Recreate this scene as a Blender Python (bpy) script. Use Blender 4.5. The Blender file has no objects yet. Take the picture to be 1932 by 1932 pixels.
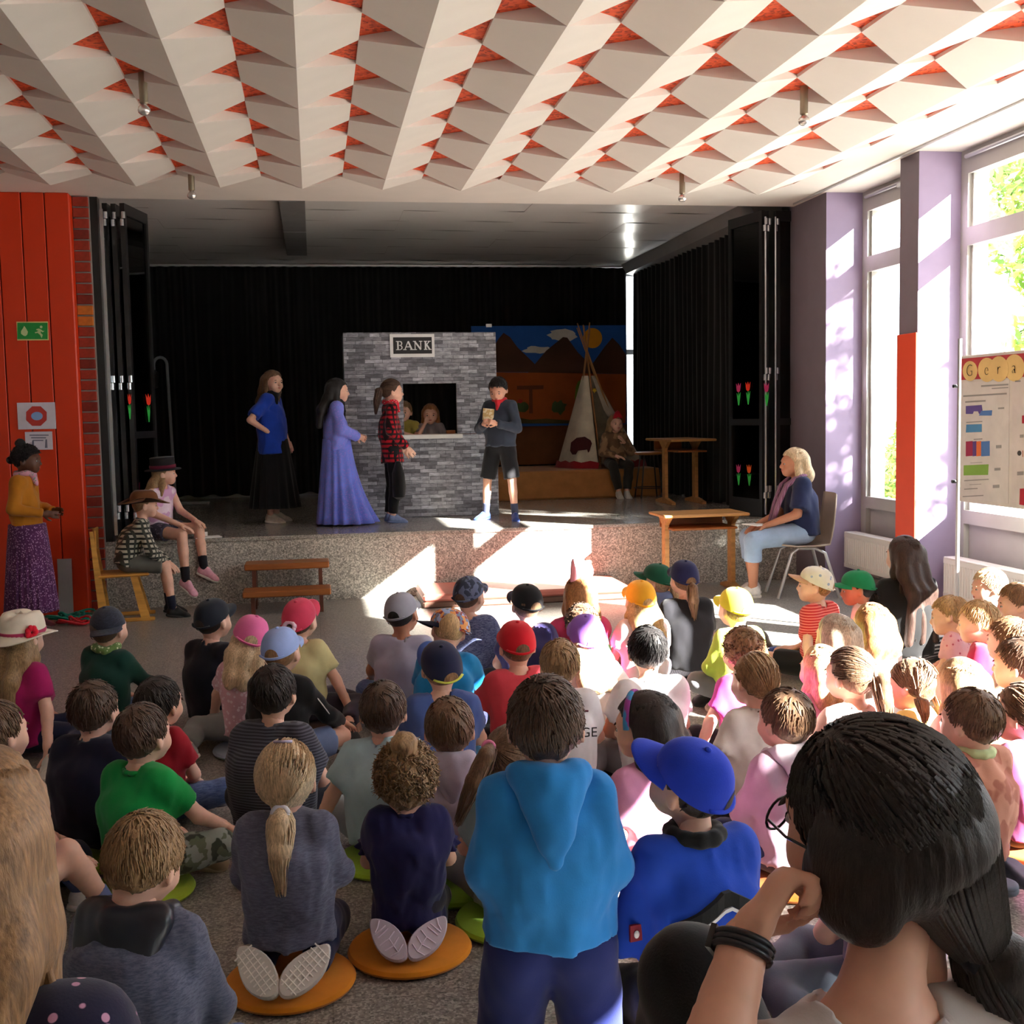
import bpy, math, random
import numpy as np
from mathutils import Matrix, Vector
random.seed(7)
SC = bpy.context.scene
COL = SC.collection

# ------------------------------------------------------------------ camera
CAM_H = 1.55; FOC = 2180.0; IMG = 1932.0
YAW = math.radians(9.63); PITCH = math.radians(4.75); ROLL = math.radians(1.1)
CAMP = np.array([0.0, 0.0, CAM_H])
FW = np.array([math.sin(YAW)*math.cos(PITCH), math.cos(YAW)*math.cos(PITCH), -math.sin(PITCH)])
_r0 = np.array([math.cos(YAW), -math.sin(YAW), 0.0]); _u0 = np.cross(_r0, FW)
RT = _r0*math.cos(ROLL) - _u0*math.sin(ROLL)
UP = _u0*math.cos(ROLL) + _r0*math.sin(ROLL)
cam = bpy.data.cameras.new('camera'); camo = bpy.data.objects.new('camera', cam); COL.objects.link(camo)
cam.sensor_fit = 'HORIZONTAL'; cam.sensor_width = 36.0; cam.lens = 36.0*FOC/IMG; cam.clip_start = 0.05; cam.clip_end = 200
camo.matrix_world = Matrix(((RT[0], UP[0], -FW[0], 0), (RT[1], UP[1], -FW[1], 0), (RT[2], UP[2], -FW[2], CAM_H), (0, 0, 0, 1)))
SC.camera = camo

def at(u, v, x=None, y=None, z=None):
    """point where the photo pixel's ray meets a plane of the place"""
    d = FW + RT*(u-966)/FOC - UP*(v-966)/FOC
    t = (x-CAMP[0])/d[0] if x is not None else (y-CAMP[1])/d[1] if y is not None else (z-CAMP[2])/d[2]
    return CAMP + d*t

# ------------------------------------------------------------------ light
world = bpy.data.worlds.new('sky'); SC.world = world; world.use_nodes = True
_bg = world.node_tree.nodes['Background']
_bg.inputs[0].default_value = (0.80, 0.90, 1.0, 1); _bg.inputs[1].default_value = 5.2
_sl = bpy.data.lights.new('sun', 'SUN'); _sl.energy = 72.0; _sl.angle = math.radians(0.55); _sl.color = (1.0, 0.955, 0.87)
_so = bpy.data.objects.new('sun', _sl); COL.objects.link(_so)
SUN = Vector((-1.0, 1.1, -0.735)).normalized()
_so.rotation_euler = SUN.to_track_quat('-Z', 'Y').to_euler(); _so.location = (20, -20, 16)
SC.view_settings.view_transform = 'Standard'; SC.view_settings.look = 'None'
SC.view_settings.exposure = 0.44; SC.view_settings.gamma = 1.0; SC.view_settings.use_curve_mapping = False
SC.cycles.use_denoising = True
SC.cycles.max_bounces = 9; SC.cycles.diffuse_bounces = 6; SC.cycles.glossy_bounces = 4; SC.cycles.transparent_max_bounces = 12
SC.cycles.caustics_reflective = False; SC.cycles.caustics_refractive = False
SC.cycles.sample_clamp_indirect = 12.0

# ------------------------------------------------------------------ materials
_M = {}
def _nodes(name):
    m = bpy.data.materials.new(name); m.use_nodes = True
    nt = m.node_tree; b = nt.nodes['Principled BSDF']
    return m, nt, b
def _coord(nt, scale=(1, 1, 1), kind='Object', rot=(0, 0, 0)):
    tc = nt.nodes.new('ShaderNodeTexCoord'); mp = nt.nodes.new('ShaderNodeMapping')
    mp.inputs['Scale'].default_value = scale; mp.inputs['Rotation'].default_value = rot
    nt.links.new(tc.outputs[kind], mp.inputs['Vector']); return mp.outputs['Vector']
def _noise(nt, vec, scale, detail=3, rough=.55):
    n = nt.nodes.new('ShaderNodeTexNoise'); n.inputs['Scale'].default_value = scale
    n.inputs['Detail'].default_value = detail; n.inputs['Roughness'].default_value = rough
    nt.links.new(vec, n.inputs['Vector']); return n.outputs['Fac']
def _ramp(nt, fac, stops, interp='LINEAR'):
    r = nt.nodes.new('ShaderNodeValToRGB'); r.color_ramp.interpolation = interp
    el = r.color_ramp.elements
    while len(el) > 1: el.remove(el[-1])
    el[0].position = stops[0][0]; el[0].color = (*stops[0][1], 1)
    for p, c in stops[1:]:
        e = el.new(p); e.color = (*c, 1)
    nt.links.new(fac, r.inputs['Fac']); return r.outputs['Color']
def _bump(nt, b, h, strength=.3, dist=.01):
    n = nt.nodes.new('ShaderNodeBump'); n.inputs['Strength'].default_value = strength; n.inputs['Distance'].default_value = dist
    nt.links.new(h, n.inputs['Height']); nt.links.new(n.outputs['Normal'], b.inputs['Normal'])
def _spec(b, rough, spec=.5, metal=0.0):
    b.inputs['Roughness'].default_value = rough; b.inputs['Specular IOR Level'].default_value = spec; b.inputs['Metallic'].default_value = metal
def srgb(r, g, b):
    f = lambda c: (c/255/12.92) if c/255 <= .04045 else ((c/255+.055)/1.055)**2.4
    return (f(r), f(g), f(b))
def mul(c, k): return tuple(min(1, max(0, x*k)) for x in c)

def M_paint(name, c, rough=.6, var=.12, scale=6, spec=.4, metal=0.0, bump=.05, bscale=80):
    k = ('p', name)
    if k in _M: return _M[k]
    m, nt, b = _nodes(name); v = _coord(nt)
    col = _ramp(nt, _noise(nt, v, scale, 4), [(.25, mul(c, 1-var)), (.75, mul(c, 1+var))])
    nt.links.new(col, b.inputs['Base Color']); _spec(b, rough, spec, metal)
    if bump: _bump(nt, b, _noise(nt, v, bscale, 2), bump, .002)
    _M[k] = m; return m
def M_speckle(name, base, dark, light, scale=120, rough=.35, bump=.0, spec=.5, joint=None):
    k = ('s', name)
    if k in _M: return _M[k]
    m, nt, b = _nodes(name); v = _coord(nt)
    vo = nt.nodes.new('ShaderNodeTexVoronoi'); vo.inputs['Scale'].default_value = scale; nt.links.new(v, vo.inputs['Vector'])
    sep = nt.nodes.new('ShaderNodeSeparateColor'); nt.links.new(vo.outputs['Color'], sep.inputs[0])
    col = _ramp(nt, sep.outputs[0], [(.0, dark), (.28, mul(base, .8)), (.6, base), (.85, light)])
    n2 = _noise(nt, v, 1.3, 3)
    mx = nt.nodes.new('ShaderNodeMix'); mx.data_type = 'RGBA'; mx.blend_type = 'MULTIPLY'; mx.inputs[0].default_value = 1
    nt.links.new(col, mx.inputs[6]); nt.links.new(_ramp(nt, n2, [(.3, (.86, .86, .86)), (.7, (1, 1, 1))]), mx.inputs[7])
    out = mx.outputs[2]
    if joint:
        br = nt.nodes.new('ShaderNodeTexBrick'); br.offset = 0; br.inputs['Scale'].default_value = 1
        br.inputs['Color1'].default_value = br.inputs['Color2'].default_value = (1, 1, 1, 1); br.inputs['Mortar'].default_value = (.55, .53, .5, 1)
        br.inputs['Mortar Size'].default_value = .002; br.inputs['Brick Width'].default_value = joint; br.inputs['Row Height'].default_value = joint
        nt.links.new(v, br.inputs['Vector'])
        m2 = nt.nodes.new('ShaderNodeMix'); m2.data_type = 'RGBA'; m2.blend_type = 'MULTIPLY'; m2.inputs[0].default_value = 1
        nt.links.new(out, m2.inputs[6]); nt.links.new(br.outputs['Color'], m2.inputs[7]); out = m2.outputs[2]
    nt.links.new(out, b.inputs['Base Color']); _spec(b, rough, spec)
    if bump: _bump(nt, b, sep.outputs[0], bump, .006)
    _M[k] = m; return m
def M_wood(name, c, rough=.45, axis='X', scale=3.0):
    k = ('w', name)
    if k in _M: return _M[k]
    m, nt, b = _nodes(name)
    sc = {'X': (1, 9, 9), 'Y': (9, 1, 9), 'Z': (9, 9, 1)}[axis]
    v = _coord(nt, sc); n = _noise(nt, v, scale, 5, .6)
    nt.links.new(_ramp(nt, n, [(.3, mul(c, .68)), (.55, c), (.75, mul(c, 1.2))]), b.inputs['Base Color']); _spec(b, rough, .4)
    _bump(nt, b, n, .12, .003); _M[k] = m; return m
def M_fab(name, c, kind='plain', c2=(1, 1, 1), sc=30.0, axis=2, rough=.88, var=.14, c3=None):
    k = ('f', name)
    if k in _M: return _M[k]
    m, nt, b = _nodes(name); v = _coord(nt)
    base = _ramp(nt, _noise(nt, v, 7, 4), [(.3, mul(c, 1-var)), (.7, mul(c, 1+var))])
    out = base
    def mixin(fac, colour):
        mx = nt.nodes.new('ShaderNodeMix'); mx.data_type = 'RGBA'
        nt.links.new(fac, mx.inputs[0]); nt.links.new(out, mx.inputs[6])
        if isinstance(colour, tuple): mx.inputs[7].default_value = (*colour, 1)
        else: nt.links.new(colour, mx.inputs[7])
        return mx.outputs[2]
    def wave(ax, s, w=.5):
        wv = nt.nodes.new('ShaderNodeTexWave'); wv.bands_direction = 'XYZ'[ax]; wv.inputs['Scale'].default_value = s
        wv.inputs['Distortion'].default_value = .25; wv.inputs['Detail'].default_value = 1
        nt.links.new(v, wv.inputs['Vector']); return _ramp(nt, wv.outputs['Fac'], [(w, (0, 0, 0)), (w+.06, (1, 1, 1))])
    if kind == 'stripe': out = mixin(wave(axis, sc), c2)
    elif kind == 'plaid':
        a = wave(2, sc, .55); v = _coord(nt, rot=(0, 0, .8)); bb = wave(0, sc*1.2, .6)
        out = mixin(a, c2)
        out = mixin(bb, c3 if c3 else mul(c, .5))
    elif kind == 'melange':
        n = _noise(nt, _coord(nt, (1, 1, 5)), sc, 4, .7); out = mixin(_ramp(nt, n, [(.42, (0, 0, 0)), (.6, (1, 1, 1))]), c2)
    elif kind in ('dots', 'floral'):
        vo = nt.nodes.new('ShaderNodeTexVoronoi'); vo.inputs['Scale'].default_value = sc; nt.links.new(v, vo.inputs['Vector'])
        w = .2 if kind == 'dots' else .3
        out = mixin(_ramp(nt, vo.outputs['Distance'], [(w, (1, 1, 1)), (w+.05, (0, 0, 0))]), c2)
        if c3:
            v2 = nt.nodes.new('ShaderNodeTexVoronoi'); v2.inputs['Scale'].default_value = sc*.73; nt.links.new(_coord(nt, (1, 1, 1), rot=(.4, .7, .2)), v2.inputs['Vector'])
            out = mixin(_ramp(nt, v2.outputs['Distance'], [(w*.8, (1, 1, 1)), (w*.8+.05, (0, 0, 0))]), c3)
    elif kind == 'camo':
        n = _noise(nt, v, sc, 2, .4); out = mixin(_ramp(nt, n, [(.5, (0, 0, 0)), (.53, (1, 1, 1))]), c2)
        if c3: out = mixin(_ramp(nt, _noise(nt, _coord(nt, rot=(1, .5, 0)), sc*1.3, 2, .4), [(.56, (0, 0, 0)), (.59, (1, 1, 1))]), c3)
    elif kind == 'patch':
        vo = nt.nodes.new('ShaderNodeTexVoronoi'); vo.inputs['Scale'].default_value = sc; nt.links.new(v, vo.inputs['Vector'])
        sp = nt.nodes.new('ShaderNodeSeparateColor'); nt.links.new(vo.outputs['Color'], sp.inputs[0])
        out = _ramp(nt, sp.outputs[0], [(0, c), (.3, c2), (.55, c3 or c), (.8, mul(c2, .5))], 'CONSTANT')
    nt.links.new(out, b.inputs['Base Color']); _spec(b, rough, .25)
    b.inputs['Sheen Weight'].default_value = .15; b.inputs['Sheen Roughness'].default_value = .5
    _bump(nt, b, _noise(nt, v, 260, 2), .18, .002); _M[k] = m; return m
def M_skin(name, c):
    k = ('k', name)
    if k in _M: return _M[k]
    m, nt, b = _nodes(name); v = _coord(nt)
    nt.links.new(_ramp(nt, _noise(nt, v, 14, 3), [(.3, mul(c, .88)), (.7, mul(c, 1.08))]), b.inputs['Base Color'])
    _spec(b, .5, .4); b.inputs['Subsurface Weight'].default_value = .12; b.inputs['Subsurface Radius'].default_value = (.012, .005, .003)
    _M[k] = m; return m
def M_hair(name, c, rough=.4):
    k = ('h', name)
    if k in _M: return _M[k]
    m, nt, b = _nodes(name); v = _coord(nt, (1, 1, .18)); n = _noise(nt, v, 190, 4, .65); n2 = _noise(nt, _coord(nt, (1, 1, .3)), 32, 3)
    col = _ramp(nt, n, [(.32, mul(c, .5)), (.55, c), (.72, mul(c, 1.4))])
    mx = nt.nodes.new('ShaderNodeMix'); mx.data_type = 'RGBA'; mx.blend_type = 'MULTIPLY'; mx.inputs[0].default_value = .7
    nt.links.new(col, mx.inputs[6]); nt.links.new(_ramp(nt, n2, [(.35, (.78, .76, .73)), (.65, (1.2, 1.2, 1.2))]), mx.inputs[7])
    nt.links.new(mx.outputs[2], b.inputs['Base Color']); _spec(b, max(rough, .48), .3)
    b.inputs['Sheen Weight'].default_value = .1
    _bump(nt, b, n, .5, .004); _M[k] = m; return m
def M_glass(name, tint=(1, 1, 1), refl=.035, rough=.0):
    k = ('g', name)
    if k in _M: return _M[k]
    m = bpy.data.materials.new(name); m.use_nodes = True; nt = m.node_tree; nt.nodes.clear()
    o = nt.nodes.new('ShaderNodeOutputMaterial'); t = nt.nodes.new('ShaderNodeBsdfTransparent'); g = nt.nodes.new('ShaderNodeBsdfGlossy')
    lw = nt.nodes.new('ShaderNodeLayerWeight'); lw.inputs[0].default_value = .5
    pw = nt.nodes.new('ShaderNodeMath'); pw.operation = 'POWER'; pw.inputs[1].default_value = 4; nt.links.new(lw.outputs['Facing'], pw.inputs[0])
    fr = nt.nodes.new('ShaderNodeMath'); fr.operation = 'MULTIPLY_ADD'; fr.inputs[1].default_value = .6; fr.inputs[2].default_value = refl; nt.links.new(pw.outputs[0], fr.inputs[0])
    t.inputs[0].default_value = (*tint, 1); g.inputs['Roughness'].default_value = rough
    mx = nt.nodes.new('ShaderNodeMixShader')
    nt.links.new(fr.outputs[0], mx.inputs[0]); nt.links.new(t.outputs[0], mx.inputs[1]); nt.links.new(g.outputs[0], mx.inputs[2]); nt.links.new(mx.outputs[0], o.inputs[0])
    _M[k] = m; return m

# ------------------------------------------------------------------ mesh helpers
def mesh_np(name, V, Q, mats=(), midx=None, smooth=True):
    """V (n,3) float, Q list/array of faces (quads array or list of tuples)"""
    me = bpy.data.meshes.new(name)
    if isinstance(Q, np.ndarray):
        n = len(Q); k = Q.shape[1]
        me.vertices.add(len(V)); me.vertices.foreach_set('co', np.ascontiguousarray(V, np.float32).ravel())
        me.loops.add(n*k); me.loops.foreach_set('vertex_index', np.ascontiguousarray(Q, np.int32).ravel())
        me.polygons.add(n); me.polygons.foreach_set('loop_start', np.arange(0, n*k, k, dtype=np.int32))
        me.update(calc_edges=True)
    else:
        me.from_pydata([tuple(v) for v in V], [], [tuple(q) for q in Q])
    if len(me.polygons):
        me.polygons.foreach_set('use_smooth', np.full(len(me.polygons), bool(smooth)))
        if midx is not None: me.polygons.foreach_set('material_index', np.asarray(midx, np.int32))
    for m in mats: me.materials.append(m)
    me.validate(); me.update()
    return me
def link(name, me, parent=None, loc=None, mat=None):
    o = bpy.data.objects.new(name, me); COL.objects.link(o)
    if parent is not None: o.parent = parent
    if mat is not None: o.matrix_local = mat if isinstance(mat, Matrix) else Matrix(mat.tolist())
    elif loc is not None: o.location = loc
    return o
def empty(name, loc=(0, 0, 0), rz=0.0):
    o = bpy.data.objects.new(name, None); o.empty_display_size = .1; COL.objects.link(o)
    o.location = tuple(float(x) for x in loc); o.rotation_euler = (0, 0, rz); return o
def tag(o, label=None, cat=None, group=None, kind=None):
    if label: o['label'] = label
    if cat: o['category'] = cat
    if group: o['group'] = group
    if kind: o['kind'] = kind
    return o

class MB:
    def __init__(s): s.v = []; s.f = []; s.m = []; s.cur = 0
    def add(s, V, F):
        o = len(s.v); s.v += [tuple(float(c) for c in p) for p in V]; s.f += [tuple(i+o for i in f) for f in F]; s.m += [s.cur]*len(F); return s
    def box(s, lo, hi, R=None, c=(0, 0, 0), bev=0.0):
        x0, y0, z0 = lo; x1, y1, z1 = hi
        if bev:
            b = min(bev, (x1-x0)/2.01, (y1-y0)/2.01, (z1-z0)/2.01); V = []
            for z, i in ((z0, b), (z0+b, 0), (z1-b, 0), (z1, b)):
                xa, xb, ya, yb = x0+i, x1-i, y0+i, y1-i
                V += [(xa+b, ya, z), (xb-b, ya, z), (xb, ya+b, z), (xb, yb-b, z), (xb-b, yb, z), (xa+b, yb, z), (xa, yb-b, z), (xa, ya+b, z)]
            F = [tuple(range(7, -1, -1)), tuple(range(24, 32))]
            for l in range(3):
                for i in range(8): F.append((l*8+i, l*8+(i+1) % 8, l*8+8+(i+1) % 8, l*8+8+i))
        else:
            V = [(x0, y0, z0), (x1, y0, z0), (x1, y1, z0), (x0, y1, z0), (x0, y0, z1), (x1, y0, z1), (x1, y1, z1), (x0, y1, z1)]
            F = [(3, 2, 1, 0), (4, 5, 6, 7), (0, 1, 5, 4), (1, 2, 6, 5), (2, 3, 7, 6), (3, 0, 4, 7)]
        if R is not None:
            V = [tuple((np.asarray(R) @ np.asarray(p)) + np.asarray(c)) for p in V]
        return s.add(V, F)
    def prism(s, poly, w0, w1, axis='y'):
        """poly in the other two axes (x,z for y; x,y for z; y,z for x), extruded w0..w1"""
        n = len(poly)
        mk = {'y': lambda a, b, w: (a, w, b), 'z': lambda a, b, w: (a, b, w), 'x': lambda a, b, w: (w, a, b)}[axis]
        V = [mk(a, b, w0) for a, b in poly] + [mk(a, b, w1) for a, b in poly]
        F = [tuple(range(n)), tuple(range(2*n-1, n-1, -1))] + [(i, n+i, n+(i+1) % n, (i+1) % n) for i in range(n)]
        return s.add(V, F)
    def tube(s, path, r, n=8, caps=True, flat=1.0):
        P = [np.asarray(p, float) for p in path]; rr = r if hasattr(r, '__len__') else [r]*len(P)
        V = []; F = []; prev = None
        for i, p in enumerate(P):
            t = P[min(i+1, len(P)-1)] - P[max(i-1, 0)]; t = t/(np.linalg.norm(t)+1e-9)
            if prev is None:
                a = np.array([0, 0, 1.]) if abs(t[2]) < .9 else np.array([1., 0, 0]); u = np.cross(t, a)
            else: u = prev - t*np.dot(prev, t)
            u /= np.linalg.norm(u)+1e-9; w = np.cross(t, u); prev = u
            for k in range(n):
                an = 2*math.pi*k/n; V.append(p + rr[i]*(math.cos(an)*u + flat*math.sin(an)*w))
        for i in range(len(P)-1):
            for k in range(n): F.append((i*n+k, i*n+(k+1) % n, (i+1)*n+(k+1) % n, (i+1)*n+k))
        if caps: F += [tuple(range(n-1, -1, -1)), tuple(range((len(P)-1)*n, len(P)*n))]
        return s.add(V, F)
    def lathe(s, prof, n=24, c=(0, 0, 0), sx=1.0, sy=1.0, fn=None):
        V = []; F = []
        for i, (r, z) in enumerate(prof):
            for k in range(n):
                a = 2*math.pi*k/n; q = fn(i, a, r, z) if fn else (r, z)
                V.append((c[0]+sx*q[0]*math.cos(a), c[1]+sy*q[0]*math.sin(a), c[2]+q[1]))
        for i in range(len(prof)-1):
            for k in range(n): F.append((i*n+k, i*n+(k+1) % n, (i+1)*n+(k+1) % n, (i+1)*n+k))
        if prof[0][0] > 1e-6: F.append(tuple(range(n-1, -1, -1)))
        if prof[-1][0] > 1e-6: F.append(tuple(range((len(prof)-1)*n, len(prof)*n)))
        return s.add(V, F)
    def ell(s, c, r, n=12, m=8):
        prof = [(max(1e-7, math.sin(math.pi*i/m)), -math.cos(math.pi*i/m)) for i in range(m+1)]
        o = len(s.v); s.lathe(prof, n)
        for i in range(o, len(s.v)):
            p = s.v[i]; s.v[i] = (c[0]+p[0]*r[0], c[1]+p[1]*r[1], c[2]+p[2]*r[2])
        return s
    def mesh(s, name, mats, smooth=False):
        return mesh_np(name, s.v, s.f, mats if isinstance(mats, (list, tuple)) else [mats], s.m, smooth)
    def build(s, name, mats, parent=None, smooth=False, loc=None):
        me = s.mesh(name, mats, False)
        if smooth:
            me.polygons.foreach_set('use_smooth', np.full(len(me.polygons), True))
            try: me.set_sharp_from_angle(angle=math.radians(38))
            except Exception: pass
        return link(name, me, parent, loc)
def copy_obj(o, parent=None, loc=None):
    c = o.copy(); COL.objects.link(c); c.parent = parent
    if loc is not None: c.location = loc
    return c
# ------------------------------------------------------------------ the room
WHITE = srgb(238, 232, 224)
m_ceil = M_paint('ceiling_white', (.72, .68, .63), .75, .04, 3)
m_flap = M_paint('panel_white', (.74, .70, .65), .7, .04, 3)
m_wall = M_paint('wall_white', (.70, .68, .64), .8, .05, 2)
m_terr = M_speckle('terrazzo', (.25, .235, .21), (.10, .095, .085), (.42, .40, .36), 150, .30, joint=1.0)
m_terr2 = M_speckle('stage_terrazzo', (.33, .32, .29), (.15, .145, .13), (.48, .46, .42), 150, .2)
m_peb = M_speckle('washed_pebble', (.42, .40, .36), (.19, .18, .16), (.66, .63, .57), 105, .8, .6)
m_black = M_paint('black_metal', (.012, .012, .013), .28, .2, 8, .5)
m_alu = M_paint('aluminium', (.62, .63, .64), .35, .06, 10, .5, .8)
m_grey = M_paint('grey_metal', (.33, .34, .35), .45, .08, 10, .5, .3)

# floor and stage
mb = MB(); mb.box((-4.8, -4.2, -.2), (4.9, 10.0, 0)); tag(mb.build('floor', m_terr), 'grey terrazzo floor of the hall', kind='structure')
st = MB(); st.box((-2.6, 10.03, 0), (4.5, 15.4, .49)); st.cur = 1; st.box((-2.6, 10.0, .0), (4.5, 10.03, .535)); st.cur = 0; st.box((-2.6, 9.985, .535), (4.5, 15.4, .57), bev=.006)
tag(st.build('floor_stage', [m_terr2, m_peb]), 'raised stage with terrazzo top and washed pebble front', kind='structure')

# hall walls out of view and the stage shell
def struct(name, mbx, mats, label=None, **k): return tag(mbx.build(name, mats, **k), label, kind='structure')
struct('wall_back', MB().box((-4.8, -4.35, 0), (4.9, -4.2, 3.6)), m_wall, 'white back wall of the hall')
struct('wall_left', MB().box((-4.95, -4.35, 0), (-4.8, 10.2, 3.6)), m_wall, 'white left wall of the hall')
m_swall = M_paint('stage_wall', (.30, .29, .27), .8, .05)
struct('wall_stage_left', MB().box((-2.75, 10.2, .4), (-2.6, 15.5, 3.7)), m_swall, 'side wall of the stage on the left')
sw = MB()
sw.box((4.5, 10.0, 0), (4.66, 15.5, 3.7))
struct('wall_stage_right', sw, m_swall, 'side wall of the stage behind the curtain')
sb = MB()
sb.box((-2.75, 15.3, .4), (3.86, 15.45, 3.7)); sb.box((4.42, 15.3, .4), (4.66, 15.45, 3.7)); sb.box((3.86, 15.3, .4), (4.42, 15.45, .75)); sb.box((3.86, 15.3, 3.45), (4.42, 15.45, 3.7))
struct('wall_stage_back', sb, m_swall, 'rear wall of the stage behind the black curtain')
wf = MB()
for a, b2 in ((3.86, 3.90), (4.38, 4.42)): wf.box((a, 15.33, .75), (b2, 15.42, 3.45))
wf.box((3.9, 15.33, .75), (4.38, 15.42, .80)); wf.box((3.9, 15.33, 3.40), (4.38, 15.42, 3.45)); wf.box((3.9, 15.33, 2.35), (4.38, 15.42, 2.42))
w9 = struct('window_9', wf, m_alu, 'narrow window behind the stage curtains')
g_win = M_glass('window_glass')
tag(MB().box((3.9, 15.37, .8), (4.38, 15.376, 2.35)).build('pane', g_win, w9)); tag(MB().box((3.9, 15.37, 2.42), (4.38, 15.376, 3.4)).build('pane', g_win, w9))
m_sceil = M_paint('stage_ceiling', (.86, .85, .83), .25, .03, 2, .7, bump=0)
sc_ = MB(); sc_.box((-2.75, 10.06, 3.60), (4.66, 15.45, 3.75))
stc = struct('ceiling_stage', sc_, m_swall, 'white panelled ceiling above the stage')
nb = 9; yb = 10.06; dy = (15.3-10.06)/nb
pan = None
for i in range(nb):
    pm = MB()
    for k in range(6):
        x0 = -2.6+k*1.17; x1 = x0+1.17
        V = []; F = []
        for jx in range(7):
            for jy in range(2):
                V.append((x0+(x1-x0)*jx/6, jy*(dy-.006), 3.52+.004*math.sin(2.1*k+jx*1.1+i*1.7)))
        for jx in range(6): F.append((jx*2, jx*2+1, jx*2+3, jx*2+2))
        pm.add(V, F)
    o = pm.build('ceiling_panel', m_sceil, stc, smooth=True, loc=(0, yb+i*dy, 0))
dct = MB(); dct.box((-.235, 10.3, 3.42), (-.01, 13.6, 3.515), bev=.004)
d_ = dct.build('ceiling_duct', M_paint('duct_grey', (.14, .14, .14), .6), None); tag(d_, 'dark grey boxed duct under the stage ceiling', 'duct')
jt = MB().box((-.24, 11.9, 3.418), (-.005, 11.91, 3.42)).build('joint_strip', m_alu, d_)

# ceiling of the hall: flat rim, orange backing, folded panels
ZR, ZV, ZB = 3.30, 3.388, 3.407
PX, PY = .6067, .7655; X0, Y0 = -.026, 5.26
cl = MB()
cl.box((-4.8, 9.08, 3.39), (4.9, 10.07, 3.60)); cl.box((3.92, -4.2, 3.39), (4.9, 9.08, 3.60)); cl.box((-4.8, -4.2, ZB+.012), (3.92, 9.08, 3.60))
ceil = struct('ceiling', cl, m_ceil, 'white ceiling with folded acoustic relief')
m_or = M_speckle('perforated_orange', srgb(236, 84, 36), srgb(150, 44, 16), srgb(240, 98, 46), 55, .7)
MB().box((-4.8, -4.2, ZB), (3.92, 9.08, ZB+.01)).build('orange_backing', m_or, ceil)
def fold_panel(side):
    w = PX/2*side; p = PY; a, b = p*.25, p*.75
    R0, R1 = (0, 0, ZR), (0, p, ZR); V0, V1 = (w, a, ZV), (w, b, ZV)
    T = [(0, 0, ZB), (w, a, ZB), (w, b, ZB), (0, p, ZB)]
    V = [R0, V0, V1, R1] + T
    F = [(0, 1, 2, 3), (0, 4, 5, 1), (1, 5, 6, 2), (2, 6, 7, 3)]
    if side > 0: F = [tuple(reversed(f)) for f in F]
    return mesh_np('fold_panel', V, F, [m_flap], None, False)
fpm = {1: fold_panel(1), -1: fold_panel(-1)}
first = True
for k in range(-7, 7):
    off = PY*.5 if k % 2 else 0.0
    ys = Y0+off-PY*2
    while ys+PY > 9.10: ys -= PY
    for j in range(0, 7):
        yy = Y0 + off + PY*(j-1)
        if yy+PY > 9.12: continue
        for sd in (1, -1):
            link('fold_panel', fpm[sd], ceil, (X0+k*PX, yy, 0))
# end pieces of the odd ridges and the far rows behind the camera (one joined part)
mb = MB()
def raw(k, y0, p):
    for sd in (1, -1):
        w = PX/2*sd; x = X0+k*PX
        V = [(x, y0, ZR), (x+w, y0+p*.25, ZV), (x+w, y0+p*.75, ZV), (x, y0+p, ZR), (x, y0, ZB), (x+w, y0+p*.25, ZB), (x+w, y0+p*.75, ZB), (x, y0+p, ZB)]
        F = [(0, 1, 2, 3), (0, 4, 5, 1), (1, 5, 6, 2), (2, 6, 7, 3)]
        mb.add(V, F if sd < 0 else [tuple(reversed(f)) for f in F])
for k in range(-7, 7):
    off = PY*.5 if k % 2 else 0.0
    for j in range(-12, 0): raw(k, Y0+off+PY*(j-1), PY)
o = mb.build('fold_panel_field', m_flap, ceil); o['kind'] = 'stuff'
for k in range(-7, 7):
    if k % 2:
        y0 = Y0+PY*.5+PY*4; x = X0+k*PX; y1 = 9.085
        for sd in (1, -1):
            w = PX/2*sd
            V = [(x, y0, ZR), (x+w, y0+PY*.25, ZV), (x+w, y1, ZV), (x, y1, ZR), (x, y0, ZB), (x+w, y0+PY*.25, ZB)]
            F = [(0, 1, 2, 3), (0, 4, 5, 1)]
            link('fold_panel', mesh_np('fold_end', V, F if sd < 0 else [tuple(reversed(f)) for f in F], [m_flap], None, False), ceil)
mb = MB()
for k in range(-7, 7):
    x = X0+k*PX; mb.add([(x-PX/2, 9.085, 3.3905), (x, 9.085, ZR), (x+PX/2, 9.085, 3.3905)], [(0, 1, 2)])
mb.build('fold_end_gable', m_flap, ceil)
MB().box((4.27, -4.2, 3.375), (4.285, 9.9, 3.392)).build('ceiling_rail', m_alu, ceil)

# left: orange boarded wall, brick pier, jamb
m_ob = M_paint('orange_board', srgb(205, 52, 8), .42, .06, 3, .45)
m_od = M_paint('orange_groove', srgb(120, 26, 4), .7)
wl = MB(); wl.box((-4.8, 9.86, 0), (-1.89, 10.02, 3.39))
wfl = struct('wall_front_left', wl, m_od, 'orange boarded wall left of the stage')
bw = .178; bm = MB(); bm.box((0, 9.835, 0), (bw-.008, 9.86, 3.389), bev=.004); bme = bm.mesh('board', m_ob)
x = -1.87-bw
while x > -4.8: link('board', bme, wfl, (x, 0, 0)); x -= bw
rb = MB(); rb.box((-1.892, 9.835, 0), (-1.862, 9.952, 3.389), bev=.01); rb.build('corner_board', m_ob, wfl)
br = MB(); br.box((-1.9, 9.97, 0), (-1.735, 10.05, 3.39)); wbr = struct('wall_brick_pier', br, M_paint('mortar', (.30, .28, .26), .9), 'narrow red brick pier beside the stage opening')
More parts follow.
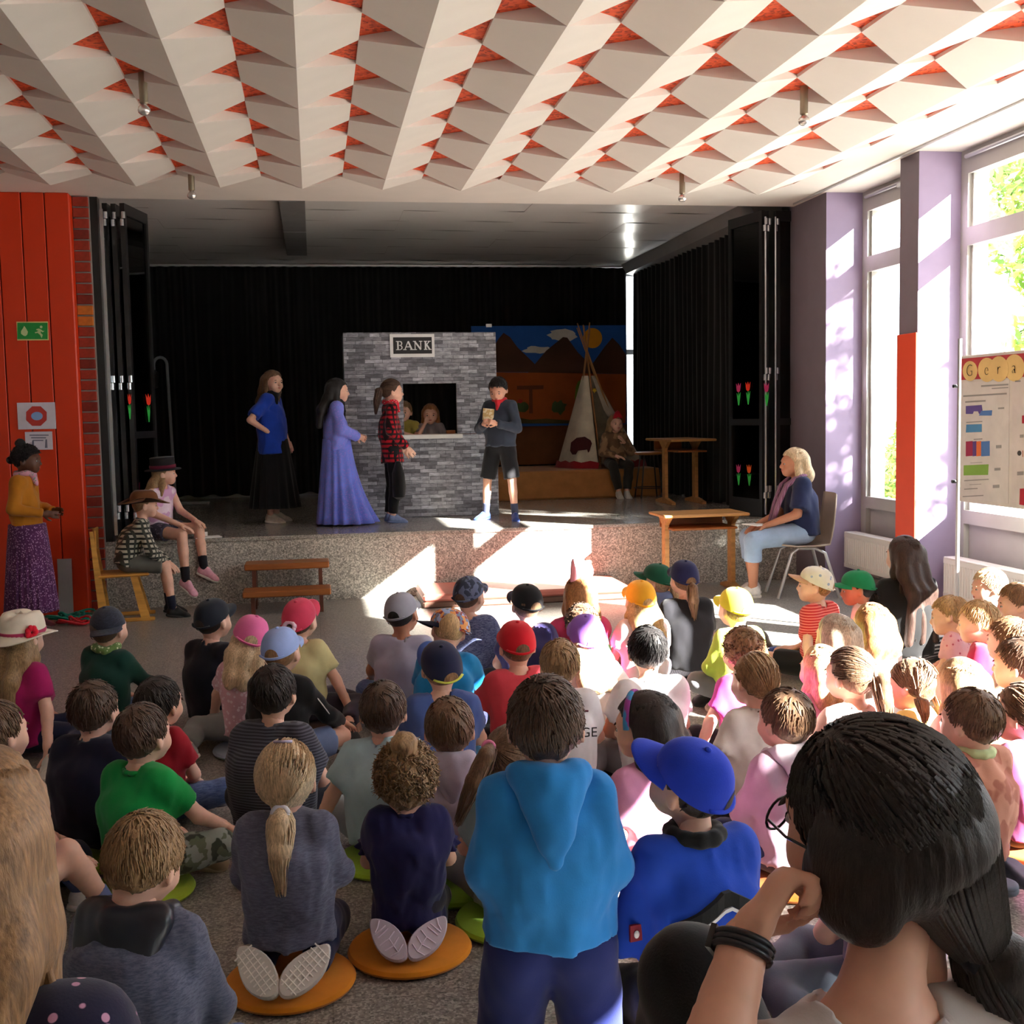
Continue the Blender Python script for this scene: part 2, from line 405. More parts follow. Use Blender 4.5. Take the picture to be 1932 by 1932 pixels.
m_bk = [M_paint('brick_red', srgb(150, 52, 36), .85, .2, 20), M_paint('brick_dark', srgb(120, 40, 30), .85, .2, 20), M_paint('brick_ochre', srgb(190, 110, 40), .85, .2, 20)]
bme3 = [MB().box((-1.864, 9.945, 0), (-1.742, 9.972, .074), bev=.004).mesh('brick', m) for m in m_bk]
for i in range(39):
    z = .006+i*.0868
    link('brick', bme3[2 if i in (27, 28) else random.choice((0, 0, 1))], wbr, (random.uniform(-.003, .003), random.uniform(-.003, .002), z))

# right: pillars and windows
m_mauve = M_paint('mauve_paint', srgb(118, 108, 118), .7, .05)
m_lilac = M_paint('lilac_paint', srgb(158, 142, 172), .7, .05)
m_orp = M_paint('pillar_orange', srgb(225, 78, 48), .55, .04)
def pillar(y0, y1, x0=4.35, orange=False, label=''):
    mb = MB(); mb.cur = 0
    V = [(x0, y0, 0), (4.9, y0, 0), (4.9, y1, 0), (x0, y1, 0), (x0, y0, 3.39), (4.9, y0, 3.39), (4.9, y1, 3.39), (x0, y1, 3.39)]
    mb.add(V, [(3, 0, 4, 7), (1, 2, 6, 5), (2, 3, 7, 6)]); mb.cur = 1; mb.add(V, [(0, 1, 5, 4)])
    o = struct('pillar', mb, [m_mauve, m_lilac], label)
    if orange: MB().box((x0-.012, y0+.002, .0), (x0, y1+.012, 2.10), bev=.003).build('orange_cladding', m_orp, o)
    return o
pillar(9.39, 10.2, 4.35, False, 'mauve pillar beside the stage opening')
pillar(7.86, 8.13, 4.35, True, 'mauve pillar with orange lower cladding between the windows')
for i, y in enumerate((3.80, .30, -3.4)): pillar(y, y+.27, 4.35, True, 'mauve pillar with orange lower cladding along the window side')
WN = [0]
m_fr = M_paint('window_frame_grey', (.42, .40, .38), .45, .05)
m_fp = M_paint('window_panel_grey', (.40, .37, .37), .5, .05)
def window(y0, y1, rad=True):
    WN[0] += 1; n = WN[0]; xa, xb = 4.68, 4.78
    mb = MB()
    f = .09
    mb.box((xa, y0, .05), (xb, y0+f, 3.36)); mb.box((xa, y1-f, .05), (xb, y1, 3.36))
    for z0, z1 in ((.02, .10), (.70, .80), (2.71, 2.84), (3.22, 3.36)): mb.box((xa, y0+f, z0), (xb, y1-f, z1))
    # slim inner sash
    for z0, z1 in ((.80, 2.71), (2.84, 3.22)):
        for a in (y0+f, y1-f-.025): mb.box((xa+.03, a, z0), (xb-.02, a+.025, z1))
    o = struct('window_%d' % n, mb, m_fr, 'grey framed tall window with a top light')
    MB().box((4.725, y0+f, .80), (4.733, y1-f, 2.71)).build('pane', g_win, o); MB().box((4.725, y0+f, 2.84), (4.733, y1-f, 3.22)).build('pane', g_win, o)
    MB().box((4.72, y0+f, .10), (4.76, y1-f, .70), bev=.004).build('lower_panel', m_fp, o)
    tr = MB(); tr.tube([(4.655, y0+.1, 3.335), (4.655, y1-.1, 3.335)], .016, 8); tr.box((4.64, (y0+y1)/2-.12, 3.305), (4.68, (y0+y1)/2-.03, 3.335))
    tr.build('window_opener', m_alu, o)
    MB().box((4.66, y0+.02, 2.74), (4.685, y0+.07, 2.765)).build('window_handle', m_alu, o)
    return o
window(8.13, 9.39); window(6.16, 7.86); window(4.07, 6.02); window(2.30, 3.80); window(.57, 2.16); window(-1.5, .30); window(-3.13, -1.64)
wr = MB(); wr.box((4.68, -4.2, 3.36), (4.9, 9.4, 3.42))
for a, b2 in ((6.02, 6.16), (2.16, 2.30), (-1.64, -1.5), (-4.2, -3.4)): wr.box((4.66, a, 0), (4.82, b2, 3.38))
struct('wall_right', wr, m_fr, 'window head and posts of the right hand wall')

# outside
m_gr = M_paint('paving', (.55, .53, .48), .9, .08, 2)
tag(MB().box((4.9, -30, -.25), (40, 45, -.1)).build('ground_outside', m_gr), 'pale paved ground outside the windows', kind='structure')
m_wb = M_paint('outside_wall', (.85, .84, .80), .9, .03)
ob = MB(); ob.box((22, -12, -.1), (23, 60, 4.2)); ob.box((21.8, -12, 4.2), (23.2, 60, 4.45))
obd = ob.build('outside_building', m_wb); tag(obd, 'white low building across the yard outside', 'building')
# ------------------------------------------------------------------ stage dressing
m_cur = M_fab('black_curtain', (.0055, .0052, .0055), rough=.95, var=.3)
def curtain(p0, p1, z0, z1, label, waves, amp=.035, seed=0, name='stage_curtain'):
    rng = random.Random(seed); L = math.hypot(p1[0]-p0[0], p1[1]-p0[1]); n = int(waves*8)
    dx, dy = (p1[0]-p0[0])/L, (p1[1]-p0[1])/L; V = []; F = []
    ph = [rng.uniform(-.6, .6) for _ in range(int(waves)+3)]
    rows = 7
    for j in range(rows):
        t = j/(rows-1); z = z0+(z1-z0)*t
        for i in range(n+1):
            s = i/n; w = waves*s; a = amp*(1.15-.35*t)*math.sin(2*math.pi*w+ph[int(w)])+.012*math.sin(7*w+3*t)
            zz = z + (.015*math.sin(2*math.pi*w*.5+1) if j == 0 else 0)
            V.append((p0[0]+dx*L*s-dy*a, p0[1]+dy*L*s+dx*a, zz))
    for j in range(rows-1):
        for i in range(n): F.append((j*(n+1)+i, j*(n+1)+i+1, (j+1)*(n+1)+i+1, (j+1)*(n+1)+i))
    return tag(link(name, mesh_np(name, V, F, [m_cur], None, True)), label, 'curtain')
curtain((-2.55, 15.1), (4.165, 15.1), .61, 3.485, 'black pleated curtain hanging across the rear of the stage', 44, seed=1)
curtain((4.225, 15.02), (4.30, 10.75), .58, 3.42, 'black pleated curtain along the side of the stage behind the wooden table', 26, .03, seed=2)
curtain((-2.3, 10.9), (-2.3, 15.0), .58, 3.42, 'black pleated curtain in the left wing of the stage', 26, .03, seed=3)
mb = MB(); mb.box((-2.55, 15.05, 3.487), (4.2, 15.14, 3.51)); tag(mb.build('curtain_rail', m_alu), 'thin metal curtain rail under the rear stage ceiling', 'rail')
mb = MB(); mb.prism([(4.08, 3.515), (4.15, 3.40), (4.30, 3.36), (4.42, 3.36), (4.42, 3.515)], 10.5, 15.04, 'y'); tag(mb.build('curtain_cornice', M_paint('cornice', (.30, .29, .28), .25, .06, 3, .6)), 'grey sloping cornice above the side curtain of the stage', 'cornice')
struct('baseboard_back', MB().box((-2.6, 15.25, .57), (3.86, 15.3, .66)), m_wall, 'pale baseboard showing under the rear curtain')

# folding glass partition leaves at both ends of the opening
g_dark = M_glass('dark_glass', (.10, .10, .11), .05)
m_chr = M_paint('chrome_strip', (.55, .57, .60), .22, .05, 10, .5, .9)
def leaf(parent, p0, p1, z0=.575, z1=3.36, mid=1.45, edge=None):
    p0 = np.array(p0, float); p1 = np.array(p1, float); d = p1-p0; L = np.linalg.norm(d); d /= L; n = np.array([-d[1], d[0]])
    R = np.array([[d[0], n[0], 0], [d[1], n[1], 0], [0, 0, 1]]); c = (p0[0], p0[1], 0)
    mb = MB(); t = .02; w = .045
    for a, b2 in ((0, w), (L-w, L)): mb.box((a, -t, z0), (b2, t, z1), R, c)
    for a, b2 in ((z0, z0+.16), (mid-.03, mid+.03), (z1-.09, z1)): mb.box((w, -t, a), (L-w, t, b2), R, c)
    o = mb.build('leaf', m_black, parent)
    pn = MB()
    for a, b2 in ((z0+.16, mid-.03), (mid+.03, z1-.09)): pn.box((w, -.004, a), (L-w, .004, b2), R, c)
    pn.build('pane', g_dark, o)
    hg = MB()
    for z in (.75, 1.83, 3.17):
        hg.tube([(p0[0], p0[1]-.03, z), (p0[0], p0[1]-.03, z+.055)], .018, 10); hg.tube([(p0[0]+.012, p0[1]-.03, z+.06), (p0[0]+.012, p0[1]-.03, z+.115)], .018, 10)
    hg.build('hinge', m_chr, o, smooth=True)
    return o, p0, n
fpl = empty('folding_partition', (-1.6, 10.1, .57)); fpr = empty('folding_partition', (4.2, 10.1, .57))
tag(fpl, 'black folding glass partition stacked beside the brick pier', 'partition'); tag(fpr, 'black folding glass partition stacked beside the mauve pillar', 'partition')
def under(o, par):  # parent keeping world place
    o.parent = par; o.matrix_parent_inverse = par.matrix_world.inverted() if par.matrix_world != Matrix() else Matrix.Translation(par.location).inverted(); return o
def leaf_at(par, *a, **k):
    o, p, n = leaf(None, *a, **k); o.parent = par; o.matrix_parent_inverse = Matrix.Translation(par.location).inverted(); return o, p, n
l3 = leaf_at(fpl, (-1.50, 10.10), (-1.385, 10.62)); leaf_at(fpl, (-1.575, 10.13), (-1.52, 10.62)); leaf_at(fpl, (-1.64, 10.11), (-1.60, 10.62))
r1 = leaf_at(fpr, (4.075, 10.10), (3.956, 10.64)); leaf_at(fpr, (4.115, 10.12), (4.03, 10.66)); leaf_at(fpr, (4.19, 10.12), (4.43, 10.16))
def kid_of(o, par):
    o.parent = par; o.matrix_parent_inverse = Matrix.Translation(par.location).inverted(); return o
kid_of(MB().box((-1.742, 9.99, .57), (-1.675, 10.10, 3.388)).build('jamb', m_black), fpl); kid_of(MB().box((-1.672, 10.03, .62), (-1.642, 10.08, 3.30)).build('steel_strip', m_chr), fpl)
kid_of(MB().box((4.475, 9.99, .57), (4.53, 10.12, 3.388)).build('jamb', m_black), fpr); kid_of(MB().box((4.435, 10.05, .62), (4.468, 10.09, 3.33)).build('steel_strip', m_chr), fpr)
ex = MB()
for x in (4.083, 4.178): ex.tube([(x, 10.075, .6), (x, 10.075, 3.3)], .011, 8)
kid_of(ex.build('edge_profile', m_chr, smooth=True), fpr)
m_tul = {'red': M_paint('paper_red', srgb(225, 50, 25), .7), 'pink': M_paint('paper_pink', srgb(190, 50, 110), .7), 'orange': M_paint('paper_orange', srgb(235, 100, 30), .7), 'leaf': M_paint('paper_green', srgb(50, 190, 80), .7)}
def tulip(u, v, h, col, plane, par, wide=1.0):
    o, p, n = plane; d = FW + RT*(u-966)/FOC - UP*(v-966)/FOC; n3 = np.array([n[0], n[1], 0]); P = np.array([p[0], p[1], 0])
    t = ((P-CAMP) @ n3)/(d @ n3); c = CAMP+d*t; e = np.array([n[1], -n[0], 0]);
    if e @ RT < 0: e = -e
    sgn = -1 if (n3 @ d) > 0 else 1
    c = c + n3*sgn*.012
    s = h
    def poly(pts, m, off, nm, parent):
        V = []
        for w in (0, .003):
            for a, b2 in pts: V.append(c+e*a*s+np.array([0, 0, b2*s])+n3*sgn*(off+w))
        k = len(pts); F = [tuple(range(k)), tuple(range(2*k-1, k-1, -1))]+[(i, k+i, k+(i+1) % k, (i+1) % k) for i in range(k)]
        ob = link(nm, mesh_np(nm, V, F, [m], None, False)); ob.parent = parent; ob.matrix_parent_inverse = Matrix.Translation(parent.location).inverted(); return ob
    W = wide
    poly([(0, 0), (.12*W, .05), (.17*W, .2), (.19*W, .42), (.07*W, .27), (0, .44), (-.07*W, .27), (-.19*W, .42), (-.17*W, .2), (-.12*W, .05)], m_tul[col], .003, 'tulip_flower', par)
    poly([(-.02, 0), (.02, 0), (.03, -.2), (.15, .0), (.13, -.25), (.03, -.62), (-.03, -.62), (-.12, -.28), (-.16, -.04), (-.04, -.22)], m_tul['leaf'], 0, 'tulip_leaves', par)
for a in ((1396, 740, .20, 'pink'), (1414, 738, .20, 'red'), (1396, 892, .19, 'pink'), (1416, 893, .19, 'orange')): tulip(*a, r1, fpr)
tulip(241, 763, .20, 'red', l3, fpl); tulip(277, 765, .23, 'red', l3, fpl, 1.4)
tulip(1449, 740, .2, 'pink', r1, fpr); tulip(258, 925, .16, 'pink', l3, fpl)

# bank stall
m_stone = bpy.data.materials.new('stone_print'); m_stone.use_nodes = True
nt = m_stone.node_tree; b = nt.nodes['Principled BSDF']; v = _coord(nt, rot=(math.pi/2, 0, 0))
bk = nt.nodes.new('ShaderNodeTexBrick'); bk.inputs['Scale'].default_value = 1; bk.inputs['Brick Width'].default_value = .17; bk.inputs['Row Height'].default_value = .036; bk.inputs['Mortar Size'].default_value = .0018
bk.inputs['Color1'].default_value = (.10, .10, .115, 1); bk.inputs['Color2'].default_value = (.42, .43, .47, 1); bk.inputs['Mortar'].default_value = (.05, .05, .06, 1); bk.offset_frequency = 2; bk.squash = .6; bk.squash_frequency = 3
nt.links.new(v, bk.inputs['Vector'])
mx = nt.nodes.new('ShaderNodeMix'); mx.data_type = 'RGBA'; mx.blend_type = 'MULTIPLY'; mx.inputs[0].default_value = 1
nt.links.new(bk.outputs['Color'], mx.inputs[6]); nt.links.new(_ramp(nt, _noise(nt, _coord(nt, (1, 1, 3)), 14, 5, .7), [(.3, (.45, .45, .47)), (.7, (1.5, 1.5, 1.55))]), mx.inputs[7])
nt.links.new(mx.outputs[2], b.inputs['Base Color']); _spec(b, .30, .5)
bank = empty('bank_stall', (1.05, 11.4, .57)); tag(bank, 'grey stone-print cardboard bank stall with serving hatch', 'stage prop')
mb = MB(); Y0b, Y1b = 11.4, 11.44
mb.box((.309, Y0b, 1.385), (.874, Y1b, 2.383)); mb.box((1.401, Y0b, 1.385), (1.804, Y1b, 2.38)); mb.box((.874, Y0b, 1.885), (1.401, Y1b, 2.382))
kid_of(mb.build('upper_panel', m_stone), bank)
kid_of(MB().box((.32, Y0b-.012, .572), (1.80, Y1b, 1.378)).build('lower_panel', m_stone), bank)
kid_of(MB().box((.309, Y1b, .572), (.35, 11.85, 2.38)).build('side_panel', m_stone), bank); kid_of(MB().box((1.764, Y1b, .572), (1.804, 11.85, 2.38)).build('side_panel', m_stone), bank)
kid_of(MB().box((.834, 11.26, 1.345), (1.437, 11.62, 1.385), bev=.004).build('counter', M_paint('counter_white', (.75, .75, .75), .4)), bank)
m_pap = M_paint('paper_white', (.80, .80, .80), .7); m_ink = M_paint('ink_black', (.016, .016, .018), .6)
sg = kid_of(MB().box((.758, 11.385, 2.142), (1.193, 11.40, 2.366)).build('bank_sign', m_pap), bank); tag(sg, 'white framed sign reading BANK')
kid2 = lambda o, par: o
def child_world(o, par):
    o.parent = par; bpy.context.view_layer.update(); o.matrix_parent_inverse = par.matrix_world.inverted(); return o
child_world(MB().box((.79, 11.381, 2.175), (1.167, 11.386, 2.335)).build('sign_field', m_ink), sg)
def bar(mb, a, b2, w, y0, y1):
    a = np.array(a); b2 = np.array(b2); d = (b2-a)/np.linalg.norm(b2-a); n = np.array([-d[1], d[0]])*w/2
    mb.prism([tuple(a-n), tuple(b2-n), tuple(b2+n), tuple(a+n)], y0, y1, 'y')
lt = MB(); zt, zb_ = 2.295, 2.215; hh = zt-zb_; yy = (11.377, 11.382); th, sf = .016, .007
def serif(x, z, w=.034): lt.box((x-w/2, yy[0], z-sf/2), (x+w/2, yy[1], z+sf/2))
x = .835
lt.box((x-th/2, yy[0], zb_), (x+th/2, yy[1], zt)); serif(x-.004, zt, .03); serif(x-.004, zb_, .03)
for zc, rr in ((zt-hh*.24, hh*.24), (zb_+hh*.26, hh*.26)):
    pts = []
    for i in range(9):
        an = -math.pi/2+math.pi*i/8; pts.append((x+.016+rr*1.15*math.cos(an), zc+rr*math.sin(an)))
    pts = [(x, zc-rr)]+pts+[(x, zc+rr)]
    for i in range(len(pts)-1): bar(lt, pts[i], pts[i+1], .011 if 2 < i < 8 else .007, *yy)
x = .935; bar(lt, (x-.034, zb_), (x, zt), .008, *yy); bar(lt, (x+.034, zb_), (x, zt), .016, *yy); bar(lt, (x-.02, zb_+hh*.33), (x+.02, zb_+hh*.33), .008, *yy); serif(x-.034, zb_); serif(x+.034, zb_)
x = 1.03; lt.box((x-.032, yy[0], zb_), (x-.024, yy[1], zt)); lt.box((x+.024, yy[0], zb_), (x+.032, yy[1], zt)); bar(lt, (x-.032, zt), (x+.028, zb_), .016, *yy); serif(x-.034, zt, .028); serif(x-.028, zb_); serif(x+.028, zt)
x = 1.105; lt.box((x-th/2, yy[0], zb_), (x+th/2, yy[1], zt)); serif(x, zt); serif(x, zb_); bar(lt, (x, zb_+hh*.42), (x+.037, zt), .009, *yy); bar(lt, (x+.012, zb_+hh*.55), (x+.04, zb_), .015, *yy); serif(x+.037, zt, .03); serif(x+.042, zb_, .03)
child_world(lt.build('sign_letters', m_pap), sg)

# painted desert backdrop (a flat painting)
YM = 14.6
mur = MB().box((2.0, YM, 1.415), (4.01, YM+.015, 2.69)).build('desert_backdrop', M_paint('paint_sky', srgb(24, 84, 165), .8, .15, 3)); tag(mur, 'painted desert backdrop with mountains, sun and cacti', 'backdrop')
def paint(name, pts, c, lay):
    q = [at(u, vv, y=YM) for u, vv in pts]
    o = MB().prism([(p[0], p[2]) for p in q], YM-.002*lay-.002, YM-.002*lay+.0, 'y').build(name, M_paint('paint_'+name, c, .85, .2, 4)); return child_world(o, mur)
def blob(cu, cv, ru, rv, n=16, seed=0, rough=.0):
    rg = random.Random(seed); return [(cu+ru*math.cos(2*math.pi*i/n)*(1+rg.uniform(-rough, rough)), cv+rv*math.sin(2*math.pi*i/n)*(1+rg.uniform(-rough, rough))) for i in range(n)]
paint('painted_cloud', blob(1062, 632, 27, 12, 18, 1, .18), srgb(190, 188, 180), 1); paint('painted_cloud', blob(1014, 660, 26, 7, 18, 2, .25), srgb(190, 188, 180), 1)
paint('painted_sun', blob(1118, 638, 18, 19, 24), srgb(205, 140, 25), 1)
brn = srgb(70, 42, 28)
paint('painted_mountain', [(912, 702), (925, 665), (940, 640), (950, 628), (962, 636), (976, 655), (1005, 683), (1022, 702)], brn, 2)
paint('painted_mountain', [(995, 704), (1030, 662), (1062, 636), (1070, 637), (1090, 665), (1115, 690), (1126, 705)], brn, 3)
paint('painted_mountain', [(1105, 704), (1140, 655), (1155, 637), (1168, 650), (1180, 668), (1180, 706)], brn, 2)
paint('painted_sand', [(892, 702), (1000, 703), (1181, 706), (1180, 799), (892, 797)], srgb(150, 72, 20), 4)
paint('painted_cactus', [(1087, 795), (1088, 760), (1084, 752), (1086, 730), (1090, 720), (1096, 717), (1105, 718), (1110, 726), (1110, 795)], srgb(96, 130, 36), 5)
paint('painted_bush', blob(1055, 768, 13, 13, 14, 3, .35), srgb(60, 80, 40), 5); paint('painted_bush', blob(985, 768, 13, 10, 16, 4, .1), srgb(60, 84, 50), 5); paint('painted_flower', blob(981, 757, 5, 4, 8), srgb(160, 40, 30), 6)
paint('painted_signpost', [(975, 728), (1025, 727), (1025, 734), (1004, 735), (1005, 780), (998, 780), (998, 735), (975, 735)], srgb(96, 48, 22), 5)
paint('painted_grass', [(975, 799), (978, 788), (1000, 792), (1030, 790), (1085, 794), (1085, 799)], srgb(74, 70, 30), 5)
child_world(MB().box((2.19, YM-.02, 2.675), (2.26, YM+.03, 2.715)).build('binder_clip', m_alu), mur)
mb = MB(); mb.box((1.86, 14.66, .92), (4.02, 14.70, 1.44)); tag(mb.build('brown_cloth', M_fab('brown_cloth', srgb(112, 70, 42))), 'brown cloth hanging under the desert backdrop', 'cloth')
mb = MB(); mb.box((1.86, 13.16, .572), (4.03, 14.64, .905), bev=.02); tag(mb.build('draped_platform', M_fab('tan_cloth', srgb(176, 122, 70))), 'low tan draped platform carrying the tepee', 'platform')

# tepee
tp = empty('tepee', (3.42, 13.75, .905)); tag(tp, 'white canvas tepee with bamboo poles and red hem', 'tepee')
m_can = M_fab('canvas', srgb(205, 196, 176)); m_bam = M_wood('bamboo', srgb(170, 120, 70), .5, 'Z')
cx, cy, zt_ = 3.32, 13.82, 2.02; NB = 28; V = []; F = []
ang0, ang1 = math.radians(-72), math.radians(254)
rows = 9
for j in range(rows):
    t = j/(rows-1); z = .912+(zt_-.912)*t
    for i in range(NB+1):
        a = ang0+(ang1-ang0)*i/NB; r = (.46*(1-t)+.065*t)*(1+.05*math.cos(6*(a-ang0))); sx = 1.12
        ox = (3.46-cx)*(1-t)
        if (i == 0 or i == NB) and t < .55: r *= 1.18
        V.append((cx+ox+sx*r*math.cos(a), cy+r*math.sin(a)*(1.1), z))
for j in range(rows-1):
    for i in range(NB): F.append((j*(NB+1)+i, j*(NB+1)+i+1, (j+1)*(NB+1)+i+1, (j+1)*(NB+1)+i))
kid_of(link('canvas', mesh_np('canvas', V, F, [m_can], None, True)), tp)
V2 = [(p[0]+(p[0]-3.46)*.02, p[1]-.004, p[2]) for p in V[:NB+1]]; V3 = [(p[0]*1.0, p[1]-.012, p[2]+.07+.02*(i % 2)) for i, p in enumerate(V[:NB+1])]
kid_of(link('red_hem', mesh_np('red_hem', [(x+(x-3.46)*.03, y+(y-cy)*.03, z) for x, y, z in V2]+[(x+(x-3.46)*.0, y+(y-cy)*.02, z) for x, y, z in V3], [(i, i+1, NB+1+i+1, NB+1+i) for i in range(NB)], [M_fab('hem_red', srgb(150, 30, 40))], None, True)), tp)
for i in range(6):
    a = 2*math.pi*i/6+.3
    p0 = (3.46+.40*math.cos(a), cy+.38*math.sin(a), .91); p1 = (cx-.05-.09*math.cos(a), cy-.07*math.sin(a), 2.60+.03*(i % 3))
    kid_of(MB().tube([p0, (np.array(p0)+np.array(p1))/2, p1], [.011, .011, .008], 8).build('pole', m_bam, smooth=True), tp)
q = at(1100, 840, y=13.36); mb = MB(); mb.prism([(q[0]+.14*a, q[2]+.11*b2) for a, b2 in ((-1, -.6), (-.9, .3), (-.4, .8), (.3, .9), (.8, .5), (1, -.1), (.9, -.9), (.6, -1), (.5, -.5), (-.3, -.6), (-.5, -1), (-.8, -1))], 13.44, 13.446, 'y')
kid_of(mb.build('bison_patch', M_fab('patch_maroon', srgb(70, 26, 30))), tp)
q = at(1125, 736, y=13.6); kid_of(MB().prism([(q[0]+.04*math.cos(k*math.pi/5+.3)*(1 if k % 2 else .45), q[2]+.04*math.sin(k*math.pi/5+.3)*(1 if k % 2 else .45)) for k in range(10)], 13.70, 13.706, 'y').build('star_patch', M_fab('patch_yellow', srgb(190, 160, 40))), tp)

# furniture
m_beech = M_wood('beech', srgb(188, 136, 80), .45); m_beechd = M_wood('beech_stage', srgb(196, 128, 66), .4); m_brn = M_wood('brown_wood', srgb(150, 88, 42), .45); m_dbr = M_wood('dark_side', srgb(96, 52, 36), .5, 'Z')
def tdesk(loc, w, d, h, rz, label, cat, foot=.46):
    r = empty('school_table', loc, rz); tag(r, label, cat); B = lambda lo, hi, nm, m=m_beech, bev=.006: MB().box(lo, hi, bev=bev).build(nm, m, r)
    B((-w/2, -d/2, h-.025), (w/2, d/2, h), 'tabletop'); B((-w/2+.09, -d/2+.05, h-.14), (w/2-.09, d/2-.03, h-.12), 'shelf', m_brn); B((-w/2+.09, d/2-.05, h-.14), (w/2-.09, d/2-.03, h-.025), 'back_rail', m_brn)
    for s in (-1, 1):
        x = s*(w/2-.08)
        mb = MB(); mb.prism([(-.05, .04), (.05, .04), (.05, h-.10), (.16, h-.03), (-.16, h-.03), (-.05, h-.10)], x-.018, x+.018, 'x'); mb.build('leg', m_beech, r)
        mb = MB(); mb.prism([(-foot/2, 0), (foot/2, 0), (foot/2, .025), (.06, .06), (-.06, .06), (-foot/2, .025)], x-.022, x+.022, 'x'); mb.build('foot', m_beech, r)
    return r
tdesk((3.28, 9.62, 0), .76, .48, .685, 0, 'small beech school desk with shelf in front of the stage', 'desk')
tdesk((3.92, 12.1, .572), .50, .95, .70, 0, 'beech table standing on the stage before the side curtain', 'table', .6)
st_ = empty('stool', (3.82, 12.95, .572)); tag(st_, 'wooden topped stool with thin metal legs on the stage', 'stool')
MB().lathe([(0, .50), (.14, .50), (.165, .512), (.165, .528), (.14, .535), (0, .535)], 24).build('seat', m_beechd, st_, smooth=True)
for i in range(4):
    a = math.pi/4+i*math.pi/2; MB().tube([(.11*math.cos(a), .11*math.sin(a), .5), (.19*math.cos(a), .19*math.sin(a), 0)], .009, 8).build('leg', m_black, st_, smooth=True)
MB().tube([(.175*math.cos(i*math.pi/8), .175*math.sin(i*math.pi/8), .12) for i in range(17)], .006, 6, False).build('foot_ring', m_black, st_, smooth=True)

sp = empty('stage_steps', (-.255, 9.65, 0)); tag(sp, 'two-tread brown wooden steps in front of the stage', 'steps')
MB().box((-.35, -.30, .140), (.35, -.03, .190), bev=.008).build('tread', m_brn, sp); MB().box((-.345, .0, .322), (.345, .27, .374), bev=.008).build('tread', m_brn, sp)
for s in (-1, 1):
    MB().box((s*.27-.016, -.27, 0), (s*.27+.016, -.19, .140)).build('leg', m_dbr, sp); MB().box((s*.27-.016, .02, 0), (s*.27+.016, .11, .322)).build('leg', m_dbr, sp); MB().box((s*.27-.016, .19, 0), (s*.27+.016, .26, .322)).build('leg', m_dbr, sp)
    MB().box((s*.27-.014, -.19, .09), (s*.27+.014, .19, .140)).build('stretcher', m_dbr, sp)
gm = empty('gym_mat', (1.7, 9.63, 0)); tag(gm, 'low reddish brown mat stack at the foot of the stage', 'mat')
m_mat = M_paint('mat_red', srgb(168, 96, 84), .55, .1, 4); m_mats = M_paint('mat_side', srgb(96, 66, 54), .7, .2, 14)
MB().box((-.87, -.34, .0), (.86, .33, .055), bev=.012).build('lower_mat', m_mats, gm); MB().box((-.87, -.35, .056), (.87, .33, .115), bev=.015).build('upper_mat', m_mat, gm)

# street lantern prop, rope, metal sheet, papers
lp = empty('lantern_post', (-1.62, 14.2, .572)); tag(lp, 'grey hooked lantern post standing by the black curtain', 'lantern')
m_gp = M_paint('grey_pipe', (.25, .28, .29), .5, .15, 10)
pth = [(-.03, 0, .03), (-.045, 0, .9), (-.06, 0, 1.62)]+[(-.135+.075*math.cos(a), 0, 1.66+.085*math.sin(a)) for a in [math.pi*i/8 for i in range(9)]]+[(-.21, 0, 1.60)]
MB().tube(pth, .018, 10).build('pole', m_gp, lp, smooth=True); MB().box((-.08, -.10, 0), (.36, .10, .03), bev=.006).build('base', m_gp, lp)
MB().lathe([(.012, 1.60), (.05, 1.57), (.055, 1.55), (.035, 1.42), (.05, 1.40), (.03, 1.385)], 6, (-.21, 0, 0)).build('lantern', m_black, lp)
mb = MB(); mb.box((-.055, -.006, 0), (.055, .006, .46)); o = mb.build('metal_sheet', m_alu); o.location = (-2.035, 9.80, .002); o.rotation_euler = (-.05, 0, 0); tag(o, 'narrow shiny metal sheet leaning on the orange boards', 'metal sheet')
def rope(cx, cy, c, name, label, seed, n=7, r0=.09):
    rg = random.Random(seed); P = []
    for i in range(n*14):
        a = i*2*math.pi/14; rr = r0*(1+.35*math.sin(i*.31+seed))
        P.append((cx+rr*1.3*math.cos(a)+.03*math.sin(i*.17), cy+rr*.8*math.sin(a)+.03*math.cos(i*.23), .010+.07*(i/(n*14))*(.6+.4*math.sin(i*.9))))
    o = MB().tube(P, .0085, 6).build(name, M_fab(name, c), smooth=True); tag(o, label, 'rope')
rope(-1.95, 9.55, srgb(30, 140, 120), 'teal_rope', 'tangled teal rope heap on the floor by the orange wall', 1); rope(-1.88, 9.30, srgb(190, 30, 40), 'red_rope', 'red rope tangled beside the teal rope heap', 2, 4, .07)
mb = MB(); mb.box((-.11, -.08, 0), (.11, .08, .006)); o = mb.build('script_papers', m_pap); q = at(395, 1014, z=.575); o.location = (q[0]-.02, q[1]+.05, .572); o.rotation_euler = (0, 0, .25); tag(o, 'white script papers lying on the stage edge', 'papers')
o2 = MB().tube([(-.05, 0, .02), (.05, 0, .02)], .02, 10).build('paper_roll', m_pap, smooth=True); o2.location = (q[0]-.07, q[1]+.06, .5785); tag(o2, 'small rolled white paper on the script papers', 'paper roll')
cab = [(1290, 1248), (1340, 1238), (1400, 1243), (1450, 1252), (1500, 1264), (1530, 1275)]
o = MB().tube([tuple(at(u, v2, z=.008)) for u, v2 in cab], .006, 6).build('black_cable', m_black, smooth=True); tag(o, 'thin black cable running over the floor between children', 'cable')

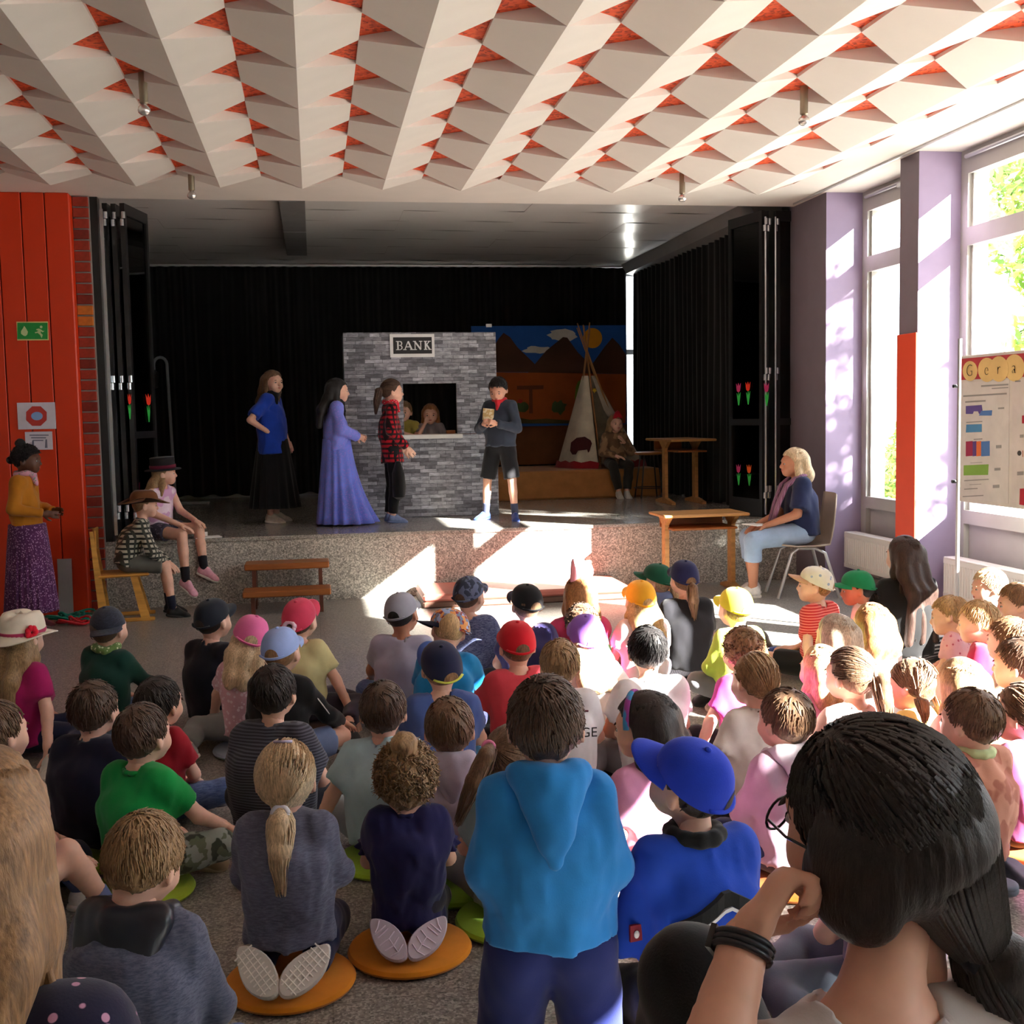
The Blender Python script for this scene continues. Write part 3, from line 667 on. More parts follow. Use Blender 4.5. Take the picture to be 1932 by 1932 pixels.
# ceiling lamps
m_brass = M_paint('brass', (.30, .25, .18), .4, .1, 10, .5, .8); m_bulb = M_paint('mirror_bulb', (.72, .70, .68), .08, .05, 5, .6, .7)
for u_, v_ in ((269, 143), (360, 322), (1517, 168), (1287, 330)):
    q = at(u_, v_, z=3.39); r = empty('pendant_lamp', (q[0], q[1], 3.205)); tag(r, 'brass tube ceiling lamp with silvered bulb under the folded ceiling', 'lamp', 'brass tube lamps under the ceiling')
    MB().lathe([(.0, .20), (.023, .20), (.023, .045), (.016, .038), (0, .038)], 14).build('tube', m_brass, r, smooth=True)
    MB().lathe([(.012, .042), (.016, .034), (.029, .022), (.034, .006), (.030, -.008), (.017, -.018), (1e-5, -.021)], 16).build('bulb', m_bulb, r, smooth=True)

# signs on the orange wall
def signbox(name, u0, v0, u1, v1, mat, label, y=9.83, cat='sign'):
    a = at(u0, v0, y=y); b2 = at(u1, v1, y=y); o = MB().box((a[0], y-.004, b2[2]), (b2[0], y+.004, a[2])).build(name, mat); tag(o, label, cat); return o
def signpoly(name, par, pts, mat, y=9.83, lay=1):
    q = [at(u, v2, y=y) for u, v2 in pts]; o = MB().prism([(p[0], p[2]) for p in q], y-.004-.0015*lay, y-.004-.0015*lay+.001, 'y').build(name, mat); return child_world(o, par)
ex = signbox('exit_sign', 31, 607, 92, 642, M_paint('sign_cream', srgb(214, 200, 130), .6), 'green emergency exit sign with flame and running figure')
signpoly('green_field', ex, [(33, 609), (90, 609), (90, 640), (33, 640)], M_paint('sign_green', srgb(30, 140, 62), .5))
cream = M_paint('sign_pale', srgb(190, 205, 150), .6)
signpoly('flame_symbol', ex, [(46, 634), (40, 630), (40, 625), (44, 619), (46, 615), (49, 619), (53, 626), (52, 631), (49, 634)], cream, lay=2)
signpoly('runner_body', ex, [(74, 620), (78, 622), (77, 628), (81, 632), (79, 638), (76, 632), (71, 628), (67, 629), (66, 627), (70, 626), (73, 624), (69, 623), (69, 621)], cream, lay=2); signpoly('runner_arm', ex, [(78, 622), (82, 625), (84, 624), (83, 626), (80, 627), (77, 624)], cream, lay=2); signpoly('runner_head', ex, blob(78, 617, 2.6, 2.6, 10), cream, lay=2)
oc = signbox('mask_poster', 32, 760, 106, 809, M_paint('poster_white', srgb(205, 200, 212), .7), 'white poster with red octagon around a blue face mask', cat='poster')
signpoly('red_octagon', oc, [(69+21*math.cos(math.pi/8+i*math.pi/4), 785+20*math.sin(math.pi/8+i*math.pi/4)) for i in range(8)], M_paint('poster_red', srgb(190, 60, 55), .6)); signpoly('blue_mask', oc, blob(70, 785, 11, 8, 16), M_paint('poster_blue', srgb(130, 165, 215), .6), lay=2)
no = signbox('paper_notice', 47, 815, 100, 848, M_paint('poster_white', srgb(205, 200, 212), .7), 'white paper notice with small printed lines on the orange wall', cat='notice')
for k in range(3): signpoly('text_line', no, [(56+k*3, 820+k*5), (92-k*5, 820+k*5), (92-k*5, 822+k*5), (56+k*3, 822+k*5)], M_paint('ink_grey', srgb(110, 110, 130), .7))
signpoly('printed_figure', no, [(86, 829), (89, 829), (90, 845), (85, 845)], M_paint('ink_grey', srgb(110, 110, 130), .7)); signpoly('printed_figure', no, [(61, 831), (64, 831), (65, 845), (60, 845)], M_paint('ink_grey', srgb(110, 110, 130), .7))

# radiators
m_rad = M_paint('radiator_white', (.80, .77, .74), .4, .03)
def radiator(y0, y1, z0, z1, label):
    r = empty('radiator', (4.56, (y0+y1)/2, z0)); tag(r, label, 'radiator'); L = y1-y0; h = z1-z0; mb = MB(); x = -.055
    n = int(L/.034); V = []; F = []
    for i in range(n+1):
        yv = -L/2+L*i/n
        for k, dx in enumerate((0, .006, .006, 0)): V.append((x+dx, yv+(.034*(.12, .28, .72, .88)[k] if i < n else 0), 0))
    P = [(p[0], p[1]) for p in V[:n*4]]
    mb.prism(P+[(x+.02, L/2), (x+.02, -L/2)], .035, h-.035, 'z')
    mb.box((x, -L/2, 0), (x+.02, L/2, .035)); mb.box((x, -L/2, h-.035), (x+.02, L/2, h)); mb.build('front_plate', m_rad, r)
    MB().box((x, -L/2, h), (.055, L/2, h+.012), bev=.003).build('grille', m_rad, r); MB().box((.03, -L/2, 0), (.05, L/2, h)).build('rear_plate', m_rad, r)
    for s in (-1, 1): MB().box((x+.02, s*L/2-.004, 0), (.05, s*L/2+.004, h)).build('side_cover', m_rad, r); MB().box((.0, s*L*.35-.015, -z0), (.03, s*L*.35+.015, 0)).build('foot', m_rad, r)
    MB().lathe([(0, 0), (.02, 0), (.022, .03), (.018, .05), (0, .05)], 12, (-.0, L/2+.03, h-.07)).build('valve', m_rad, r, smooth=True)
radiator(8.45, 9.35, .19, .485, 'white panel radiator under the window beside the mauve pillar'); radiator(6.35, 7.74, .17, .455, 'white panel radiator behind the poster board')

# poster board on poles
XB = 4.2
bd = empty('poster_board', (XB, 6.5, 0)); tag(bd, 'freestanding white poster board with lettered discs and charts', 'board')
mb = MB(); mb.box((XB, 4.95, .93), (XB+.02, 7.03, 1.885), bev=.004); kid_of(mb.build('panel', M_paint('board_white', (.66, .64, .61), .6)), bd)
for y in (7.06, 4.92): kid_of(MB().tube([(XB+.01, y, .0), (XB+.01, y, 2.0)], .014, 10).build('pole', m_alu, smooth=True), bd); kid_of(MB().box((XB-.20, y-.012, 0), (XB+.22, y+.012, .02)).build('foot', m_grey), bd)
for z in (1.69, 1.06): kid_of(MB().tube([(XB-.03, 7.07, z), (XB+.05, 7.07, z)], .012, 8).build('clamp', m_black, smooth=True), bd)
def bpoly(name, pts, c, lay=1, par=None):
    q = [at(u, v2, x=XB) for u, v2 in pts]; V = [(XB-.0012*lay-.001, p[1], p[2]) for p in q]+[(XB-.0012*lay, p[1], p[2]) for p in q]; k = len(pts)
    o = link(name, mesh_np(name, V, [tuple(range(k)), tuple(range(2*k-1, k-1, -1))]+[(i, (i+1) % k, k+(i+1) % k, k+i) for i in range(k)], [M_paint('print_'+name+'%d%d%d' % tuple(int(x*99) for x in c), c, .7)], None, False))
    return kid_of(o, bd)
bpoly('header_strip', [(1815, 677), (1990, 661), (1990, 708), (1814, 717)], srgb(180, 60, 70))
letters = []
for u, r, ch in ((1831, 14, 'G'), (1863, 17, 'e'), (1886, 18, 'r'), (1915, 19, 'a')):
    bpoly('letter_disc', blob(u, 700-(u-1831)*.07, r, r*1.35, 22), srgb(225, 195, 130), 2 if u != 1886 else 3); letters.append((u, ch))
for u, ch in letters:
    cu = bpy.data.curves.new('letter', 'FONT'); cu.body = ch; cu.size = .11; cu.extrude = .0005; cu.align_x = 'CENTER'; cu.align_y = 'CENTER'; cu.offset = -.003
    tmp = bpy.data.objects.new('tmp', cu); COL.objects.link(tmp); bpy.context.view_layer.update(); me = bpy.data.meshes.new_from_object(tmp.evaluated_get(bpy.context.evaluated_depsgraph_get())); bpy.data.objects.remove(tmp)
    q = at(u, 700-(u-1831)*.07, x=XB); me.materials.clear(); me.materials.append(m_ink); o = link('disc_letter', me); o.matrix_world = Matrix(((0, 0, -1, XB-.0075), (-1, 0, 0, q[1]), (0, 1, 0, q[2]), (0, 0, 0, 1))); o.parent = bd; o.matrix_parent_inverse = Matrix.Translation(bd.location).inverted()
bpoly('left_poster', [(1814, 722), (1905, 716), (1903, 950), (1811, 938)], srgb(214, 212, 210)); bpoly('right_poster', [(1911, 716), (1990, 710), (1990, 962), (1909, 950)], srgb(212, 208, 206))
gl = srgb(150, 150, 150)
for u0, v0, u1, v1 in ((1852, 727, 1903, 730), (1872, 732, 1903, 734), (1818, 746, 1900, 749), (1822, 757, 1860, 760), (1824, 796, 1854, 798), (1838, 828, 1854, 830), (1832, 873, 1854, 874), (1820, 906, 1866, 908), (1830, 914, 1852, 915), (1820, 922, 1845, 924), (1817, 936, 1856, 938), (1884, 769, 1895, 772), (1880, 840, 1890, 846), (1877, 883, 1888, 888), (1874, 915, 1886, 921), (1925, 820, 1932, 826), (1920, 890, 1932, 897), (1916, 718, 1926, 721)): bpoly('text_line', [(u0, v0), (u1, v0-(u1-u0)*.06), (u1, v1-(u1-u0)*.06), (u0, v1)], gl, 2)
bpoly('chart_block', [(1823, 766), (1853, 764), (1855, 780), (1848, 781), (1846, 776), (1838, 776), (1836, 781), (1823, 781)], srgb(95, 80, 150), 2); bpoly('chart_block', [(1853, 775), (1873, 774), (1872, 784), (1848, 784)], srgb(80, 125, 190), 3)
bpoly('chart_block', [(1824, 801), (1853, 800), (1853, 815), (1823, 816)], srgb(75, 140, 190), 2)
for a, b2, c in ((1823, 1836, srgb(160, 40, 80)), (1836, 1843, srgb(100, 70, 140)), (1843, 1852, srgb(225, 115, 60)), (1852, 1868, srgb(80, 125, 190))): bpoly('chart_block', [(a, 833), (b2, 832), (b2, 860), (a, 861)], c, 2)
bpoly('chart_block', [(1819, 878), (1866, 876), (1865, 896), (1819, 897)], srgb(130, 175, 75), 2)
bpoly('red_block', [(1925, 922), (1990, 918), (1990, 962), (1924, 952)], srgb(170, 30, 50), 2); bpoly('red_block', [(1929, 784), (1990, 780), (1990, 798), (1929, 799)], srgb(170, 40, 60), 2); bpoly('eagle_emblem', blob(1924, 855, 4, 5, 8), srgb(60, 60, 60), 2); bpoly('emblem_bar', [(1930, 850), (1931, 850), (1931, 862), (1930, 862)], srgb(150, 60, 40), 2)
# ------------------------------------------------------------------ implicit surfaces for bodies, clothes and hair
def nrm(v): v = np.asarray(v, float); return v/(np.linalg.norm(v)+1e-12)
def A3(*a): return np.array(a, float)
def wob(X, Y, Z, f, seed=0):
    s = seed*1.7
    return (np.sin(f*(X*1.0+.6*Y)+s)*np.sin(f*(.9*Z-.4*X)+2.1*s+1)+.6*np.sin(f*1.9*(Y-.5*Z)+s*.7)*np.sin(f*1.7*(X+.3*Z)+s))/1.6
class Field:
    def __init__(s, lo, hi, h):
        s.h = h; s.lo = np.asarray(lo, float)-2*h; n = np.ceil((np.asarray(hi, float)+2*h-s.lo)/h).astype(int)+1
        s.n = n; s.D = np.full(tuple(n), 1.0, np.float32)
        s.ax = [(s.lo[i]+h*np.arange(n[i])).astype(np.float32) for i in range(3)]
    def sl(s, lo, hi, pad):
        i0 = np.maximum(0, np.floor((np.asarray(lo)-pad-s.lo)/s.h).astype(int)); i1 = np.minimum(s.n, np.ceil((np.asarray(hi)+pad-s.lo)/s.h).astype(int)+1)
        if (i1 <= i0).any(): return None
        S = tuple(slice(a, b) for a, b in zip(i0, i1)); X = s.ax[0][S[0]][:, None, None]; Y = s.ax[1][S[1]][None, :, None]; Z = s.ax[2][S[2]][None, None, :]
        return S, X, Y, Z
    def _u(s, S, d, k):
        a = s.D[S]
        if k > 0: h = np.clip(.5+.5*(a-d)/k, 0, 1); r = a*(1-h)+d*h-k*h*(1-h); r = np.where(a > .9, np.minimum(a, d), r)
        else: r = np.minimum(a, d)
        s.D[S] = r
    def cone(s, a, b, ra, rb, k=.015, wide=None, wq=1.0, flat=False, flata=False):
        a = np.asarray(a, float); b = np.asarray(b, float); r = max(ra, rb)*max(1, wq)
        q = s.sl(np.minimum(a, b)-r, np.maximum(a, b)+r, .03+k)
        if q is None: return s
        S, X, Y, Z = q; ba = b-a; L2 = float(ba @ ba)+1e-12
        PX_, PY_, PZ_ = X-a[0], Y-a[1], Z-a[2]
        t0 = (PX_*ba[0]+PY_*ba[1]+PZ_*ba[2])/L2; t = np.clip(t0, 0, 1)
        QX, QY, QZ = PX_-t*ba[0], PY_-t*ba[1], PZ_-t*ba[2]
        d2 = QX*QX+QY*QY+QZ*QZ
        if wide is not None:
            w = nrm(wide); c = QX*w[0]+QY*w[1]+QZ*w[2]; d2 = d2-c*c*(1-1/(wq*wq))
        d = np.sqrt(np.maximum(d2, 0))-(ra+(rb-ra)*t)
        L = math.sqrt(L2)
        if flat: d = np.maximum(d, (t0-1)*L)
        if flata: d = np.maximum(d, -t0*L)
        s._u(S, d, k); return s
    def ell(s, c, r, R=None, k=.015):
        c = np.asarray(c, float); r = np.asarray(r, float); m = r.max()
        q = s.sl(c-m, c+m, .03+k)
        if q is None: return s
        S, X, Y, Z = q; d = ell_d(X-c[0], Y-c[1], Z-c[2], r, R); s._u(S, d, k); return s
    def sub(s, fn, lo, hi, k=.0):
        q = s.sl(lo, hi, .02)
        if q is None: return s
        S, X, Y, Z = q; d = fn(X, Y, Z); s.D[S] = np.maximum(s.D[S], -d); return s
    def sub_ell(s, c, r, R=None):
        c = np.asarray(c, float); r = np.asarray(r, float); m = r.max(); return s.sub(lambda X, Y, Z: ell_d(X-c[0], Y-c[1], Z-c[2], r, R), c-m, c+m)
    def sub_cone(s, a, b, ra, rb):
        a = np.asarray(a, float); b = np.asarray(b, float); ba = b-a; L2 = ba @ ba; m = max(ra, rb)
        def fn(X, Y, Z):
            t = np.clip(((X-a[0])*ba[0]+(Y-a[1])*ba[1]+(Z-a[2])*ba[2])/L2, 0, 1)
            return np.sqrt((X-a[0]-t*ba[0])**2+(Y-a[1]-t*ba[1])**2+(Z-a[2]-t*ba[2])**2)-(ra+(rb-ra)*t)
        return s.sub(fn, np.minimum(a, b)-m, np.maximum(a, b)+m)
    def zmin(s, z): s.D = np.maximum(s.D, (z-s.ax[2])[None, None, :]).astype(np.float32); return s
    def warp(s, fn):
        X = s.ax[0][:, None, None]; Y = s.ax[1][None, :, None]; Z = s.ax[2][None, None, :]; s.D = (s.D+fn(X, Y, Z)).astype(np.float32); return s
    def net(s):
        D = s.D; s1 = D < 0
        n0, n1, n2 = D.shape
        c = np.zeros((n0-1, n1-1, n2-1), np.int8)
        for dx in (0, 1):
            for dy in (0, 1):
                for dz in (0, 1): c += s1[dx:n0-1+dx, dy:n1-1+dy, dz:n2-1+dz]
        act = (c > 0) & (c < 8); I, J, K = np.nonzero(act)
        idx = np.full(act.shape, -1, np.int32); idx[I, J, K] = np.arange(len(I))
        P = np.zeros((len(I), 3)); W = np.zeros(len(I))
        cor = [(0, 0, 0), (1, 0, 0), (0, 1, 0), (1, 1, 0), (0, 0, 1), (1, 0, 1), (0, 1, 1), (1, 1, 1)]
        val = [D[I+a, J+b, K+e] for a, b, e in cor]
        for a, b in ((0, 1), (2, 3), (4, 5), (6, 7), (0, 2), (1, 3), (4, 6), (5, 7), (0, 4), (1, 5), (2, 6), (3, 7)):
            va, vb = val[a], val[b]; m = (va < 0) != (vb < 0); t = np.where(m, va/np.where(m, va-vb, 1), 0)
            pa = np.array(cor[a], float); pb = np.array(cor[b], float)
            P += m[:, None]*(pa+t[:, None]*(pb-pa)); W += m
        V = s.lo+s.h*(np.stack([I, J, K], 1)+P/np.maximum(W, 1)[:, None])
        Q = []
        for axn in range(3):
            a = [slice(None)]*3; b = [slice(None)]*3; a[axn] = slice(0, -1); b[axn] = slice(1, None)
            e = s1[tuple(a)] != s1[tuple(b)]; ii = np.stack(np.nonzero(e), 1)
            o1, o2 = [(1, 2), (2, 0), (0, 1)][axn]
            ok = (ii[:, o1] > 0) & (ii[:, o2] > 0) & (ii[:, o1] < D.shape[o1]-1) & (ii[:, o2] < D.shape[o2]-1); ii = ii[ok]
            if not len(ii): continue
            ins = s1[ii[:, 0], ii[:, 1], ii[:, 2]]
            def g(d1, d2):
                j = ii.copy(); j[:, o1] -= d1; j[:, o2] -= d2; return idx[j[:, 0], j[:, 1], j[:, 2]]
            q = np.stack([g(1, 1), g(0, 1), g(0, 0), g(1, 0)], 1); q = np.where(ins[:, None], q, q[:, ::-1]); Q.append(q)
        Q = np.concatenate(Q) if Q else np.zeros((0, 4), np.int32)
        Q = Q[(Q >= 0).all(1)]
        return V, Q.astype(np.int32)
def ell_d(X, Y, Z, r, R=None):
    if R is not None:
        X, Y, Z = (R[0][0]*X+R[1][0]*Y+R[2][0]*Z, R[0][1]*X+R[1][1]*Y+R[2][1]*Z, R[0][2]*X+R[1][2]*Y+R[2][2]*Z)
    k0 = np.sqrt((X/r[0])**2+(Y/r[1])**2+(Z/r[2])**2); k1 = np.sqrt((X/r[0]**2)**2+(Y/r[1]**2)**2+(Z/r[2]**2)**2)+1e-9
    return k0*(k0-1)/k1
def Rz(a): c, s = math.cos(a), math.sin(a); return A3([c, -s, 0], [s, c, 0], [0, 0, 1])
def Rx(a): c, s = math.cos(a), math.sin(a); return A3([1, 0, 0], [0, c, -s], [0, s, c])
def Ry(a): c, s = math.cos(a), math.sin(a); return A3([c, 0, s], [0, 1, 0], [-s, 0, c])
def joinVQ(parts):
    """parts: list of (V, Q, mat)"""
    V = []; Q = []; m = []; o = 0
    for v, q, k in parts:
        V.append(v); Q.append(q+o); m.append(np.full(len(q), k, np.int32)); o += len(v)
    return np.concatenate(V), np.concatenate(Q), np.concatenate(m)
def uvell(c, r, n=10, m=6, R=None):
    V = []; Q = []
    for i in range(m+1):
        th = math.pi*(.02+.96*i/m)
        for k in range(n): a = 2*math.pi*k/n; V.append((r[0]*math.sin(th)*math.cos(a), r[1]*math.sin(th)*math.sin(a), -r[2]*math.cos(th)))
    for i in range(m):
        for k in range(n): Q.append((i*n+k, i*n+(k+1) % n, (i+1)*n+(k+1) % n, (i+1)*n+k))
    V = np.array(V)
    if R is not None: V = V @ np.asarray(R).T
    return V+np.asarray(c), np.array(Q, np.int32)

# ---- head (unit = child head, face towards +Y, centre of the head at the origin)
def head_template(h=.0052):
    f = Field((-.10, -.12, -.16), (.10, .13, .12), h)
    f.ell((0, -.006, .018), (.073, .090, .088)); f.ell((0, .030, -.020), (.062, .058, .062), k=.03); f.ell((0, .050, -.068), (.036, .034, .028), k=.025)
    for s in (-1, 1):
        f.ell((s*.036, .058, -.036), (.024, .020, .022), k=.02)
        f.ell((s*.0745, -.006, -.012), (.0085, .019, .028), Rz(s*.35), k=.006)
        f.sub_ell((s*.031, .094, -.004), (.015, .014, .010))
    f.cone((0, .080, .004), (0, .0965, -.026), .0075, .0115, k=.010); f.ell((.0, .078, -.050), (.020, .012, .010), k=.012); f.ell((0, .066, .022), (.05, .02, .012), k=.02)
    f.cone((0, -.020, -.05), (0, -.030, -.155), .038, .040, k=.025)
    V, Q = f.net(); parts = [(V, Q, 0)]
    for s in (-1, 1):
        v, q = uvell((s*.031, .0785, -.004), (.0115, .0088, .0065)); parts.append((v, q, 1))
        v, q = uvell((s*.0315, .0858, -.004), (.0058, .0022, .0058), 8, 4); parts.append((v, q, 2))
        v, q = uvell((s*.032, .0865, .0165), (.016, .0035, .0032), 8, 4, Ry(s*.12)); parts.append((v, q, 3))
    v, q = uvell((0, .0895, -.0485), (.017, .0035, .0032), 10, 4); parts.append((v, q, 4)); v, q = uvell((0, .0890, -.0545), (.014, .0038, .0038), 10, 4); parts.append((v, q, 4))
    return joinVQ(parts)
HEAD = head_template(); HEADLO = head_template(.0095)
# ---- hand (wrist at origin, fingers towards +Y, palm facing -Z, thumb towards +X), unit length about 1
def hand_template(curl, h=.032):
    f = Field((-.32, -.15, -.55), (.55, 1.1, .2), h)
    f.cone((0, -.12, 0), (0, .10, 0), .135, .13, wide=(1, 0, 0), wq=1.25, k=.05)
    f.cone((-.04, .12, 0), (-.04, .44, 0), .095, .095, wide=(1, 0, 0), wq=2.2, k=.06)
    for i, (x, L) in enumerate(((.155, .43), (.035, .48), (-.085, .44), (-.195, .34))):
        p = A3(x, .47, 0); a = 0.0; r = .058
        for sgm, fr in enumerate((.45, .32, .23)):
            a += curl*(.9, 1.1, .8)[sgm]; d = A3(x*.12, math.cos(a), -math.sin(a)); q = p+d*L*fr; f.cone(p, q, r, r*.9, k=.012); p = q; r *= .9
    p = A3(.17, .10, -.02); q = A3(.32, .28, -.07-.1*curl); f.cone(p, q, .085, .065, k=.05); p2 = q+A3(.06-.12*curl, .17, -.08*curl); f.cone(q, p2, .062, .05, k=.02); return f.net()
HANDS = {'open': hand_template(.22), 'grip': hand_template(1.05), 'fist': hand_template(1.35)}
HANDSLO = {'open': hand_template(.22, .05), 'grip': hand_template(1.05, .05), 'fist': hand_template(1.35, .05)}
def hand_mesh(kind, wrist, d, palm, L, right, lo=True):
    V, Q = (HANDSLO if lo else HANDS)[kind]; V = V.copy()
    if not right: V[:, 0] *= -1; Q = Q[:, ::-1]
    y = nrm(d); z = -nrm(np.asarray(palm, float)-y*np.dot(palm, y)); x = np.cross(y, z)
    return (V*L) @ np.stack([x, y, z]) + np.asarray(wrist), Q
# ---- shoe (heel at -Y, toe at +Y, sole at z=0, unit = length 1)
def shoe_template(h=.035):
    f = Field((-.25, -.5, -.05), (.25, .6, .6), h)
    f.cone((0, -.27, .16), (0, .28, .12), .17, .15, k=.08); f.ell((0, .34, .10), (.19, .20, .12), k=.06); f.cone((0, -.28, .2), (0, -.26, .36), .16, .15, k=.06, flat=True); f.cone((0, -.05, .30), (0, .2, .18), .12, .10, k=.06)
    f.sub_ell((0, -.27, .42), (.10, .13, .12)); f.zmin(.0); V, Q = f.net()
    g = Field((-.25, -.55, -.06), (.25, .62, .15), h); g.cone((0, -.30, .03), (0, .33, .03), .165, .195, wide=(1, 0, 0), wq=1.0, k=.02); g.zmin(-.02)
    g.D = np.maximum(g.D, (g.ax[2]-.085)[None, None, :]).astype(np.float32); V2, Q2 = g.net()
    tongue, tq = uvell((0, .02, .33), (.075, .13, .03), 8, 4, Rx(-.6))
    parts = [(V, Q, 0), (V2, Q2, 1), (tongue, tq, 2)]
    for i in range(4):
        v, q = uvell((0, .06+.06*i, .315-.035*i), (.10, .012, .014), 8, 4); parts.append((v, q, 3))
    return joinVQ(parts)
SHOE = shoe_template()
# ------------------------------------------------------------------ hair, caps, hats (head coordinates)
def tubes(P, r, k=3):
    """P (n,m,3), r (n,m) -> quads"""
    n, m, _ = P.shape; T = np.gradient(P, axis=1); T /= np.linalg.norm(T, axis=2, keepdims=True)+1e-9
    ref = np.where(np.abs(T[..., 2:3]) < .8, np.array([0, 0, 1.]), np.array([1., 0, 0])); U = np.cross(T, ref); U /= np.linalg.norm(U, axis=2, keepdims=True)+1e-9; W = np.cross(T, U)
    an = 2*np.pi*np.arange(k)/k
    V = P[:, :, None, :]+r[:, :, None, None]*(np.cos(an)[None, None, :, None]*U[:, :, None, :]+np.sin(an)[None, None, :, None]*W[:, :, None, :])
    i = np.arange(n)[:, None, None]*m*k+np.arange(m-1)[None, :, None]*k; a = np.arange(k)[None, None, :]; b = (a+1) % k
    Q = np.stack([i+a, i+b, i+k+b, i+k+a], -1).reshape(-1, 4)
    return V.reshape(-1, 3), Q.astype(np.int32)
HL = ([-.12, -.07, -.035, -.01, .02, .045, .07, .12], [-.062, -.058, -.040, -.012, .012, .045, .060, .066])
SK = (np.array([0, -.008, .021]), np.array([.0795, .0975, .0945]))
def on_skull(d, off=0.0):
    d = d/(np.linalg.norm(d/SK[1], axis=-1, keepdims=True)+1e-9); n = d/(np.linalg.norm(d, axis=-1, keepdims=True)+1e-9); return SK[0]+d+n*off
def hair_template(kind, seed=0, L=.2, n=170, h=.0065, top=True, tie=(0, -.105, .0), wave=.0, curl=.0, tail_dir=(0, -.25, -1), thick=.03, side=1, fr=.0, spread=1.0, bulk=False):
    rng = np.random.default_rng(seed); loz = -.12-(L if kind in ('long', 'pony', 'pig') else .06)
    f = Field((-.17, -.25, loz-.05), (.17, .13, .19), h)
    f.ell(SK[0]-A3(0, 0, 0 if top else .004), SK[1]*(1.0 if top else .945))
    X = f.ax[0][:, None, None]; Y = f.ax[1][None, :, None]; Z = f.ax[2][None, None, :]
    zl = np.interp(f.ax[1], *HL).astype(np.float32)[None, :, None]
    if kind == 'long' or kind == 'bob': zl = np.where(f.ax[1][None, :, None] < .02, np.float32(-.5), zl)
    f.D = np.maximum(f.D, (zl-f.ax[2][None, None, :])*.8).astype(np.float32)
    an = np.arctan2(f.ax[0][:, None, None], -(f.ax[1]+.02)[None, :, None])+0*Z
    if top: f.D = f.D+(.0022*np.sin(an*23+8*np.sin(an*3+seed))*(np.abs(Z) < .1)+.0025*wob(X, Y, Z, 75, seed)).astype(np.float32)
    tie = np.asarray(tie, float); parts = []; Ps = []; Rs = []
    crown = A3(.012*(-1)**seed, -.035, .10)
    # scalp strands
    m = 9 if n > 800 else 7
    d = rng.normal(size=(n*3, 3)); d[:, 2] = np.abs(d[:, 2])*.9-.25; d = d/np.linalg.norm(d, axis=1, keepdims=True); p = on_skull(d*.1)
    ok = p[:, 2] > np.interp(p[:, 1], *HL)+.004
    if not top: ok &= p[:, 2] < -.005
    p = p[ok][:n]; nn = len(p)
    if kind in ('short', 'curly', 'bun') or not top:
        fl = p-crown; fl = fl+rng.normal(size=p.shape)*(.012 if kind == 'short' else .02); t = np.linspace(0, 1, m)[None, :, None]
        ln = (.045+.035*rng.random((nn, 1, 1)))*(1.0 if kind == 'short' else .7)
        g = p[:, None, :]+t*ln*(fl/(np.linalg.norm(fl, axis=1, keepdims=True)+1e-9))[:, None, :]
        path = on_skull(g-SK[0], .002)+(t**2)*rng.uniform(-.003, .003+fr, (nn, 1, 1))*nrmv(g-SK[0])
        if curl: path = path+curl*np.stack([np.sin(t[..., 0]*14+rng.random((nn, 1))*6), np.cos(t[..., 0]*14+rng.random((nn, 1))*6), np.sin(t[..., 0]*11+rng.random((nn, 1))*6)], -1)
        path[..., 2] = np.maximum(path[..., 2], np.interp(path[..., 1], *HL)-.012)
        Ps.append(path); Rs.append(np.broadcast_to((.0032 if kind == 'short' else .0036)*(1-.75*t[..., 0]), (nn, m)))
    elif kind in ('pony', 'pig', 'gather'):
        t = np.linspace(0, 1, m)[None, :, None]; tt = tie[None, :].repeat(nn, 0)
        if kind == 'pig': tt = np.where(p[:, :1] > 0, tt*A3(1, 1, 1), tt*A3(-1, 1, 1))
        g = p[:, None, :]*(1-t)+tt[:, None, :]*t; path = on_skull(g-SK[0], .0022+.0012*rng.random((nn, 1, 1))); path = path*(1-t**6)+tt[:, None, :]*t**6
        Ps.append(path); Rs.append(np.broadcast_to((.0024 if n > 800 else .0034)*(1-.3*t[..., 0]), (nn, m)))
    if kind == 'bun': f.ell(tie, (.036, .036, .032), k=.02); f.D = (f.D+.004*wob(X, Y, Z, 120, 3)).astype(np.float32)
    if kind == 'curly': f.warp(lambda X, Y, Z: -.004+.006*wob(X, Y, Z, 95, seed))
    if kind in ('pony', 'pig'):
        for sgn in ((1,) if kind == 'pony' else (1, -1)):
            T = tie*A3(sgn, 1, 1); td = nrm(A3(*tail_dir)*A3(sgn, 1, 1)); k1 = T+nrm(td+A3(0, -.9, .25))*.03; k2 = T+td*L*.45+A3(0, -.012, 0); k3 = T+td*L
            if bulk:
                for e_ in (-1, 1): f.ell((e_*.070, -.012, -.028), (.022, .055, .062), k=.03)
                f.cone((0, -.055, -.0), T, .062, thick*.8, k=.03)
            f.cone(T, k1, thick*.55, thick*.8, k=.01); f.cone(k1, k2, thick*.8, thick, k=.01); f.cone(k2, k3, thick, thick*.25, k=.01)
            nt_ = max(30, n//3); t = np.linspace(0, 1, 8); P = np.zeros((nt_, 8, 3)); ph = rng.random((nt_, 1))*6.28; rad = thick*np.sqrt(rng.random((nt_, 1)))*1.05
            for j, tj in enumerate(t):
                cpt = (T*(1-tj)**2+2*tj*(1-tj)*(k1*.3+k2*.7)+tj**2*k3); sp = (.45+1.0*math.sin(math.pi*min(1, tj*.8+.1)))*(1-.5*tj)
                P[:, j] = cpt+np.stack([np.cos(ph[:, 0])*rad[:, 0]*sp+wave*np.sin(tj*9+ph[:, 0]), np.sin(ph[:, 0])*rad[:, 0]*sp, rng.uniform(-.02, .01, nt_)*tj], 1)
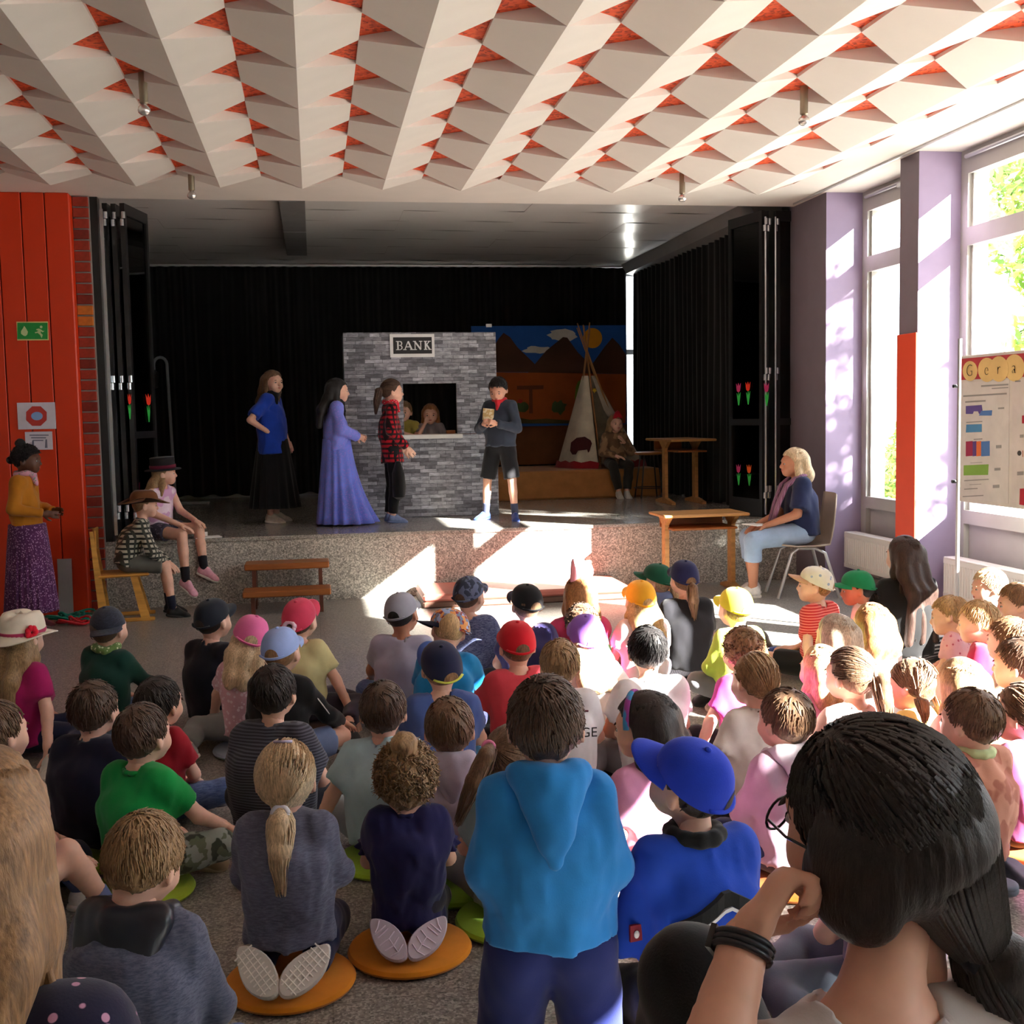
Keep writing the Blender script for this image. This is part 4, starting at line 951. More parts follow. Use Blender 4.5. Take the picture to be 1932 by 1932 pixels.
            Ps.append(np.concatenate([P[:, :1], P[:, 1:]], 1)[:, np.linspace(0, 7, 6).astype(int)]); Rs.append(np.broadcast_to(np.array([.004, .0045, .0045, .004, .003, .001])[None]*(.7 if n > 800 else .9), (nt_, 6)))
    if bulk:
        nb_ = 650; A0 = A3(0, -.055, 0); ax_ = nrm(tie-A0); u_ = nrm(np.cross(ax_, A3(1, 0, 0))); w_ = np.cross(ax_, u_); ph = rng.uniform(0, 2*np.pi, nb_); t = np.linspace(-.05, 1.0, 8); ro = rng.uniform(.96, 1.05, nb_)
        P = np.stack([A0+(tie-A0)*tj+((.0625+(thick*.8-.0625)*max(0, tj))*ro*(1 if tj > 0 else .9))[:, None]*(np.cos(ph+.15*tj)[:, None]*u_+np.sin(ph+.15*tj)[:, None]*w_) for tj in t], 1)
        Ps.append(P); Rs.append(np.broadcast_to(np.array([.0008, .0024, .0026, .0026, .0026, .0026, .0024, .002])[None], P.shape[:2]))
    if kind in ('long', 'bob'):
        for xx in (-.045, 0, .045):
            f.cone((xx, -.055, .02) if top else (xx, -.05, -.035), (xx*1.15, -.085, -.08), .045 if top else .038, .042, k=.03)
            if L > .1: f.cone((xx*1.15, -.085, -.08), (xx*1.25, -.145, -.165), .042, .032, k=.03); f.cone((xx*1.25, -.145, -.165), (xx*1.3*spread, -.165, -.07-L), .032, .020, k=.03)
            else: f.cone((xx*1.15, -.085, -.08), (xx*1.2, -.09, -.07-L), .042, .026, k=.03)
        for s_ in (-1, 1):
            f.cone((s_*.062, -.01, .02 if top else -.03), (s_*.070, -.015, -.08), .024 if top else .019, .024, k=.02); f.cone((s_*.070, -.015, -.08), (s_*.072, -.03, -.07-L*.9), .024, .012, k=.02)
        f.warp(lambda X, Y, Z: (.0012+.0025*(Z < -.02))*np.sin(90*X+25*Y+3*np.sin(12*Z+seed))-.002)
        nn = int(n*1.3); m = 6; x0 = rng.uniform(-1, 1, nn); y0 = rng.uniform(-.09, .05, nn); a = np.arctan2(x0, -.35)+rng.normal(size=nn)*.3
        st = on_skull(np.stack([x0*.02, y0, np.full(nn, .09)], 1), .000)
        dirx = np.clip(x0*1.3+rng.normal(size=nn)*.15, -1, 1); back = -np.sqrt(np.maximum(.04, 1-dirx**2)); back = np.where(np.abs(dirx) > .9, -.1, back)
        md = on_skull(np.stack([dirx*.08, back*.09-.01, np.full(nn, .0)], 1), .003)
        bkk = (-.075 if L > .1 else -.012); lo_ = np.stack([dirx*.078, back*.085-.022, np.full(nn, -.07)], 1); en = np.stack([dirx*.080*spread, back*.055+bkk*np.clip(-back*1.6, 0, 1)-.03, -.06-L*(.75+.3*rng.random(nn))], 1)
        mid0 = on_skull((st+md)/2-SK[0], .003)
        P = np.stack([st, mid0, md, lo_, (lo_+en)/2+A3(0, -.02 if L > .1 else 0, 0)*np.clip(-back, 0, 1)[:, None]+A3(wave, 0, 0)*rng.normal(size=(nn, 1)), en+A3(wave, wave, 0)*rng.normal(size=(nn, 1))], 1)
        if not top: P = P[:, 2:]; P[:, 0] = lerp(P[:, 0], P[:, 1], .45)*A3(.93, .93, 1)
        Ps.append(P); Rs.append(np.broadcast_to((np.array([.003, .004, .0045, .0045, .004, .001]) if top else np.array([.003, .0045, .004, .001]))[None], P.shape[:2]))
    V, Q = f.net(); parts.append((V, Q, 0))
    for P, r in zip(Ps, Rs):
        v, q = tubes(P, r); parts.append((v, q, 0))
    V, Q, mi = joinVQ(parts); return mesh_np('hair', V, Q, [None], mi, True)
def nrmv(a): return a/(np.linalg.norm(a, axis=-1, keepdims=True)+1e-9)
HAIR = {}
HSPEC = dict(
    short=dict(kind='short', seed=1, n=330), short2=dict(kind='short', seed=2, fr=.006, n=340), short3=dict(kind='short', seed=5, fr=.002, n=340), shortbig=dict(kind='short', seed=3, n=1100, h=.005, fr=.003), cshort=dict(kind='short', seed=4, top=False, n=120),
    pony=dict(kind='pony', seed=1, L=.19, tie=(0, -.112, -.01)), ponylow=dict(kind='pony', seed=2, L=.20, tie=(.0, -.098, -.055), n=420, thick=.032, h=.0055, wave=.004), ponyhigh=dict(kind='pony', seed=3, L=.24, tie=(-.055, -.085, .075), tail_dir=(-.35, -.3, -1), thick=.03),
    ponymid=dict(kind='pony', seed=5, L=.22, tie=(.02, -.108, .03), n=260), cpony=dict(kind='pony', seed=4, L=.2, tie=(0, -.108, -.005), top=False), cponyblack=dict(kind='pony', seed=6, L=.10, tie=(0.02, -.105, -.03), top=False),
    bunlow=dict(kind='pony', seed=7, L=.06, tie=(.0, -.10, -.05), thick=.022, tail_dir=(.1, -.5, -1)),
    long=dict(kind='long', seed=1, L=.13, n=220), longer=dict(kind='long', seed=2, L=.24, n=240, wave=.004), clong=dict(kind='long', seed=3, L=.12, top=False, n=150, wave=.006), clonger=dict(kind='long', seed=6, L=.22, top=False, n=200, wave=.007), bob=dict(kind='bob', seed=4, L=.045, n=200),
    wavy=dict(kind='long', seed=12, L=.11, n=260, wave=.012), longbig=dict(kind='long', seed=9, L=.36, n=600, wave=.006, spread=1.55), bun=dict(kind='bun', seed=1, tie=(.0, -.045, .125), n=620, curl=.006, h=.0055, fr=.012), curly=dict(kind='curly', seed=2, n=260, curl=.006, fr=.012), pig=dict(kind='pig', seed=2, L=.09, tie=(.075, -.06, -.04), thick=.02))
def hair(style):
    if style not in HAIR: HAIR[style] = hair_template(**HSPEC[style])
    return HAIR[style]
def cap_meshes():
    nu, nv = 36, 8; V = []; F = []; fb = lambda th: .018+.020*math.sin(th)   # th=pi/2 is the front (+Y)
    ap = .1165
    for j in range(nv+1):
        t = j/nv
        for i in range(nu):
            th = 2*math.pi*i/nu; z = fb(th)+(ap-fb(th))*math.sin(t*math.pi/2)**1.05; c = math.cos(t*math.pi/2)**.72 if j < nv else .02
            seam = 1-.014*max(0, math.cos(3*th))**24; r = c*seam*(1+.03*(math.sin(th) > .3)*math.sin(t*math.pi))
            V.append((.0845*r*math.cos(th), -.005+.1015*r*math.sin(th), z))
    for j in range(nv):
        for i in range(nu): F.append((j*nu+i, j*nu+(i+1) % nu, (j+1)*nu+(i+1) % nu, (j+1)*nu+i))
    V.append((0, -.005, ap+.0005)); F += [(nv*nu+i, nv*nu+(i+1) % nu, len(V)-1) for i in range(nu)]
    crown = MB().add(V, F)
    crown.ell((0, -.005, ap+.002), (.009, .009, .006), 10, 5)
    st = MB(); P = []
    for k in range(-5, 5):
        i = nu*3//4+k; th = 2*math.pi*i/nu; P.append((.0850*math.cos(th), -.005+.102*math.sin(th), fb(th)+.010))
    st.tube(P, .0095, 6, True, .3)
    op = MB(); Vo = []; Fo = []
    for j in range(6):
        for i in range(13):
            q = -1+2*i/12; th = 1.5*math.pi+.42*q; t = (.05+.235*math.sqrt(max(0, 1-q*q))*j/5); z = fb(th)+(ap-fb(th))*math.sin(t*math.pi/2)**1.05; c = math.cos(t*math.pi/2)**.72*1.012; Vo.append((.0845*c*math.cos(th), -.005+.1015*c*math.sin(th), z))
    for j in range(5):
        for i in range(12): Fo.append((j*13+i, j*13+i+1, j*13+i+14, j*13+i+13))
    op.add(Vo, Fo)
    bb = MB(); V = []; F = []; nr = 7; na = 20
    for s_ in (0, 1):
        for j in range(nr+1):
            t = j/nr
            for i in range(na+1):
                th = math.radians(28+124*i/na); x0, y0 = .0845*math.cos(th), -.005+.1015*math.sin(th); ext = .068*math.sin(math.pi*i/na)**.45*t; xx = x0*(1+.05*t); yy = y0+ext
                V.append((xx, yy, fb(th)-.006*t-.9*(xx**2)*t*2.2-.0035*s_+.002))
    o = (nr+1)*(na+1)
    for j in range(nr):
        for i in range(na):
            a = j*(na+1)+i; F += [(a, a+1, a+na+2, a+na+1), (o+a, o+a+na+1, o+a+na+2, o+a+1)]
    for i in range(na): a = nr*(na+1)+i; F.append((a, a+1, o+a+1, o+a))
    bb.add(V, F)
    return crown.mesh('cap', [None], True), bb.mesh('brim', [None], True), st.mesh('strap', [None], True), op.mesh('cap_opening', [None], True)
CAPM = cap_meshes()
def setmat(o, m):
    for i, sl in enumerate(o.material_slots):
        sl.link = 'OBJECT'; sl.material = m[i] if isinstance(m, (list, tuple)) else m
    return o

# ------------------------------------------------------------------ people
SKIN = {k: M_skin('skin_'+k, srgb(*c)) for k, c in dict(fair=(226, 178, 156), light=(216, 164, 140), tan=(190, 132, 104), brown=(96, 60, 44)).items()}
HC = {k: M_hair('hair_'+k, srgb(*c)) for k, c in dict(dark=(44, 34, 30), black=(24, 21, 22), brown=(84, 62, 48), mid=(112, 84, 62), lbrown=(138, 104, 74), blond=(190, 156, 112), pale=(208, 182, 146), grey=(176, 160, 142), copper=(164, 112, 68), dblond=(156, 124, 88), honey=(168, 122, 78), espresso=(58, 40, 34), sand=(142, 106, 72)).items()}
m_eye = M_paint('eye_white', (.45, .42, .40), .35, .02, bump=0); m_iris = M_paint('iris', (.03, .022, .018), .15, .1, bump=0); m_lip = M_paint('lips', srgb(178, 90, 86), .45, .05, bump=0)
def fab(c, kind='plain', **k):
    nm = kind+'_%02x%02x%02x' % tuple(c)+''.join('_'+str(v) for v in k.values()).replace(' ', '')
    for q in ('c2', 'c3'):
        if q in k: k[q] = srgb(*k[q])
    return M_fab(nm[:60], srgb(*c), kind, **k)
def lerp(a, b, t): return np.asarray(a)*(1-t)+np.asarray(b)*t
CHILD_N = [0]
def surf_y(root, name, pts, pad=.03):
    o = [c for c in root.children if c.name.split('.')[0] == name][0]; n = len(o.data.vertices); a = np.empty(n*3, np.float32); o.data.vertices.foreach_get('co', a); a = a.reshape(-1, 3); out = []
    for x, z in pts:
        m = (np.abs(a[:, 0]-x) < pad) & (np.abs(a[:, 2]-z) < pad); out.append(float(a[m, 1].min()) if m.any() else float(a[:, 1].min()))
    return out
def mesh_part(name, f, mat, root):
    V, Q = f.net()
    if not len(Q): return None
    return link(name, mesh_np(name, V, Q, [mat], None, True), root)
def bounds(J, s, keys=None):
    P = np.array([p for k, v in J.items() if k not in ('HR', 'palm') for p in (v if isinstance(v, (list, tuple)) else [v])]); return P.min(0)-.15*s, P.max(0)+.15*s
def person(loc, yaw, J, s, sp, label, group=None):
    """J: joints in local metres; sp: look of the person"""
    root = empty('person', loc, yaw); tag(root, label, 'person', group)
    CHILD_N[0] += 1; seed = CHILD_N[0]; h = sp.get('h', .013)*max(.8, s); w = sp.get('w', 1.0); hs = sp.get('hs', .99)
    P, C, N = J['P'], J['C'], J['N']; S, E, Wr, Hp, K, An, To = (J[k] for k in ('S', 'E', 'W', 'H', 'K', 'A', 'T'))
    lat = nrm(S[1]-S[0]); hl = nrm(Hp[1]-Hp[0]); skin = SKIN[sp.get('skin', 'fair')]; wa = lerp(P, C, .5)
    gs = sp.get('girth', .97)*s
    # body: one surface from torso to limbs, with head and hands
    lo, hi = bounds(J, s); f = Field(lo, hi, max(h*1.25, .0125*s))
    f.cone(P, wa, .072*gs, .068*gs, wide=lat, wq=1.3, k=.03); f.cone(wa, C, .068*gs, .070*gs, wide=lat, wq=1.3, k=.03); f.cone(C, N-A3(0, 0, .02*s), .068*gs, .040*s, wide=lat, wq=1.25, k=.03); f.cone(N-A3(0, 0, .03*s), J['HC']+A3(0, 0, -.07*hs)+J['HR'] @ A3(0, -.02, 0)*hs, .037*s, .036*hs, k=.02)
    for i in (0, 1):
        f.cone(lerp(N, S[i], .3)-A3(0, 0, .02*s), S[i], .034*s, .036*s, k=.03); f.cone(S[i], E[i], .035*s, .029*s, k=.015); f.cone(E[i], Wr[i], .030*s, .021*s, k=.012)
        f.cone(Hp[i], K[i], .060*gs, .043*s, k=.02); f.cone(K[i], lerp(K[i], An[i], .35), .042*s, .042*s, k=.01); f.cone(lerp(K[i], An[i], .35), An[i], .042*s, .027*s, k=.01)
        f.cone(An[i], lerp(An[i], To[i], .2), .026*s, .018*s, k=.01)
    V, Q = f.net(); parts = [(V, Q, 0)]
    HV, HQ, HM = HEAD if sp.get('face', 0) else HEADLO
    hv = (HV*hs) @ J['HR'].T+J['HC']; parts.append((hv, HQ, None))
    for i in (0, 1):
        kind = sp.get('hands', ('open', 'open'))[i]; d = Wr[i]-E[i]
        pd = J['palm'][i]; hd = sp.get('hdir', (None, None))[i]; d = nrm(d) if hd is None else nrm(hd)
        v, q = hand_mesh(kind, Wr[i], d, pd, .128*s*sp.get('hand', 1.0), i == 1, h > .009); parts.append((v, q, 0))
    Vs = []; Qs = []; Ms = []; o = 0
    for v, q, m in parts:
        Vs.append(v); Qs.append(q+o); Ms.append(HM if m is None else np.full(len(q), m, np.int32)); o += len(v)
    hm = HC[sp['hair'][1]] if sp.get('hair') else HC['brown']
    link('body', mesh_np('body', np.concatenate(Vs), np.concatenate(Qs), [skin, m_eye, m_iris, hm, m_lip], np.concatenate(Ms), True), root)
    HMx = Matrix.Identity(4)
    for a in range(3):
        for b2 in range(3): HMx[a][b2] = float(J['HR'][a, b2]*hs)
        HMx[a][3] = float(J['HC'][a])
    if sp.get('hair'):
        o = link('hair', hair(sp['hair'][0]), root, mat=HMx); setmat(o, hm)
    if sp.get('cap'):
        c = sp['cap']; X = HMx @ Matrix.Rotation(c.get('tilt', 0), 4, 'X') @ Matrix.Rotation(c.get('roll', 0), 4, 'Y') @ Matrix.Rotation(c.get('turn', 0), 4, 'Z')
        if c.get('up'): X = X @ Matrix.Translation((0, 0, c['up']))
        o = link('cap', CAPM[0], root, mat=X); setmat(o, c['m']); b2 = link('brim', CAPM[1], o); setmat(b2, c.get('bm', c['m'])); b3 = link('strap', CAPM[2], o); setmat(b3, c.get('sm', c['m'])); b4 = link('cap_opening', CAPM[3], o); setmat(b4, hm)
    for item in sp.get('extra', ()): item(root, J, HMx, s)
    # top
    if sp.get('top'):
        keys = [P, C, N]+list(S)+list(E)+list(Wr); A_ = np.array(keys); fold = sp.get('fold', .0075)
        hem = sp.get('hem', .03); f = Field(A_.min(0)-.16*s, A_.max(0)+.13*s, h)
        t_ = .012*s+sp.get('loose', 0)*s
        pb = P-nrm(C-P)*hem*s
        f.cone(pb, wa, .098*gs*w+t_*.5, .086*gs*w+t_*.5, wide=lat, wq=1.36, k=.04, flata=True); f.cone(wa, C, .086*gs*w+t_*.5, .082*gs*w+t_*.5, wide=lat, wq=1.38, k=.05); f.cone(C, N-A3(0, 0, .045*s), .080*gs*w+t_*.4, .056*s, wide=lat, wq=1.5, k=.05)
        sl = sp.get('sleeve', 'short')
        for i in (0, 1):
            f.cone(lerp(N, S[i], .15)-A3(0, 0, .018*s), S[i]-A3(0, 0, .008*s), .036*s+t_*.3, .037*s+t_*.4, k=.045)
            if sl == 'short': f.cone(S[i], lerp(S[i], E[i], sp.get('slen', .66)), .038*s+t_*.4, .044*s+t_*.6, k=.045, flat=True)
            elif sl == 'long': f.cone(S[i], E[i], .039*s+t_*.4, .037*s+t_*.4, k=.04); f.cone(E[i], lerp(E[i], Wr[i], .94), .037*s+t_*.4, .028*s+t_*.4, k=.012, flat=True)
            elif sl == 'puff': f.ell(lerp(S[i], E[i], .25), np.array([.062, .062, .066])*s, k=.03)
        nk = nrm(J['HC']-N); nc = sp.get('neckcut', 1.0); f.sub_cone(N-nk*.004*s, N+nk*.2*s, .043*s*nc, .052*s*nc); f.sub_ell(N, np.array([.044, .046, .02])*s*nc)
        f.warp(lambda X, Y, Z: fold*wob(X, Y, Z*.7, 30/s, seed)+.7*fold*np.abs(wob(X, Y, Z*.6, 52/s, seed+3))-.3*fold)
        if sp.get('zmin') is not None: f.zmin(sp['zmin'])
        mesh_part(sp.get('topname', 'shirt'), f, sp['top'], root)
        if sp.get('hood'):
            bk = nrm(np.cross(A3(0, 0, 1), lat)); bk = -bk if bk @ (J['HR'] @ A3(0, 1, 0)) > 0 else bk
            g = Field(N-.3*s, N+.2*s, h*.85); side = lat
            pts = [N+(-side*.070+bk*-.03)*s+A3(0, 0, .005*s), N+(-side*.066+bk*.035)*s+A3(0, 0, .022*s), N+(bk*.075)*s+A3(0, 0, .018*s), N+(side*.066+bk*.035)*s+A3(0, 0, .022*s), N+(side*.070+bk*-.03)*s+A3(0, 0, .005*s)]
            for a, b2 in zip(pts[:-1], pts[1:]): g.cone(a, b2, .024*s, .024*s, k=.02)
            hd = sp.get('hooddrop', .13)
            hw = sp.get('hoodw', 1.0)
            for x_ in [hw*q_ for q_ in (-.055, -.03, 0, .03, .055)]:
                ca = N+side*x_*s+bk*(.078-.5*abs(x_)/hw)*s+A3(0, 0, .015*s); g.cone(ca, N+side*x_*(.45 if hw < 1.2 else .6)*s+bk*((.112 if hw < 1.2 else .165)-.2*abs(x_)/hw)*s-A3(0, 0, (hd-(1.2 if hw < 1.2 else 1.0)*abs(x_))*s), .030*s, .020*s, k=.03)
            g.warp(lambda X, Y, Z: .004*wob(X, Y, Z, 60, seed)); mesh_part('hood', g, sp.get('hoodm', sp['top']), root)
        if sp.get('collar') or (h < .0108 and not sp.get('hood') and sp.get('neckcut', 1.0) == 1.0):
            g = Field(N-.12*s, N+.14*s, h*.8); pts = [N+(lat*.052*math.cos(a)+nrm(np.cross(lat, A3(0, 0, 1)))*.055*math.sin(a))*s+A3(0, 0, (.012 if sp.get('collar') else -.002)*s) for a in np.linspace(0, 2*math.pi, 11)]
            for a, b2 in zip(pts[:-1], pts[1:]): g.cone(a, b2, (.017 if sp.get('collar') else .0085)*s, (.017 if sp.get('collar') else .0085)*s, k=.01)
            mesh_part('collar', g, sp.get('collar') or sp['top'], root)
    # legs
    if sp.get('bot'):
        A_ = np.array([P]+list(Hp)+list(K)+list(An)); f = Field(A_.min(0)-.14*s, A_.max(0)+.14*s, h*1.12)
        bg = sp.get('bgirth', 1.0); f.cone(P-hl*.03*s, P+hl*.03*s, .086*gs, .086*gs, k=.03); lg = sp.get('leg', 'long'); t_ = .010*s
        for i in (0, 1):
            e = {'long': 1, 'crop': 1, 'short': sp.get('shortlen', .8)}[lg]; kk = lerp(Hp[i], K[i], e)
            f.cone(Hp[i]-A3(0, 0, .05*s*(bg > 1)), kk, .066*gs*(1+(bg-1)*.5)+t_, (.050 if e == 1 else .062)*gs*bg+t_, k=.025, flat=lg == 'short')
            if lg != 'short': f.cone(K[i], lerp(K[i], An[i], .45 if lg == 'crop' else .5), .049*s+t_*.8, .047*s+t_*.8, k=.012, flat=lg == 'crop')
            if lg == 'long': f.cone(lerp(K[i], An[i], .5), lerp(K[i], An[i], .93), .047*s+t_*.8, .040*s+t_*.6, k=.012, flat=True)
        f.warp(lambda X, Y, Z: .004*wob(X, Y, Z, 40/s, seed+5))
        if sp.get('bzmin') is not None: f.zmin(sp['bzmin'])
        mesh_part(sp.get('botname', 'trousers'), f, sp['bot'], root)
    for item in sp.get('post', ()): item(root, J, HMx, s)
    # socks and shoes
    for i in (0, 1):
        if sp.get('sock'):
            f = Field(np.minimum(An[i], K[i])-.06*s, np.maximum(An[i], K[i])+.06*s, h*.8); f.cone(lerp(An[i], K[i], sp.get('socklen', .3)), An[i], .037*s, .033*s, k=.0, flata=True); mesh_part('sock', f, sp['sock'], root)
        if sp.get('shoe'):
            y = nrm(To[i]-An[i]); upv = J['sole'][i]; z = nrm(np.asarray(upv)-y*np.dot(upv, y)); x = np.cross(y, z); R = np.stack([x, y, z], 1); L = .20*s*sp.get('foot', 1.0)
            o_ = An[i]-R @ (A3(0, -.24, .34)*L); X = Matrix.Identity(4)
            for a in range(3):
                for b2 in range(3): X[a][b2] = float(R[a, b2]*L)
                X[a][3] = float(o_[a])
            o = link('shoe', SHOEM, root, mat=X); setmat(o, sp['shoe'])
    return root
SHOEM = mesh_np('shoe', SHOE[0], SHOE[1], [None]*4, SHOE[2], True)
def shoe(c, sole=(225, 222, 215), t=None): return [fab(c, rough=.6), M_paint('sole_%d%d%d' % sole, srgb(*sole), .7), fab(t or c), M_paint('lace_white', (.75, .75, .75), .7)]
def mirror(a): return A3(-a[0], a[1], a[2])
def pose_sit(s, lean=.0, side=.0, arms=('lap', 'lap'), legs='cross', head=(0, 0, 0), hc=None, tw=0.0, low=0.0):
    J = {}
    P = A3(0, 0, .095); C = A3(side*.45, lean*.45-.022, .285); N = A3(side, lean+.01, .422-low); J['P'], J['C'], J['N'] = P, C, N
    Rt = Rz(tw); S = [N+Rt @ A3(x*.102, -.004, -.034) for x in (-1, 1)]
    E = [None, None]; W = [None, None]; pal = [A3(0, 0, -1), A3(0, 0, -1)]
    for i, x in ((0, -1), (1, 1)):
        a = arms[i]; B = S[i]
        if a == 'lap': E[i] = B+A3(x*.055, .055, -.165); W[i] = A3(x*.05+side*.3, .185+lean*.5, .155)
        elif a == 'prop': E[i] = B+A3(x*.085, -.045, -.165); W[i] = A3(x*.245+side*.3, -.11, .040)
        elif a == 'propside': E[i] = B+A3(x*.095, .0, -.16); W[i] = A3(x*.285, .0, .040)
        elif a == 'knee': E[i] = B+A3(x*.075, .10, -.15); W[i] = A3(x*.20, .235, .17)
        elif a == 'floor': E[i] = B+A3(x*.07, .11, -.15); W[i] = A3(x*.22, .30, .04)
        elif a == 'chin': E[i] = A3(x*.15, .20, .24); W[i] = N+A3(x*.05, .10, .035); pal[i] = A3(0, -1, .3)
        elif a == 'hug': E[i] = B+A3(x*.07, .11, -.13); W[i] = A3(x*.04, .27, .22)
    J['S'], J['E'], J['W'], J['palm'] = S, E, W, pal
    J['H'] = [A3(x*.066, .02, .088) for x in (-1, 1)]
    if legs == 'cross':
        J['K'] = [A3(-.22, .185, .115), A3(.22, .185, .115)]; J['A'] = [A3(.03, .235, .052), A3(-.03, .20, .060)]; J['T'] = [A3(.14, .29, .035), A3(-.14, .26, .04)]; J['sole'] = [A3(.1, -.4, 1), A3(-.1, -.4, 1)]
    elif legs == 'tight':
        J['K'] = [A3(-.185, .145, .125), A3(.185, .145, .125)]; J['A'] = [A3(.04, .175, .052), A3(-.04, .15, .060)]; J['T'] = [A3(.13, .225, .035), A3(-.13, .20, .04)]; J['sole'] = [A3(.1, -.4, 1), A3(-.1, -.4, 1)]
    elif legs == 'up':
        J['K'] = [A3(-.11, .23, .275), A3(.11, .22, .285)]; J['A'] = [A3(-.10, .36, .062), A3(.10, .35, .062)]; J['T'] = [A3(-.12, .48, .03), A3(.12, .47, .03)]; J['sole'] = [A3(0, 0, 1)]*2
    elif legs == 'stretch':
        J['K'] = [A3(-.12, .27, .10), A3(.14, .26, .10)]; J['A'] = [A3(-.16, .52, .055), A3(.22, .49, .055)]; J['T'] = [A3(-.20, .56, .17), A3(.28, .54, .17)]; J['sole'] = [A3(0, -1, .3)]*2
    elif legs == 'sideR':
        J['K'] = [A3(.10, .27, .085), A3(.28, .10, .08)]; J['A'] = [A3(.30, .16, .05), A3(.30, -.14, .05)]; J['T'] = [A3(.40, .11, .035), A3(.38, -.23, .035)]; J['sole'] = [A3(0, 1, .6), A3(.3, .3, 1)]
    elif legs == 'sideL':
        J['K'] = [A3(-.28, .10, .08), A3(-.10, .27, .085)]; J['A'] = [A3(-.30, -.14, .05), A3(-.30, .16, .05)]; J['T'] = [A3(-.38, -.23, .035), A3(-.40, .11, .035)]; J['sole'] = [A3(-.3, .3, 1), A3(0, 1, .6)]
    elif legs == 'kneel':   # sitting on the heels, soles to the back
        up = A3(0, .02, .115)
        for k in ('P',): J[k] = J[k]+up*.75
        J['C'] = J['C']+up*.8; J['N'] = J['N']+up*.8; J['S'] = [p+up*.8 for p in S]; J['E'] = [p+up*.7 for p in E]; J['W'] = [p+up*.6 for p in W]
        J['H'] = [A3(x*.07, .03, .16) for x in (-1, 1)]; J['K'] = [A3(x*.10, .30, .06) for x in (-1, 1)]; J['A'] = [A3(x*.085, -.06, .05) for x in (-1, 1)]; J['T'] = [A3(x*.045, -.195, .035) for x in (-1, 1)]; J['sole'] = [A3(0, .35, -1)]*2
    N = J['N']; J['HR'] = Rz(head[0]) @ Rx(head[1]) @ Ry(head[2])
    J['HC'] = N+A3(0, .026, .098)+J['HR'] @ A3(0, .0, .012) if hc is None else hc
    return scaleJ(J, s)
def scaleJ(J, s):
    out = {}
    for k, v in J.items():
        if k in ('HR', 'palm', 'sole'): out[k] = v
        elif isinstance(v, list): out[k] = [p*s for p in v]
        else: out[k] = v*s
    return out
FOCUS = (1.15, 11.2)
def audience(u, v, z, label, sp, turn=0.0, group=None, yaw=None, **pose):
    """place a child on the floor so that the head shows at pixel (u, v) with its centre z metres up"""
    T = at(u, v, z=z); base = pose_sit(1.0, **pose); s = (z-sp.get('lift', 0.0))/base['HC'][2]; J = scaleJ(pose_sit(1.0, **pose), s)
    if yaw is None: yaw = math.atan2(-(FOCUS[0]-T[0]), FOCUS[1]-T[1])+turn
    off = Rz(yaw) @ J['HC']; loc = (T[0]-off[0], T[1]-off[1], sp.get('lift', 0.0))
    dist = T[1]
    sp.setdefault('h', .0105 if dist < 3.9 else .013 if dist < 5 else .0155)
    sp.setdefault('bzmin', .008); sp.setdefault('zmin', .008)
    return person(loc, yaw, J, s, sp, label, group), loc, yaw, s
# ------------------------------------------------------------------ hats and other worn things
def worn(me_builder, name, mats, smooth=True):
    def put(root, J, HMx, s):
        o = link(name, me_builder.mesh(name, mats, smooth), root, mat=HMx); return o
    return put
def hat_mesh(kind):
    mb = MB()
    if kind == 'fedora':
        def fn(i, a, r, z): return (r*(1+.06*abs(math.sin(a))), z+(.018*math.cos(2*a) if i in (0, 1, 9, 10) else 0)-(.018*math.exp(-(math.cos(a)*3)**2) if z > .12 else 0))
        mb.lathe([(.145, .022), (.144, .028), (.105, .030), (.098, .035), (.094, .075), (.088, .11), (.076, .132), (.05, .136), (.02, .124), (.001, .122)], 36, (0, -.005, 0), 1.0, 1.12, fn); mb.lathe([(.145, .022), (.10, .024), (.09, .03)], 36, (0, -.005, 0), 1.0, 1.12, fn)
    elif kind == 'cowboy':
        def fn(i, a, r, z): return (r, z+(.055*abs(math.cos(a))**3*(r/.17)**2 if r > .1 else 0)-(.02*math.exp(-(math.cos(a)*3)**2) if z > .10 else 0))
        mb.lathe([(.175, .012), (.174, .018), (.13, .024), (.098, .032), (.094, .07), (.088, .105), (.07, .122), (.03, .118), (.001, .112)], 36, (0, -.005, 0), 1.0, 1.15, fn); mb.lathe([(.175, .012), (.12, .016), (.09, .03)], 36, (0, -.005, 0), 1.0, 1.15, fn)
    elif kind == 'topper':
        mb.lathe([(.135, .03), (.134, .037), (.10, .040), (.094, .045), (.090, .12), (.092, .135), (.085, .14), (.001, .138)], 32, (0, -.005, 0), 1.0, 1.12); mb.lathe([(.135, .03), (.09, .035)], 32, (0, -.005, 0), 1.0, 1.12)
    return mb
def band_mesh(r, z0, z1): mb = MB(); mb.lathe([(r, z0), (r+.002, (z0+z1)/2), (r, z1)], 32, (0, -.005, 0), 1.0, 1.14); return mb
def flower_mesh():
    mb = MB()
    for i in range(7): a = i*2*math.pi/7; mb.ell((.100+.008*math.cos(a), -.05+.016*math.cos(a), .055+.02*math.sin(a)), (.012, .016, .017), 8, 5)
    return mb
